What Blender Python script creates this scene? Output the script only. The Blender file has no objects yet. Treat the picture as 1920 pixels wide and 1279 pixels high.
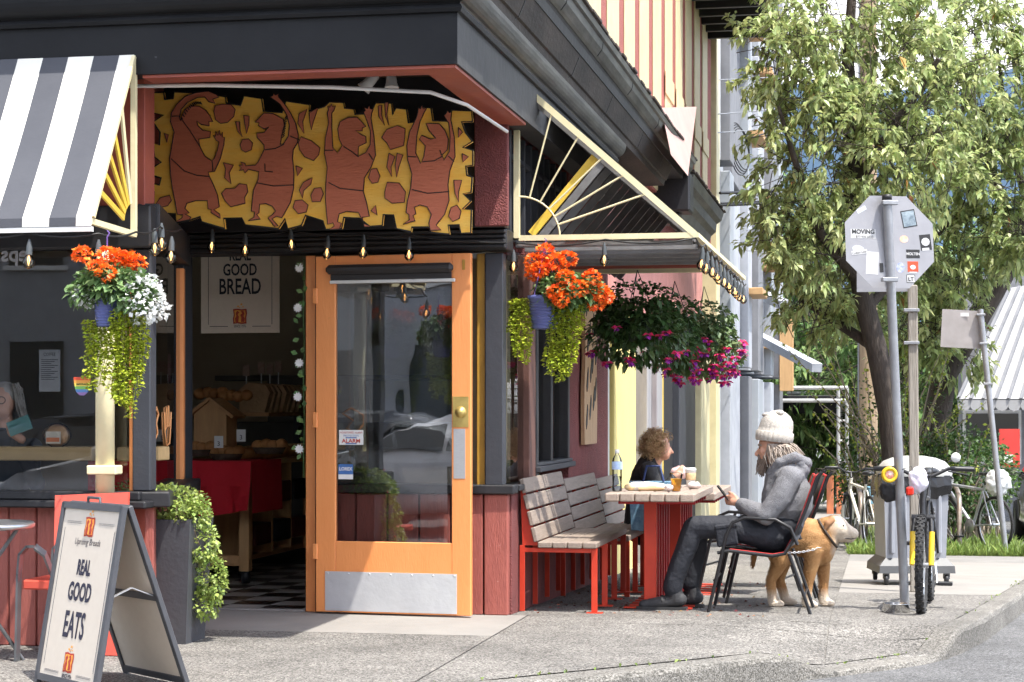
import bpy, bmesh, math, random
import numpy as np
from mathutils import Vector, Matrix, noise as mnoise
random.seed(7); rng = np.random.default_rng(7)
R = math.radians
S = bpy.context.scene
COL = S.collection
# ---------------------------------------------------------------- camera
CAM = Vector((2.30, -12.09, 1.31)); FPX = 3600.0; HOR = 770.0
FW = Vector((-.1856, .98262, 0)); RT = Vector((.98262, .1856, 0))
cd = bpy.data.cameras.new('camera'); cam = bpy.data.objects.new('camera', cd); COL.objects.link(cam)
cam.location = CAM
cam.rotation_euler = (R(90), 0, math.atan2(.1856, .98262))
cd.sensor_width = 36; cd.lens = FPX / 1920 * 36; cd.shift_y = (HOR - 639.5) / 1920
cd.clip_start = .1; cd.clip_end = 3000
S.camera = cam
# ---------------------------------------------------------------- sky, sun, exposure
SUN = Vector((-.375, .27, -1.0)).normalized()          # direction the light travels
W = bpy.data.worlds.new('World'); S.world = W; W.use_nodes = True
wn = W.node_tree.nodes; wl = W.node_tree.links; wn.clear()
sky = wn.new('ShaderNodeTexSky'); sky.sky_type = 'NISHITA'; sky.sun_disc = False
sky.sun_elevation = math.asin(-SUN.z); sky.sun_rotation = math.atan2(-SUN.x, -SUN.y)
sky.air_density = 1.0; sky.dust_density = 1.6; sky.ozone_density = 1.2
# soft broken cloud over the whole sky
tc = wn.new('ShaderNodeTexCoord'); mp = wn.new('ShaderNodeMapping'); mp.inputs['Scale'].default_value = (1, 1, 2.2)
cn = wn.new('ShaderNodeTexNoise'); cn.inputs['Scale'].default_value = 1.7; cn.inputs['Detail'].default_value = 7; cn.inputs['Roughness'].default_value = .55
cr = wn.new('ShaderNodeValToRGB'); cr.color_ramp.elements[0].position = .38; cr.color_ramp.elements[1].position = .60
mx = wn.new('ShaderNodeMix'); mx.data_type = 'RGBA'; mx.inputs['B'].default_value = (4.3, 4.3, 4.5, 1)
bg = wn.new('ShaderNodeBackground'); bg.inputs['Strength'].default_value = .15
wo = wn.new('ShaderNodeOutputWorld')
wl.new(tc.outputs['Generated'], mp.inputs['Vector']); wl.new(mp.outputs[0], cn.inputs['Vector']); wl.new(cn.outputs['Fac'], cr.inputs['Fac'])
wl.new(cr.outputs['Color'], mx.inputs['Factor']); wl.new(sky.outputs['Color'], mx.inputs['A']); wl.new(mx.outputs['Result'], bg.inputs['Color'])
wl.new(bg.outputs[0], wo.inputs['Surface'])
sd = bpy.data.lights.new('sun', 'SUN'); sd.energy = 2.35; sd.angle = R(.55); sd.color = (1, .955, .88)
sun = bpy.data.objects.new('sun', sd); COL.objects.link(sun)
sun.rotation_euler = SUN.to_track_quat('-Z', 'Y').to_euler(); sun.location = (6, -6, 20)
vs = S.view_settings; vs.view_transform = 'Standard'; vs.look = 'None'; vs.gamma = 1; vs.exposure = 1.85; vs.use_curve_mapping = False
S.cycles.use_denoising = True
S.cycles.max_bounces = 6; S.cycles.use_adaptive_sampling = True; S.cycles.adaptive_threshold = .03; S.cycles.transparent_max_bounces = 16

# ---------------------------------------------------------------- pixel -> place helpers (real distance always given)
def ray(px, py): return FW + RT * ((px - 960) / FPX) + Vector((0, 0, 1)) * ((HOR - py) / FPX)
def PZ(px, py, z=0.):
    r = ray(px, py); return CAM + r * ((z - CAM.z) / r.z)
def PV(px, py, v):
    r = ray(px, py); return CAM + r * ((v - CAM.y) / r.y)
def PU(px, py, u):
    r = ray(px, py); return CAM + r * ((u - CAM.x) / r.x)
def PD(px, py, d): return CAM + ray(px, py) * d
SLOPE = .033
def gz(v): return -SLOPE * max(0., v)                    # the side street falls away gently
def PG(px, py):                                          # point on the pavement
    p = PZ(px, py, 0.)
    if p.y <= 0: return p
    r = ray(px, py); t = (0 - CAM.z - SLOPE * CAM.y) / (r.z + SLOPE * r.y); return CAM + r * t

# ---------------------------------------------------------------- objects
def tag(o, label=None, cat=None, group=None, kind=None):
    if label: o['label'] = label
    if cat: o['category'] = cat
    if group: o['group'] = group
    if kind: o['kind'] = kind
    return o
def thing(name, label, cat, loc=(0, 0, 0), rz=0., group=None):
    o = bpy.data.objects.new(name, None); COL.objects.link(o); o.location = loc; o.rotation_euler = (0, 0, rz)
    o.empty_display_size = .1
    return tag(o, label, cat, group)
def link(name, me, parent=None, mats=()):
    o = bpy.data.objects.new(name, me); COL.objects.link(o)
    for m in mats:
        if m is not None: me.materials.append(m)
    if parent is not None: o.parent = parent
    return o
def copy_tree(o, loc=None, rz=None, parent=None, label=None):
    c = o.copy(); COL.objects.link(c); c.parent = parent
    if loc is not None: c.location = loc
    if rz is not None: c.rotation_euler = (0, 0, rz)
    if label: c['label'] = label
    for ch in list(o.children): copy_tree(ch, parent=c)
    return c

class MB:
    """collects shapes; build() links them as one mesh object"""
    def __init__(s): s.v = []; s.f = []; s.m = []; s.sm = []; s.mi = 0
    def add(s, vs, fs, smooth=False):
        n = len(s.v); s.v += [tuple(p) for p in vs]; s.f += [tuple(i + n for i in f) for f in fs]
        s.m += [s.mi] * len(fs); s.sm += [smooth] * len(fs); return s
    def box(s, a, b, bev=0., M=None):
        (x0, y0, z0), (x1, y1, z1) = a, b
        x0, x1 = min(x0, x1), max(x0, x1); y0, y1 = min(y0, y1), max(y0, y1); z0, z1 = min(z0, z1), max(z0, z1)
        c = min(bev, (x1 - x0) * .45, (y1 - y0) * .45, (z1 - z0) * .45)
        if c <= 0:
            vs = [(x, y, z) for x in (x0, x1) for y in (y0, y1) for z in (z0, z1)]
            fs = [(0, 1, 3, 2), (4, 6, 7, 5), (0, 4, 5, 1), (2, 3, 7, 6), (0, 2, 6, 4), (1, 5, 7, 3)]
        else:
            X = (x0, x1); Y = (y0, y1); Z = (z0, z1); vs = []; ix = {}
            for i in (0, 1):
                for j in (0, 1):
                    for k in (0, 1):
                        dx, dy, dz = (c if i == 0 else -c), (c if j == 0 else -c), (c if k == 0 else -c)
                        ix[i, j, k, 0] = len(vs); vs.append((X[i], Y[j] + dy, Z[k] + dz))
                        ix[i, j, k, 1] = len(vs); vs.append((X[i] + dx, Y[j], Z[k] + dz))
                        ix[i, j, k, 2] = len(vs); vs.append((X[i] + dx, Y[j] + dy, Z[k]))
            fs = []
            sq = ((0, 0), (0, 1), (1, 1), (1, 0))
            for i in (0, 1):
                q = [ix[i, a_, b_, 0] for a_, b_ in sq]; fs.append(q if i else q[::-1])
                q = [ix[a_, i, b_, 1] for a_, b_ in sq]; fs.append(q[::-1] if i else q)
                q = [ix[a_, b_, i, 2] for a_, b_ in sq]; fs.append(q if i else q[::-1])
                for j in (0, 1):
                    q = [ix[i, j, 0, 0], ix[i, j, 1, 0], ix[i, j, 1, 1], ix[i, j, 0, 1]]; fs.append(q)
                    q = [ix[i, 0, j, 0], ix[i, 1, j, 0], ix[i, 1, j, 2], ix[i, 0, j, 2]]; fs.append(q)
                    q = [ix[0, i, j, 1], ix[1, i, j, 1], ix[1, i, j, 2], ix[0, i, j, 2]]; fs.append(q)
                    for k in (0, 1): fs.append([ix[i, j, k, 0], ix[i, j, k, 1], ix[i, j, k, 2]])
        if M is not None: vs = [M @ Vector(p) for p in vs]
        return s.add(vs, fs)
    def bar(s, p, q, w, h, up=(0, 0, 1), bev=0.):
        """rectangular bar from p to q, w across, h along up"""
        p, q = Vector(p), Vector(q); d = q - p; L = d.length
        if L < 1e-6: return s
        d /= L; u = Vector(up); sx = d.cross(u)
        if sx.length < 1e-4: sx = d.cross(Vector((1, 0, 0)))
        sx.normalize(); uz = sx.cross(d)
        M = Matrix(((sx.x, d.x, uz.x, p.x), (sx.y, d.y, uz.y, p.y), (sx.z, d.z, uz.z, p.z), (0, 0, 0, 1)))
        return s.box((-w / 2, 0, -h / 2), (w / 2, L, h / 2), bev, M)
    def tube(s, pts, r, n=8, cap=True, smooth=True):
        pts = [Vector(p) for p in pts]; m = len(pts)
        rr = list(r) if isinstance(r, (list, tuple)) else [r] * m
        ref = None; vs = []; fs = []
        for i, p in enumerate(pts):
            t = (pts[min(i + 1, m - 1)] - pts[max(i - 1, 0)])
            t = t.normalized() if t.length > 1e-9 else Vector((0, 0, 1))
            if ref is None: ref = t.cross(Vector((.13, .37, .92)) if abs(t.z) < .9 else Vector((1, .1, 0)))
            ref = (ref - t * ref.dot(t)).normalized(); b = t.cross(ref)
            for k in range(n):
                a = 2 * math.pi * k / n; vs.append(p + (ref * math.cos(a) + b * math.sin(a)) * rr[i])
        for i in range(m - 1):
            for k in range(n):
                k2 = (k + 1) % n; fs.append((i * n + k, i * n + k2, (i + 1) * n + k2, (i + 1) * n + k))
        s.add(vs, fs, smooth)
        if cap: s.add(vs[:n][::-1], [tuple(range(n))]); s.add(vs[-n:], [tuple(range(n))])
        return s
    def lathe(s, prof, c=(0, 0, 0), n=24, M=None, smooth=True, ax='z'):
        vs = []; fs = []; m = len(prof)
        for (r_, z_) in prof:
            for k in range(n):
                a = 2 * math.pi * k / n
                p = Vector((r_ * math.cos(a), r_ * math.sin(a), z_))
                if ax == 'y': p = Vector((p.x, p.z, p.y))
                if ax == 'x': p = Vector((p.z, p.x, p.y))
                p = (M @ p) if M is not None else p
                vs.append(p + Vector(c))
        for i in range(m - 1):
            for k in range(n):
                k2 = (k + 1) % n; fs.append((i * n + k, i * n + k2, (i + 1) * n + k2, (i + 1) * n + k))
        return s.add(vs, fs, smooth)
    def ell(s, c, r, n=12, m=8, M=None):
        c = Vector(c); vs = []; fs = []
        for i in range(m + 1):
            th = math.pi * i / m
            for k in range(n):
                a = 2 * math.pi * k / n
                p = Vector((r[0] * math.sin(th) * math.cos(a), r[1] * math.sin(th) * math.sin(a), r[2] * math.cos(th)))
                vs.append(c + (M @ p if M is not None else p))
        for i in range(m):
            for k in range(n):
                k2 = (k + 1) % n; fs.append((i * n + k, i * n + k2, (i + 1) * n + k2, (i + 1) * n + k))
        return s.add(vs, fs, True)
    def prism(s, poly, o, ex, ey, depth):
        """2-D polygon in the plane (ex, ey) at o, thick by vector depth"""
        o, ex, ey, dv = Vector(o), Vector(ex), Vector(ey), Vector(depth); n = len(poly)
        a = [o + ex * x + ey * y for x, y in poly]; b = [p + dv for p in a]
        from mathutils.geometry import delaunay_2d_cdt
        v2, _, tf, ov, _, _ = delaunay_2d_cdt([Vector(p) for p in poly], [], [list(range(n))], 1, 1e-7)
        P_ = [o + ex * p.x + ey * p.y for p in v2]; k = len(P_)
        s.add(P_ + [p + dv for p in P_], [tuple(f) for f in tf] + [tuple(i + k for i in f)[::-1] for f in tf])
        return s.add(a + b, [(i, i + n, (i + 1) % n + n, (i + 1) % n) for i in range(n)])
    def quad(s, *p): return s.add(p, [tuple(range(len(p)))])
    def build(s, name, mat, parent=None, world=True, label=None, cat=None, group=None, kind=None, fix=True):
        me = bpy.data.meshes.new(name)
        vs = s.v
        if parent is not None and world:
            r = parent
            while r.parent: r = r.parent
            L = r.location
            if L.length > 0: vs = [(p[0] - L.x, p[1] - L.y, p[2] - L.z) for p in vs]
        me.from_pydata(vs, [], s.f)
        me.polygons.foreach_set('use_smooth', s.sm); me.polygons.foreach_set('material_index', s.m)
        if fix:
            bm = bmesh.new(); bm.from_mesh(me); bmesh.ops.recalc_face_normals(bm, faces=bm.faces); bm.to_mesh(me); bm.free()
        me.update()
        o = link(name, me, parent, mat if isinstance(mat, (list, tuple)) else [mat])
        return tag(o, label, cat, group, kind)

def np_mesh(name, verts, faces, mat, parent=None, world=True, **kw):
    """fast mesh of equal-sized faces from numpy arrays"""
    if parent is not None and world:
        r = parent
        while r.parent: r = r.parent
        verts = verts - np.array(r.location)
    me = bpy.data.meshes.new(name); nf, k = faces.shape
    me.vertices.add(len(verts)); me.vertices.foreach_set('co', verts.astype(np.float32).ravel())
    me.loops.add(nf * k); me.loops.foreach_set('vertex_index', faces.astype(np.int32).ravel())
    me.polygons.add(nf); me.polygons.foreach_set('loop_start', np.arange(0, nf * k, k, dtype=np.int32))
    me.update(calc_edges=True); me.validate()
    return tag(link(name, me, parent, [mat]), **kw)

def leafset(pos, dirs, L, Wd, droop=.35, fold=.25, up=None):
    """leaves at pos growing along dirs: 6-vertex folded blades -> verts, quad faces"""
    n = len(pos); d = dirs / (np.linalg.norm(dirs, axis=1, keepdims=True) + 1e-9)
    upv = rng.normal(0, .45, (n, 3)) + np.array([0, 0, 1.]) if up is None else up
    sd_ = np.cross(d, upv); sd_ /= (np.linalg.norm(sd_, axis=1, keepdims=True) + 1e-9)
    nn = np.cross(sd_, d)
    L = (L * (0.7 + .6 * rng.random(n)))[:, None]; w = L * Wd
    dz = np.array([0, 0, -1.])
    p0 = pos; p1 = pos + d * L * .5 + dz * L * droop * .25; p2 = pos + d * L + dz * L * droop
    a = p1 + sd_ * w + nn * w * fold; b = p1 - sd_ * w + nn * w * fold
    v = np.stack([p0, a, p2, p1, b], 1).reshape(-1, 3)
    i = np.arange(n)[:, None] * 5
    f = np.concatenate([i + np.array([[0, 3, 2, 1]]), i + np.array([[0, 4, 2, 3]])], 0)
    return v, f

def remeshed(name, mb, mat, parent, voxel=.012, it=6, disp=0., dsc=.1, world=True, **kw):
    """one continuous surface grown over overlapping volumes"""
    o = mb.build(name, mat, parent, world=world, fix=True, **kw)
    m = o.modifiers.new('skin', 'REMESH'); m.mode = 'VOXEL'; m.voxel_size = voxel; m.use_smooth_shade = True
    if it:
        m = o.modifiers.new('smooth', 'SMOOTH'); m.factor = .5; m.iterations = it
    if disp:
        t = bpy.data.textures.new(name + '_folds', 'CLOUDS'); t.noise_scale = dsc; t.noise_depth = 2
        m = o.modifiers.new('folds', 'DISPLACE'); m.texture = t; m.strength = disp; m.mid_level = .5; m.texture_coords = 'LOCAL'
    return o

# ---------------------------------------------------------------- materials
_M = {}
def mat(name, c=(.5, .5, .5), c2=None, sc=6., rough=.6, metal=0., bump=0., bsc=40., st=(1, 1, 1), det=5., spec=.5, island=0., spots=None, ssc=3., sthr=.62, coat=0., sub=0., emit=0., trans=0.):
    if name in _M: return _M[name]
    m = bpy.data.materials.new(name); m.use_nodes = True; nt = m.node_tree; N = nt.nodes; Lk = nt.links
    b = N['Principled BSDF']; b.inputs['Roughness'].default_value = rough; b.inputs['Metallic'].default_value = metal
    b.inputs['Specular IOR Level'].default_value = spec; b.inputs['Coat Weight'].default_value = coat
    c = tuple(c) + (1,) if len(c) == 3 else c
    if c2 is None: c2 = tuple(x * .8 for x in c[:3])
    c2 = tuple(c2)[:3] + (1,)
    t = N.new('ShaderNodeTexCoord'); mpn = N.new('ShaderNodeMapping'); mpn.inputs['Scale'].default_value = st
    Lk.new(t.outputs['Object'], mpn.inputs['Vector'])
    nz = N.new('ShaderNodeTexNoise'); nz.inputs['Scale'].default_value = sc; nz.inputs['Detail'].default_value = det; nz.inputs['Roughness'].default_value = .6
    Lk.new(mpn.outputs[0], nz.inputs['Vector'])
    rp = N.new('ShaderNodeMapRange'); rp.inputs['From Min'].default_value = .3; rp.inputs['From Max'].default_value = .7
    Lk.new(nz.outputs['Fac'], rp.inputs['Value'])
    mxn = N.new('ShaderNodeMix'); mxn.data_type = 'RGBA'; mxn.inputs['A'].default_value = c; mxn.inputs['B'].default_value = c2
    Lk.new(rp.outputs[0], mxn.inputs['Factor']); col = mxn.outputs['Result']
    if island:
        g = N.new('ShaderNodeNewGeometry'); h = N.new('ShaderNodeHueSaturation'); mr = N.new('ShaderNodeMapRange')
        mr.inputs['To Min'].default_value = 1 - island; mr.inputs['To Max'].default_value = 1 + island
        Lk.new(g.outputs['Random Per Island'], mr.inputs['Value']); Lk.new(mr.outputs[0], h.inputs['Value'])
        mr2 = N.new('ShaderNodeMapRange'); mr2.inputs['To Min'].default_value = .5 - island * .06; mr2.inputs['To Max'].default_value = .5 + island * .06
        wnz = N.new('ShaderNodeMath'); wnz.operation = 'FRACT'; mu = N.new('ShaderNodeMath'); mu.operation = 'MULTIPLY'; mu.inputs[1].default_value = 17.3
        Lk.new(g.outputs['Random Per Island'], mu.inputs[0]); Lk.new(mu.outputs[0], wnz.inputs[0]); Lk.new(wnz.outputs[0], mr2.inputs['Value']); Lk.new(mr2.outputs[0], h.inputs['Hue'])
        Lk.new(col, h.inputs['Color']); col = h.outputs['Color']
    if spots is not None:
        n2 = N.new('ShaderNodeTexNoise'); n2.inputs['Scale'].default_value = ssc; n2.inputs['Detail'].default_value = 8; n2.inputs['Roughness'].default_value = .7
        Lk.new(t.outputs['Object'], n2.inputs['Vector'])
        r2 = N.new('ShaderNodeMapRange'); r2.inputs['From Min'].default_value = sthr; r2.inputs['From Max'].default_value = sthr + .05
        Lk.new(n2.outputs['Fac'], r2.inputs['Value'])
        m2 = N.new('ShaderNodeMix'); m2.data_type = 'RGBA'; m2.inputs['B'].default_value = tuple(spots)[:3] + (1,)
        Lk.new(r2.outputs[0], m2.inputs['Factor']); Lk.new(col, m2.inputs['A']); col = m2.outputs['Result']
    Lk.new(col, b.inputs['Base Color'])
    if bump:
        n3 = N.new('ShaderNodeTexNoise'); n3.inputs['Scale'].default_value = bsc; n3.inputs['Detail'].default_value = 4
        Lk.new(mpn.outputs[0], n3.inputs['Vector'])
        bp = N.new('ShaderNodeBump'); bp.inputs['Strength'].default_value = bump; bp.inputs['Distance'].default_value = .02
        Lk.new(n3.outputs['Fac'], bp.inputs['Height']); Lk.new(bp.outputs[0], b.inputs['Normal'])
    if sub:                                              # thin leaf: light passes through
        out = N['Material Output']; tr = N.new('ShaderNodeBsdfTranslucent'); ms = N.new('ShaderNodeMixShader'); ms.inputs['Fac'].default_value = sub
        Lk.new(col, tr.inputs['Color']); Lk.new(b.outputs[0], ms.inputs[1]); Lk.new(tr.outputs[0], ms.inputs[2]); Lk.new(ms.outputs[0], out.inputs['Surface'])
    if emit:
        b.inputs['Emission Strength'].default_value = emit; Lk.new(col, b.inputs['Emission Color'])
    if trans: b.inputs['Transmission Weight'].default_value = trans; b.inputs['IOR'].default_value = 1.3
    _M[name] = m; return m
def glass(name, tint=(.9, .94, .94), rough=.0, ior=1.5, boost=1.):
    if name in _M: return _M[name]
    m = bpy.data.materials.new(name); m.use_nodes = True; N = m.node_tree.nodes; Lk = m.node_tree.links; N.clear()
    o = N.new('ShaderNodeOutputMaterial'); tr = N.new('ShaderNodeBsdfTransparent'); tr.inputs['Color'].default_value = (*tint, 1)
    gl = N.new('ShaderNodeBsdfGlossy'); gl.inputs['Roughness'].default_value = rough
    nz = N.new('ShaderNodeTexNoise'); nz.inputs['Scale'].default_value = 1.3; bp = N.new('ShaderNodeBump'); bp.inputs['Strength'].default_value = .025; bp.inputs['Distance'].default_value = .1
    Lk.new(nz.outputs['Fac'], bp.inputs['Height']); Lk.new(bp.outputs[0], gl.inputs['Normal'])
    fr = N.new('ShaderNodeFresnel'); fr.inputs['IOR'].default_value = ior
    mu = N.new('ShaderNodeMath'); mu.operation = 'ADD'; mu.inputs[1].default_value = (boost - 1) * .032; mu.use_clamp = True
    ms = N.new('ShaderNodeMixShader'); Lk.new(fr.outputs[0], mu.inputs[0]); Lk.new(mu.outputs[0], ms.inputs['Fac'])
    Lk.new(tr.outputs[0], ms.inputs[1]); Lk.new(gl.outputs[0], ms.inputs[2]); Lk.new(ms.outputs[0], o.inputs['Surface'])
    _M[name] = m; return m

def aggregate(name, c1, c2, c3, sc=110., bump=.5):
    """exposed-stone concrete / asphalt"""
    m = bpy.data.materials.new(name); m.use_nodes = True; N = m.node_tree.nodes; Lk = m.node_tree.links; b = N['Principled BSDF']
    t = N.new('ShaderNodeTexCoord'); vo = N.new('ShaderNodeTexVoronoi'); vo.inputs['Scale'].default_value = sc
    Lk.new(t.outputs['Object'], vo.inputs['Vector'])
    cr_ = N.new('ShaderNodeValToRGB'); e = cr_.color_ramp.elements
    e[0].position = 0; e[0].color = (*c1, 1); e[1].position = 1; e[1].color = (*c3, 1); e.new(.45).color = (*c2, 1)
    sp = N.new('ShaderNodeSeparateColor'); Lk.new(vo.outputs['Color'], sp.inputs[0]); Lk.new(sp.outputs[0], cr_.inputs['Fac'])
    nz = N.new('ShaderNodeTexNoise'); nz.inputs['Scale'].default_value = 1.6; nz.inputs['Detail'].default_value = 8; nz.inputs['Roughness'].default_value = .65
    Lk.new(t.outputs['Object'], nz.inputs['Vector'])
    mr = N.new('ShaderNodeMapRange'); mr.inputs['From Min'].default_value = .3; mr.inputs['From Max'].default_value = .7; mr.inputs['To Min'].default_value = .62; mr.inputs['To Max'].default_value = 1.12
    Lk.new(nz.outputs['Fac'], mr.inputs['Value'])
    mu = N.new('ShaderNodeMix'); mu.data_type = 'RGBA'; mu.blend_type = 'MULTIPLY'; mu.inputs['Factor'].default_value = 1
    Lk.new(cr_.outputs[0], mu.inputs['A']); Lk.new(mr.outputs[0], mu.inputs['B'])
    v3 = N.new('ShaderNodeTexVoronoi'); v3.inputs['Scale'].default_value = 2.6; Lk.new(t.outputs['Object'], v3.inputs['Vector'])   # trodden gum and drips
    r3 = N.new('ShaderNodeMapRange'); r3.inputs['From Min'].default_value = .045; r3.inputs['From Max'].default_value = .06; r3.inputs['To Min'].default_value = .45; r3.inputs['To Max'].default_value = 1; Lk.new(v3.outputs['Distance'], r3.inputs['Value'])
    n4 = N.new('ShaderNodeTexNoise'); n4.inputs['Scale'].default_value = .55; n4.inputs['Detail'].default_value = 3; n4.inputs['Distortion'].default_value = 1.5; Lk.new(t.outputs['Object'], n4.inputs['Vector'])
    r4 = N.new('ShaderNodeMapRange'); r4.inputs['From Min'].default_value = .50; r4.inputs['From Max'].default_value = .72; r4.inputs['To Min'].default_value = 1.; r4.inputs['To Max'].default_value = .74; Lk.new(n4.outputs['Fac'], r4.inputs['Value'])
    m5 = N.new('ShaderNodeMath'); m5.operation = 'MULTIPLY'; Lk.new(r3.outputs[0], m5.inputs[0]); Lk.new(r4.outputs[0], m5.inputs[1])
    mu2 = N.new('ShaderNodeMix'); mu2.data_type = 'RGBA'; mu2.blend_type = 'MULTIPLY'; mu2.inputs['Factor'].default_value = 1; Lk.new(mu.outputs['Result'], mu2.inputs['A']); Lk.new(m5.outputs[0], mu2.inputs['B']); Lk.new(mu2.outputs['Result'], b.inputs['Base Color'])
    bp = N.new('ShaderNodeBump'); bp.inputs['Strength'].default_value = bump; bp.inputs['Distance'].default_value = .006; bp.invert = True
    Lk.new(vo.outputs['Distance'], bp.inputs['Height']); Lk.new(bp.outputs[0], b.inputs['Normal']); b.inputs['Roughness'].default_value = .85
    _M[name] = m; return m

def text(s, size, o, ex, ey, m, parent, name='lettering', sx=1., bold=0., align='CENTER', thick=.0008, world=True):
    """flat lettering laid on a surface at o with axes ex, ey"""
    cu = bpy.data.curves.new('t', 'FONT'); cu.body = s; cu.size = size; cu.align_x = align; cu.offset = bold; cu.resolution_u = 3
    ob = bpy.data.objects.new('t', cu); COL.objects.link(ob)
    me = bpy.data.meshes.new_from_object(ob.evaluated_get(bpy.context.evaluated_depsgraph_get()))
    bpy.data.objects.remove(ob); bpy.data.curves.remove(cu)
    o, ex, ey = Vector(o), Vector(ex).normalized(), Vector(ey).normalized(); n = ex.cross(ey)
    if parent is not None and world:
        r = parent
        while r.parent: r = r.parent
        o = o - r.location
    for v in me.vertices: v.co = o + ex * (v.co.x * sx) + ey * v.co.y + n * thick
    me.name = name; me.materials.clear()
    return link(name, me, parent, [m])
# ================================================================ ground
AGG = aggregate('exposed_aggregate', (.058, .053, .047), (.15, .142, .128), (.36, .34, .31), 125, .7)
ASPH = aggregate('asphalt', (.05, .05, .052), (.10, .10, .10), (.22, .22, .22), 120, .5)
KERBM = aggregate('kerb_concrete', (.08, .075, .065), (.17, .16, .14), (.30, .285, .26), 130, .5)
CONC = mat('smooth_concrete', (.265, .25, .228), (.215, .203, .186), 2.2, .85, bump=.15, bsc=120, det=8, spots=(.17, .16, .148), ssc=2.5, sthr=.63)
CONCD = mat('worn_concrete', (.24, .23, .215), (.17, .165, .155), 3, .88, bump=.2, bsc=150, det=9)
KC = [(-14, -3.98), (-1.5, -3.92), (-.5, -3.66), (.3, -3.25), (.815, -2.845), (1.3, -2.33), (1.79, -1.73), (2.14, -1.36), (2.45, -1.0), (2.70, -.62), (2.93, .2), (3.19, 1.8), (3.445, 3.4), (3.685, 4.95), (3.995, 7), (4.26, 10), (4.31, 14), (4.32, 60), (4.32, 180)]
def smooth_curve(P, n=3):                                # corner cutting keeps the curve convex
    for _ in range(n):
        Q = [P[0]]
        for a, b in zip(P[:-1], P[1:]):
            Q.append((a[0] * .75 + b[0] * .25, a[1] * .75 + b[1] * .25)); Q.append((a[0] * .25 + b[0] * .75, a[1] * .25 + b[1] * .75))
        P = Q + [P[-1]]
    return P
KS = smooth_curve(KC)
def rampf(u, v):
    c = (2.42, -1.05); t = (.66, .75); n = (-.75, .66)
    a = abs((u - c[0]) * t[0] + (v - c[1]) * t[1]); d = (u - c[0]) * n[0] + (v - c[1]) * n[1]
    f = min(1, max(0, (.95 - a) / .5)) * min(1, max(0, 1 - max(0, d) / 1.3))
    return f * f * (3 - 2 * f)
def hz(u, v): return gz(min(v, 180)) - .118 * rampf(u, v)
# road: one sheet to the horizon
mb = MB(); us = [-400, -40, -14, -6, -2, 0, 2, 4, 6, 10, 20, 60, 400]; vs_ = [-400, -60, -20, -10, -5, -3, -1, 0, 3, 10, 30, 60, 120, 180, 400, 900]
for i in range(len(us) - 1):
    for j in range(len(vs_) - 1):
        mb.quad(*[(a, b, gz(min(b, 180)) - .15) for a, b in ((us[i], vs_[j]), (us[i + 1], vs_[j]), (us[i + 1], vs_[j + 1]), (us[i], vs_[j + 1]))])
tag(mb.build('road', ASPH), kind='structure')
# kerb
mb = MB(); nk = len(KS)
def nrm(i):
    a = KS[max(i - 1, 0)]; b = KS[min(i + 1, nk - 1)]; d = Vector((b[0] - a[0], b[1] - a[1])).normalized(); return (-d.y, d.x)
prof = [(-.012, -.25), (-.002, -.03), (.008, -.008), (.03, .0), (.15, .0), (.155, -.25)]
rows = []
for i, (u, v) in enumerate(KS):
    n = nrm(i); rows.append([(u + n[0] * o + random.gauss(0, .0025), v + n[1] * o + random.gauss(0, .0025), hz(u, v) + z + (random.gauss(0, .003) if -.1 < z < 0 else 0)) for o, z in prof])
for i in range(nk - 1):
    for k in range(len(prof) - 1): mb.quad(rows[i][k], rows[i + 1][k], rows[i + 1][k + 1], rows[i][k + 1])
kerb = tag(mb.build('kerb', KERBM), kind='structure')
KB = [(u + nrm(i)[0] * .06, v + nrm(i)[1] * .06) for i, (u, v) in enumerate(KS)]
KI = [(u + nrm(i)[0] * .156, v + nrm(i)[1] * .156) for i, (u, v) in enumerate(KS)]
def clip(poly, hp):
    for (a, b) in hp:
        out = []; nx, ny = -(b[1] - a[1]), b[0] - a[0]
        f = lambda p: (p[0] - a[0]) * nx + (p[1] - a[1]) * ny
        for i in range(len(poly)):
            p, q = poly[i], poly[(i + 1) % len(poly)]; fp, fq = f(p), f(q)
            if fp >= 0: out.append(p)
            if (fp >= 0) != (fq >= 0): t = fp / (fp - fq); out.append((p[0] + (q[0] - p[0]) * t, p[1] + (q[1] - p[1]) * t))
        poly = out
        if len(poly) < 3: return []
    return poly
HP = [(KI[i], KI[i + 1]) for i in range(nk - 1)]; HPB = [(KB[i], KB[i + 1]) for i in range(nk - 1)]
base = MB()
def slab_mesh(u0, u1, v0, v1, dz=0., gap=.005, cell=.24, hp=None):
    m = MB(); u0 += gap; u1 -= gap; v0 += gap; v1 -= gap
    big = cell if (u1 > .6 and v0 < 1.5 and v1 > -4.2) else 1.2
    nu = max(1, int((u1 - u0) / big)); nv = max(1, int((v1 - v0) / big))
    for i in range(nu):
        for j in range(nv):
            a, b = u0 + (u1 - u0) * i / nu, u0 + (u1 - u0) * (i + 1) / nu; c, d = v0 + (v1 - v0) * j / nv, v0 + (v1 - v0) * (j + 1) / nv
            q = clip([(a, c), (b, c), (b, d), (a, d)], hp or HP)
            if q: m.add([(x, y, hz(x, y) + dz) for x, y in q], [tuple(range(len(q)))])
    return m
side = MB()
sw = slab_mesh(-14, 3.5, -4, 0, -.006, 0, hp=HPB); sw2 = slab_mesh(-1, 4.4, 0, 11, -.006, 0, .4, hp=HPB); sw.add(sw2.v, sw2.f)
sw2 = slab_mesh(-1, 4.4, 11, 170, -.008, 0, hp=HPB); sw.add(sw2.v, sw2.f)
walk = tag(sw.build('sidewalk', AGG), kind='structure')
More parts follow.
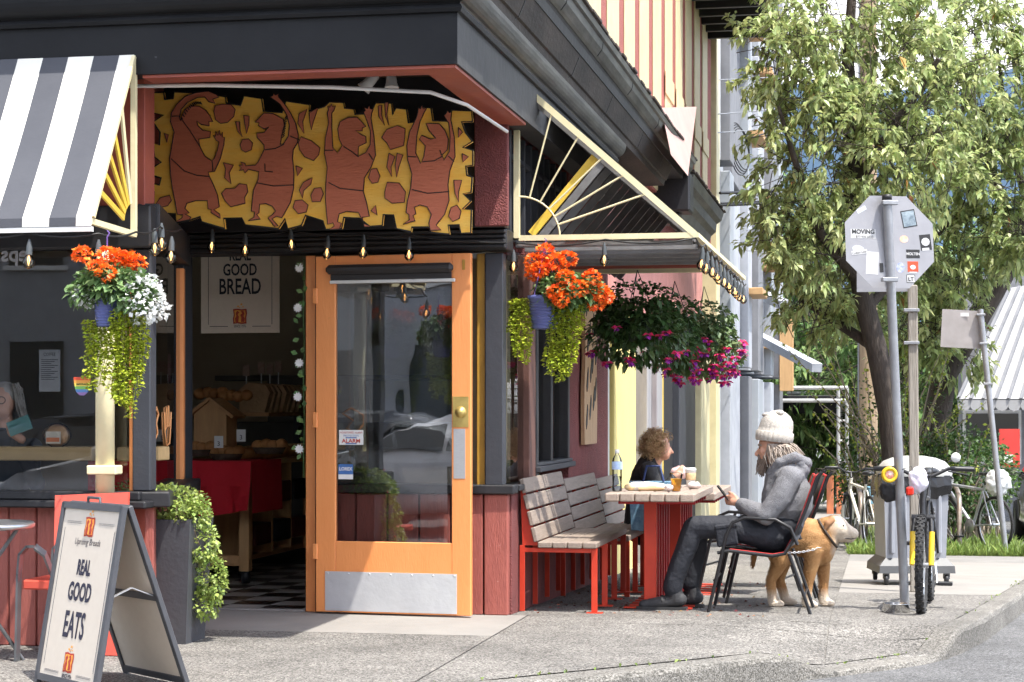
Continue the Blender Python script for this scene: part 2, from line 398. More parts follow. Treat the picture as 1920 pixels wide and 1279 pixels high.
slabs = [(-14, -7, -4, -.0, AGG), (-7, -4.6, -4, -.0, AGG), (-4.6, -2.3, -4, -1.15, AGG), (-2.3, .12, -4, -1.15, AGG), (-2.3, .12, -1.15, .0, CONC),
         (.12, 2.02, -4, -.35, AGG), (2.02, 3.6, -4, -.35, AGG), (.12, 2.02, -.35, 0, AGG), (.0, 2.02, 0, 1.3, AGG), (2.02, 3.6, -.35, 1.3, AGG),
         (.0, 2.02, 1.3, 3.6, AGG), (2.02, 3.7, 1.3, 3.0, AGG), (2.02, 4.2, 3.0, 5.8, CONC), (2.02, 4.4, 5.8, 8.6, CONC), (0, 2.02, 3.6, 5.6, AGG), (2.02, 4.4, 8.6, 10.4, CONCD)]
for k in range(26): slabs.append((-.9, 2.02, 5.6 + 2.4 * k, 8.0 + 2.4 * k, CONC if k > 2 else AGG))
for (a, b, c, d, m_) in slabs: slab_mesh(a, b, c, d).build('slab', m_, walk)
# strip of grass between the pavement and the street, with its soil
mb = MB()
for j in range(12):
    v0, v1 = 10.4 + j * 1.6, 12.0 + j * 1.6
    mb.quad((2.03, v0, gz(v0) - .006), (4.12, v0, gz(v0) - .006), (4.12, v1, gz(v1) - .006), (2.03, v1, gz(v1) - .006))
tag(mb.build('verge_soil', mat('soil', (.10, .085, .055), (.06, .07, .03), 5, .95, bump=.5, bsc=30)), kind='structure')
n = 26000; u = rng.uniform(2.0, 4.12, n); v = 10.3 + 12 * rng.random(n) ** 1.8
pos = np.stack([u, v, -SLOPE * v - .01], 1); d = rng.normal(0, .45, (n, 3)); d[:, 2] = 1
V_, F_ = leafset(pos, d, .09 + .11 * rng.random(n) * (rng.random(n) > .6), .045, .15, .1)
np_mesh('grass', V_, F_, mat('grass_blade', (.15, .24, .045), (.26, .34, .09), 3, .6, island=.35, sub=.35), label='green grass verge growing behind the bicycles', cat='grass', kind='stuff')
# weeds in the kerb joint and blossom litter
pos = []
for k in range(90):
    i = random.choice([k_ for k_ in range(nk) if -3.6 < KI[k_][1] < 9]); t = random.random(); q = KI[i]; pos.append((q[0] + random.gauss(0, .012), q[1] + random.gauss(0, .02), hz(*q)))
pos = np.array(pos); d = rng.normal(0, .7, (len(pos), 3)); d[:, 2] = 1
V_, F_ = leafset(pos, d, .03, .2, .3)
np_mesh('kerb_weeds', V_, F_, _M['grass_blade'], label='tiny weeds sprouting along the kerb joint', cat='weeds', kind='stuff')
n = 260; u = rng.uniform(.05, 1.6, n); v = rng.uniform(.15, 4.2, n)
pos = np.stack([u, v, -SLOPE * v + .003], 1); d = rng.normal(0, 1, (n, 3)); d[:, 2] = .15
V_, F_ = leafset(pos, d, .028, .4, .2)
np_mesh('fallen_petals', V_, F_, mat('petal_litter', (.28, .06, .06), (.18, .12, .05), 9, .8, island=.5), label='fallen dry petals scattered under the benches', cat='petals', kind='stuff')
# ================================================================ the cafe building
BLACKP = mat('black_paint', (.010, .010, .012), (.018, .018, .021), 5, .5, bump=.12, bsc=30, spots=(.09, .09, .095), ssc=9, sthr=.70)
SLATE = mat('slate_paint', (.038, .041, .051), (.028, .031, .038), 4, .55, bump=.1, bsc=40, spots=(.012, .012, .014), ssc=7, sthr=.66)
FASC = mat('fascia_paint', (.010, .0105, .012), (.018, .0185, .020), 1.5, .55, bump=.12, bsc=9, det=9, spots=(.15, .15, .16), ssc=7, sthr=.70, spec=.18)
REDW = mat('red_board', (.36, .10, .075), (.26, .07, .055), 5, .62, bump=.35, bsc=26, st=(6, 6, .8), spots=(.48, .27, .22), ssc=26, sthr=.66)
REDT = mat('red_trim', (.36, .085, .05), (.28, .065, .045), 4, .55, bump=.1)
REDS = mat('red_stucco', (.22, .06, .055), (.16, .045, .043), 8, .85, bump=.8, bsc=90)
PINK = mat('pink_render', (.62, .27, .23), (.52, .22, .19), 4, .8, bump=.3, bsc=60)
ORNG = mat('orange_paint', (.86, .33, .11), (.80, .29, .09), 3, .42, bump=.10, bsc=30, st=(3, 3, .6), spots=(.50, .24, .06), ssc=20, sthr=.68)
OCHR = mat('ochre_paint', (.50, .27, .035), (.40, .22, .03), 4, .45, bump=.1)
CREAM = mat('cream_paint', (.80, .72, .45), (.70, .62, .38), 6, .5, bump=.08, spots=(.5, .4, .2), ssc=18, sthr=.72)
YELL = mat('yellow_paint', (.74, .52, .07), (.62, .42, .05), 4, .5, bump=.1)
LEAD = mat('lead_flashing', (.14, .135, .12), (.04, .04, .038), 3, .5, .25, bump=.25, bsc=8, det=9, st=(3, .6, 3))
WALLIN = mat('inner_wall', (.46, .38, .25), (.38, .31, .20), 2, .8)
GLASS = glass('window_glass', (.86, .89, .89), 0, 1.5, 3.2)
cafe = thing('cafe_building', 'corner bakery cafe with black cornice, red siding and recessed orange entrance', 'building')
def part(name, m, *boxes, bev=.004, parent=None):
    b = MB()
    for a, c in boxes: b.box(a, c, bev)
    return b.build(name, m, parent or cafe)
VF = -2.10
# --- front wall, left of the entrance
part('wall', REDT, ((-9, VF + .05, 2.42), (-1.66, VF + .2, 3.4)), ((-9, VF + .06, 0), (-1.66, VF + .2, .78)))
x = -3.9
while x < -1.75:                                         # red board siding under the window
    w = .155 + .05 * random.random(); x1 = min(x + w, -1.735)
    part('siding_board', REDW, ((x, VF + random.uniform(.012, .022), .0), (x1 - .007, VF + .06, .775)), bev=.006); x = x1
sill = part('window_sill', BLACKP, ((-9, VF - .10, .775), (-1.60, VF + .12, .815)), ((-9, VF - .03, .815), (-1.66, VF + .1, .865)), bev=.008)
part('window_header', BLACKP, ((-9, VF - .02, 2.205), (-1.60, VF + .12, 2.44)), bev=.01)
fr = part('window_frame', SLATE, ((-1.725, VF + .028, .866), (-1.618, VF + .12, 2.203)), bev=.008)
part('inner_frame', ORNG, ((-1.752, VF + .05, .865), (-1.7255, VF + .09, 2.205)), parent=fr)
b = MB(); b.quad((-9, VF + .045, .86), (-1.76, VF + .045, .86), (-1.76, VF + .045, 2.21), (-9, VF + .045, 2.21)); pane = b.build('window_pane', GLASS, cafe)
# --- splayed window of the entrance recess
A = Vector((-1.64, VF + .06, 0)); B = Vector((-2.19, -.05, 0)); dAB = (B - A).normalized(); nAB = Vector((dAB.y, -dAB.x, 0))
if nAB.x < 0: nAB = -nAB
def along(t, z, o=0): return A + (B - A) * t + nAB * o + Vector((0, 0, z))
b = MB(); b.bar(along(-.02, .82, .03), along(1.02, .82, .03), .18, .085, bev=.008); b.build('window_sill', BLACKP, cafe)
L_ = (B - A).length; k = 0; t = 0.
while t < 1:
    t1 = min(1, t + .165 / L_); b = MB(); b.bar(along(t + .002, .39, 0), along(t1 - .002, .39, 0), .05, .775, bev=.005); b.build('siding_board', REDW, cafe); t = t1
b = MB(); b.bar(along(.93, 1.55, .0), along(.985, 1.55, 0), .05, 1.38, bev=.004); b.build('window_frame', ORNG, cafe)
b = MB(); b.bar(along(.0, 2.36, 0), along(1, 2.36, 0), .12, .19, bev=.006); b.build('window_header', BLACKP, cafe)
b = MB(); b.quad(along(0, .86), along(.93, .86), along(.93, 2.27), along(0, 2.27)); splay = b.build('window_pane', GLASS, cafe)
NEON = mat('orange_line', (.95, .42, .16), (.9, .4, .15), 3, .5)
for pts in ([(.10, 1.28), (.17, 1.33), (.22, 1.29), (.16, 1.24), (.20, 1.18), (.14, 1.15), (.10, 1.21), (.10, 1.28)],
            [(.40, 1.30), (.41, 1.19), (.46, 1.10), (.55, 1.11), (.58, 1.20), (.60, 1.30)], [(.46, 1.33), (.47, 1.21)], [(.52, 1.34), (.53, 1.21)], [(.41, 1.19), (.47, 1.22), (.57, 1.21)]):
    b = MB(); b.tube([along(t_, z_, .006) for t_, z_ in pts], .006, 5); b.build('window_drawing', NEON, splay)
# --- entrance: posts, header, wall window right of the opening
part('door_post', SLATE, ((-2.27, -.11, 0), (-2.155, .06, 2.33)), bev=.006)
part('door_jamb', ORNG, ((-1.345, -.04, 0), (-1.275, .10, 2.32)), bev=.004)
part('door_stop', BLACKP, ((-1.275, -.06, 0), (-1.225, .10, 2.32)), bev=.004)
part('corner_post', SLATE, ((-.155, -.035, .83), (-.035, .075, 2.32)), bev=.007)
part('window_frame', OCHR, ((-.215, .0, .83), (-.158, .07, 2.32)), bev=.004)
part('window_sill', BLACKP, ((-1.22, -.065, .775), (.04, .10, .835)), bev=.008)
hdr = part('entrance_header', BLACKP, ((-2.30, -.10, 2.335), (.0, .14, 2.47)), bev=.008)
for i in range(4): part('header_moulding', BLACKP, ((-2.29, -.125 - .016 * (i % 2), 2.345 + i * .031), (-.005, -.10, 2.368 + i * .031)), bev=.005, parent=hdr)
for (a_, b_) in ((-1.22, -1.01), (-1.005, -.80), (-.795, -.59), (-.585, -.38), (-.375, -.165), (-.16, .0)):
    part('siding_board', REDW, ((a_, -.03 + random.uniform(-.004, .004), .0), (b_ - .006, .04, .774)), bev=.006)
part('wall', REDT, ((-1.22, .045, 0), (-.03, .12, .775)))
b = MB(); b.quad((-1.22, .03, .835), (-.215, .03, .835), (-.215, .03, 2.33), (-1.22, .03, 2.33)); b.build('window_pane', GLASS, cafe)
# upper part of the recess
part('recess_wall', BLACKP, ((-2.44, -.16, 2.472), (.0, -.02, 3.44)))
part('recess_pier', REDT, ((-2.46, -.36, 2.44), (-2.27, -.165, 3.43)), bev=.006)
part('recess_pier', REDS, ((-.185, -.22, 2.475), (.03, -.165, 3.43)), bev=.006)
part('recess_pier', REDS, ((-2.62, VF + .21, 2.44), (-2.47, -.2, 3.43)))
part('recess_soffit', mat('soffit', (.10, .06, .04), (.05, .04, .03), 3, .8), ((-2.6, VF - .0, 3.44), (.1, .0, 3.5)))
# --- fascia and cornice with its mitre at the corner: front run and side run are parts of their own
def sweep(prof, name, m, v_end, u0=-9., v_start=None, mf=None):
    n = len(prof)
    for run in ((0,) if v_start is None else ()) + (1,):
        st = []
        for (o, z) in prof:
            if run == 0: st.append([(u0, VF - o, z), (o, VF - o, z)])
            else: st.append([(o, VF - o if v_start is None else v_start, z), (o, v_end, z)])
        b = MB()
        for i in range(n): j = (i + 1) % n; b.quad(st[i][0], st[i][1], st[j][1], st[j][0])
        for k in (0, 1): b.add([s_[k] for s_ in st], [tuple(range(n))])
        b.build(name, (mf or m) if run == 0 else m, cafe)
SOFP = mat('soffit_paint', (.030, .029, .028), (.085, .072, .062), 2.2, .75, bump=.3, det=10, st=(1, .4, 1), spec=.2)
FASS = mat('side_fascia', (.035, .036, .038), (.055, .055, .056), 1.6, .65, bump=.2, bsc=12, det=10, spots=(.008, .008, .008), ssc=6, sthr=.70, spec=.3)
sweep([(.0, 3.13), (.15, 3.13), (.15, 3.40), (.0, 3.40)], 'fascia', FASS, 3.95, mf=FASC)
sweep([(-.05, 3.112), (.135, 3.112), (.135, 3.129), (-.05, 3.129)], 'fascia_underside', REDT, -.16, u0=-1.6)
sweep([(.0, 3.401), (.172, 3.401), (.182, 3.42), (.17, 3.44), (.0, 3.44)], 'cornice_bead', FASS, 3.98, mf=FASC)
c_ = [(.165, 3.441)] + [(.172 + .07 * math.sin(a), 3.45 + .10 * (1 - math.cos(a))) for a in [i * math.pi / 12 for i in range(7)]] + [(.0, 3.552), (.0, 3.441)]
sweep(c_, 'cornice_roll', LEAD, 4.0, mf=FASC)
sweep([(.0, 3.553), (.235, 3.553), (.245, 3.60), (.262, 3.605), (.318, 3.74), (.0, 3.74)], 'cornice_cove', SOFP, 7.0, mf=FASC)
sweep([(.0, 3.741), (.325, 3.741), (.335, 3.80), (.345, 3.815), (.0, 3.815)], 'cornice_fillet', FASS, 8.2, mf=FASC)
sweep([(.0, 3.816), (.352, 3.816), (.37, 3.83), (.40, 3.87), (.408, 3.92), (.43, 3.925), (.438, 3.965), (.0, 3.965)], 'cornice_gutter', LEAD, 8.3, mf=FASC)
sweep([(.0, 3.42), (.20, 3.42), (.24, 3.55), (.30, 3.60), (.31, 3.70), (.37, 3.74), (.40, 3.84), (.0, 3.86)], 'cornice_gutter', LEAD, 12.6, v_start=8.45)
b = MB(); b.box((.0, 8.0, 3.40), (.40, 8.42, 3.814), .02); b.build('cornice_block', BLACKP, cafe)
b = MB(); b.box((.0, 8.1, 3.28), (.28, 8.36, 3.40), .01); b.build('cornice_block', BLACKP, cafe)
for v in (-1.1, .9, 2.6, 4.6, 6.2):
    b = MB(); b.prism([(.23, 3.556), (.247, 3.598), (.264, 3.602), (.3205, 3.7395), (.25, 3.7395)], (0, v, 0), (1, 0, 0), (0, 0, 1), (0, .018, 0)); b.build('cornice_seam', BLACKP, cafe)
for v in (-.2, 1.4, 3.1, 5.0, 6.9):
    b = MB(); b.prism([(.35, 3.818), (.373, 3.828), (.403, 3.868), (.411, 3.92), (.38, 3.92)], (0, v, 0), (1, 0, 0), (0, 0, 1), (0, .02, 0)); b.build('cornice_seam', BLACKP, cafe)
# roof edge tiles above the gutter
b = MB()
for i in range(74):
    v = -2.0 + i * .2; b.box((.2, v, 3.967 if v < 8.3 else 3.862), (.45 + random.uniform(-.012, .014) - (.04 if v > 8.3 else 0), v + .19, 3.99 if v < 8.3 else 3.885), .004)
b.build('roof_edge', mat('old_shingle', (.07, .05, .04), (.03, .025, .022), 8, .9, bump=.4), cafe, kind='stuff')
# --- side wall along the side street (face at u = 0)
part('side_wall', REDS, ((-.22, 2.42, -.2), (0, 4.62, 3.2)), ((-.22, .66, 2.36), (-.0, 2.42, 2.44)), ((-.22, .08, -.2), (.0, 2.42, .80)))
part('side_wall', REDS, ((-.22, 4.0, 3.2), (.0, 12.6, 3.62)), bev=0)
part('side_pier', mat('brown_paint', (.13, .055, .04), (.10, .045, .035), 4, .6, bump=.1), ((-.12, .66, .80), (.012, .90, 2.36)), bev=.005)
b = MB(); b.quad((-.03, .08, .83), (-.03, .66, .83), (-.03, .66, 2.36), (-.03, .08, 2.36)); b.build('window_pane', GLASS, cafe)
b = MB(); b.quad((-.06, .9, .88), (-.06, 2.42, .88), (-.06, 2.42, 2.36), (-.06, .9, 2.36)); b.build('window_pane', GLASS, cafe)
sf = part('window_frame', BLACKP, ((-.1, .9, .85), (.02, .98, 2.36)), ((-.1, 1.62, .88), (.0, 1.70, 2.36)), ((-.1, 2.34, .88), (.01, 2.42, 2.36)), bev=.005)
part('window_sill', SLATE, ((-.1, .9, .885), (.05, 2.46, .925)), ((-.1, .92, .925), (.03, 2.44, .95)), bev=.006)
part('window_sill', BLACKP, ((-.1, .10, .79), (.05, .66, .83)), bev=.006)
part('transom', mat('transom_dark', (.02, .022, .025), (.03, .03, .033), 3, .3), ((-.2, .0, 2.44), (-.08, 4.0, 3.13)))
for i in range(16): part('transom_bar', SLATE, ((-.08, .12 + i * .25, 2.44), (-.015, .165 + i * .25, 3.13)), bev=.003)
part('transom_rail', SLATE, ((-.08, .0, 2.95), (-.02, 4, 2.985)), bev=.003)
# pale shop bay further along the side
part('bay_wall', PINK, ((-.5, 4.62, 2.25), (-.05, 14.6, 3.3)), bev=0)
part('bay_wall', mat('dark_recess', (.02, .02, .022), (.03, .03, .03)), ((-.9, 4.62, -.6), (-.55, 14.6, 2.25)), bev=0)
YB = mat('pale_yellow_board', (.86, .72, .27), (.80, .66, .23), 2, .5, bump=.08)
GB = mat('grey_board', (.35, .34, .34), (.25, .24, .25), 4, .55, bump=.1, st=(3, 3, .5))
for (v0, v1, m_, o) in ((4.66, 4.95, mat('bay_white', (.62, .62, .56), (.5, .5, .46), 4, .5), -.03), (5.0, 6.55, YB, .01), (6.62, 7.25, YELL, -.12), (7.35, 7.7, GB, .03), (7.9, 8.2, REDT, -.03), (8.25, 8.75, GB, .03), (9.0, 9.15, YELL, .0), (9.3, 10.6, BLACKP, -.05), (10.7, 11.5, SLATE, .02), (11.6, 13.2, BLACKP, -.02), (13.3, 14.6, CREAM, .05)):
    part('bay_panel', m_, ((-.54, v0, -.6), (o, v1, 2.25)), bev=.008)
# --- upper storey with pale battens over red
UPW = mat('upper_red', (.36, .115, .09), (.30, .09, .075), 7, .85, bump=.5, bsc=70)
part('upper_wall', UPW, ((-6, VF + .3, 3.6), (.05, 14.8, 9.)), bev=0)
BAT = mat('pale_batten', (.66, .55, .33), (.56, .46, .27), 6, .6, bump=.15, spots=(.55, .38, .22), ssc=14, sthr=.68)
v = -1.6
while v < 14.4:
    part('batten', BAT, ((.05, v, 3.62), (.064, v + .74, 8.9)), bev=.006)
    if v > 8.6: part('batten', BAT, ((.064, v - .06, 4.75), (.08, v + .80, 5.0)), bev=.006)
    v += 1.15
part('upper_bay', mat('eave_black', (.015, .015, .017), (.02, .02, .022)), ((.05, 10.2, 6.55), (.95, 14.9, 6.75)))
for i in range(9): part('eave_rafter', BLACKP, ((.05, 10.3 + i * .5, 6.42), (.9, 10.38 + i * .5, 6.55)))
part('upper_bay', UPW, ((.05, 10.4, 6.75), (.6, 14.7, 9)))
b = MB(); p = [PU(1240, 202, .35), PU(1306, 200, .35), PU(1290, 330, .55), PU(1258, 290, .55)]; b.quad(*p); b.quad(p[1], PU(1306, 200, .08), PU(1290, 330, .08), p[2]); b.quad(p[0], p[1], PU(1306, 200, .08), PU(1240, 202, .08))
b.build('sheet_hood', mat('hood_pink', (.50, .32, .28), (.42, .27, .24), 3, .6), cafe)
# --- conduit and lamps under the soffit, junction pieces
PIPE = mat('conduit', (.72, .72, .70), (.6, .6, .58), 6, .4)
b = MB(); b.tube([(-2.3, VF + .06, 3.115), (-1.3, VF + .05, 3.095), (-.6, VF + .1, 3.07), (-.1, VF + .3, 3.06), (.02, VF + .7, 3.05), (.06, -.4, 3.04)], .011, 8); b.build('conduit_pipe', PIPE, cafe)
fl = thing('spot_lamp', 'twin white spot lamps clamped under the soffit above the mural', 'lamp', (-.62, -.75, 3.43))
b = MB(); b.lathe([(.0, 3.44), (.075, 3.44), (.075, 3.41), (.03, 3.40), (0, 3.40)], (-.62, -.75, 0), 16); b.build('base', PIPE, fl)
for s_ in (-1, 1):
    b = MB(); q = Vector((-.62 + s_ * .03, -.76, 3.39)); e = q + Vector((-.085 if s_ < 0 else .01, -.02, -.10)); dd = (e - q)
    b.tube([q, q + dd * .35, q + dd * .4, q + dd * .9, q + dd * 1.25], [.018, .02, .03, .034, .045], 14); b.build('lamp_head', mat('lamp_white', (.75, .74, .72), None, 5, .35), fl)
cw = thing('wall_camera', 'small white camera dome on the red side wall below the cornice', 'camera', (.02, 4.1, 3.10))
b = MB(); b.box((.0, 4.05, 3.08), (.05, 4.2, 3.2), .01); b.build('bracket', PIPE, cw)
b = MB(); b.ell((.13, 4.1, 3.12), (.10, .06, .06)); b.build('dome', _M['lamp_white'], cw)
# carved timber panel hung on the red side wall
cp = thing('carved_panel', 'tall carved timber panel with dark cut-outs on the red side wall', 'sign', (.02, 3.3, 1.05)); CWOOD = mat('carved_wood', (.55, .36, .20), (.44, .28, .15), 4, .6, bump=.3, st=(3, 3, .5))
b = MB(); b.prism([(0, 0), (.68, .0), (.70, .3), (.66, .7), (.72, 1.0), (.68, 1.19), (.02, 1.10), (.04, .7), (-.02, .4)], (.045, 2.95, 1.04), (0, 1, 0), (0, 0, 1), (-.03, 0, 0)); pb = b.build('board', CWOOD, cp)
for k in range(13):
    y, z = 3.03 + .16 * (k % 4) + .03 * (k % 3), 1.16 + .075 * k; b = MB(); b.prism([(0, 0), (.05, .04), (.09, .16), (.06, .20), (.015, .12), (-.02, .05)], (.049, y, z), (0, 1, 0), (0, 0, 1), (-.004, 0, 0)); b.build('carving', BLACKP, pb)
# ================================================================ entrance door, swung open flat against the wall
STEEL = mat('brushed_steel', (.62, .63, .65), (.52, .53, .55), 30, .38, .75, bump=.05, st=(1, 1, 12))
KICK = mat('kick_plate', (.62, .63, .64), (.52, .53, .55), 5, .48, .35, bump=.1, bsc=25, spots=(.3, .3, .3), ssc=30, sthr=.72)
BRASS = mat('aged_brass', (.62, .47, .16), (.45, .32, .10), 12, .4, .7)
DARKT = mat('ink', (.012, .012, .016), (.012, .012, .016), 3, .6)
H = Vector((-1.245, -.12, 0)); E_ = Vector((-.205, -.205, 0)); dx = (E_ - H).normalized(); dn = Vector((dx.y, -dx.x, 0))   # dn faces the street
if dn.y > 0: dn = -dn
DW = (E_ - H).length
def dp(x, z, o=0.): return H + dx * x + dn * o + Vector((0, 0, z))
door = thing('entrance_door', 'orange wooden glazed door swung open with steel kick plate', 'door', H)
def dpart(name, m, x0, x1, z0, z1, o0, o1, bev=.004, parent=None):
    b = MB(); M = Matrix(((dx.x, dn.x, 0, H.x), (dx.y, dn.y, 0, H.y), (0, 0, 1, 0), (0, 0, 0, 1)))
    b.box((x0, o0, z0), (x1, o1, z1), bev, M); return b.build(name, m, parent or door)
dpart('stile', ORNG, 0, .135, .012, 2.305, -.022, .022); dpart('stile', ORNG, DW - .125, DW, .012, 2.305, -.022, .022)
dpart('rail', ORNG, .1355, DW - .1255, .012, .47, -.020, .0205); dpart('rail', ORNG, .1355, DW - .1255, 2.13, 2.305, -.020, .0205)
kp = dpart('kick_plate', KICK, .065, DW - .09, .022, .275, .0225, .0255, .0008)
for i in range(7):
    b = MB(); b.lathe([(0, .003), (.005, .002), (.006, 0)], dp(.085 + i * (DW - .19) / 6, .262, .0255), 8, ax='y', M=Matrix.Scale(-1, 3, (0, 1, 0))); b.build('screw', STEEL, kp)
b = MB(); b.quad(dp(.13, .465, .004), dp(DW - .12, .465, .004), dp(DW - .12, 2.14, .004), dp(.13, 2.14, .004)); dpane = b.build('pane', glass('door_glass', (.88, .91, .91), 0, 1.5, 7.0), door)
bl = dpart('roller_blind', mat('blind_black', (.03, .027, .027), None, 5, .6), .085, DW - .105, 2.185, 2.245, .03, .085, .02)
dpart('blind_fabric', _M['blind_black'], .11, DW - .12, 2.145, 2.19, .035, .045, .003, bl)
dpart('blind_bar', PIPE, .105, DW - .095, 2.125, 2.146, .034, .05, .004, bl)
lk = dpart('lock_plate', BRASS, DW - .118, DW - .012, 1.205, 1.40, .0225, .0255, .001)
b = MB(); M = Matrix(((dx.x, 0, dn.x, 0), (dx.y, 0, dn.y, 0), (0, 1, 0, 0), (0, 0, 0, 1)))
b.lathe([(.0, .026), (.016, .026), (.02, .02), (.034, .012), (.037, 0)], dp(DW - .065, 1.30, .0255), 20, M=M); b.build('lock_cylinder', BRASS, lk)
dpart('pull_plate', STEEL, DW - .112, DW - .035, .88, 1.195, .0225, .025, .0008)
dpart('number_plate', OCHR, DW - .055, DW - .035, 2.20, 2.265, .0225, .027, .002)
for z in (.35, 1.2, 2.0): dpart('hinge', ORNG, -.02, .012, z, z + .1, .0, .03, .004)
PAPER = mat('paper_white', (.80, .80, .78), (.74, .74, .72), 9, .7)
BLUEI = mat('blue_ink', (.06, .17, .45), None, 5, .6); REDI = mat('red_ink', (.55, .05, .03), None, 5, .6)
st = dpart('alarm_sticker', PAPER, .155, .32, 1.09, 1.185, .0055, .0065, 0, dpane)
ux, uz = dx, Vector((0, 0, 1))
def dtext(s, size, x, z, m, par, o=.007, sx=1., bold=.0): text(s, size, dp(x, z, o), ux, uz, m, par, sx=sx, bold=bold)
dtext('MONITORED ALARM', .017, .2375, 1.163, REDI, dpane, sx=.95); dtext('PROTECTION', .017, .2375, 1.143, BLUEI, dpane); dtext('ALARM', .034, .2375, 1.104, REDI, dpane, sx=1.15, bold=.001)
dpart('alarm_band', BLUEI, .20, .275, 1.132, 1.139, .0066, .007, 0, dpane); dpart('alarm_band', BLUEI, .20, .275, 1.094, 1.101, .0066, .007, 0, dpane)
dpart('camera_sticker', BLUEI, .150, .25, .90, .965, .0055, .0065, 0, dpane); dtext('LOREX', .030, .20, .925, PAPER, dpane, sx=.95, bold=.0008)
dpart('camera_sticker', PAPER, .150, .25, .868, .8995, .0055, .0065, 0, dpane)

# ================================================================ carved mural above the entrance
AMBER = mat('mural_amber', (.97, .49, .045), (.97, .60, .12), 2.2, .6, bump=.3, bsc=20, st=(1, 1, 6), spots=(.42, .24, .06), ssc=20, sthr=.70)
RUST = mat('mural_rust', (.60, .175, .09), (.53, .145, .075), 5, .6, bump=.3, bsc=25, st=(1, 1, 6))
INK = mat('mural_black', (.014, .012, .012), (.02, .018, .016), 4, .7)
VM = -.66
mural = thing('mural_sign', 'carved amber mural of four dancing rust figures tossing bread', 'sign', PV(585, 437, VM))
def mz(x, y, o=0.): return PV(270 + x / 3.0476, 150 + y / 3.0476, VM - o)
def mprism(name, pts, m, o, th, parent, ol=.0034):
    b = MB(); q = [mz(x, y) for x, y in pts]; o0 = q[0]
    b.prism([((p - o0).x, (p - o0).z) for p in q], (o0.x, VM - o, o0.z), (1, 0, 0), (0, 0, 1), (0, th, 0)); ob = b.build(name, m, parent)
    if ol:
        b = MB(); b.tube([(p.x, VM - o, p.z) for p in q + [q[0]]], ol, 5); b.build('outline', INK, ob)
    return ob
board = [(52, 72), (112, 70), (118, 112), (168, 106), (174, 68), (300, 72), (465, 95), (470, 132), (552, 145), (572, 90), (672, 105), (682, 178), (790, 186), (812, 120), (945, 140), (942, 178), (1030, 152), (1060, 125), (1140, 128), (1146, 160), (1200, 166), (1205, 196), (1292, 192), (1325, 130), (1415, 132), (1422, 200), (1440, 160), (1500, 166), (1512, 246), (1545, 240), (1590, 155), (1640, 160), (1650, 232), (1745, 236), (1760, 172), (1872, 176), (1878, 238), (1815, 240), (1838, 300), (1876, 352), (1822, 385), (1880, 402), (1880, 488), (1840, 492), (1846, 545), (1876, 556), (1870, 642), (1825, 650), (1868, 692), (1820, 738), (1872, 742), (1868, 872), (1812, 878), (1800, 828), (1738, 830), (1746, 882), (1640, 872), (1625, 842), (1530, 842), (1526, 868), (1442, 850), (1426, 772), (1368, 770), (1362, 832), (1290, 838), (1232, 792), (1142, 786), (1130, 850), (1040, 856), (1022, 806), (922, 774), (900, 832), (822, 852), (806, 792), (768, 850), (580, 830), (560, 790), (455, 792), (462, 850), (330, 812), (322, 782), (250, 806), (182, 820), (180, 765), (112, 762), (118, 812), (52, 826), (58, 640), (42, 590), (88, 600), (98, 560), (45, 545), (52, 500), (98, 470), (60, 440), (50, 360), (88, 372), (92, 300), (52, 240), (112, 200), (55, 190)]
bk = [(20, 50), (1890, 110), (1895, 885), (20, 850)]
bo = mprism('board', board, AMBER, .0, .03, mural, .006)
for x_ in (300, 1000, 1650):
    for y_ in (260, 700): a_ = mz(x_, y_); b = MB(); b.box((a_.x - .03, VM + .031, a_.z - .03), (a_.x + .03, -.163, a_.z + .03), .003); b.build('mounting_batten', INK, mural)
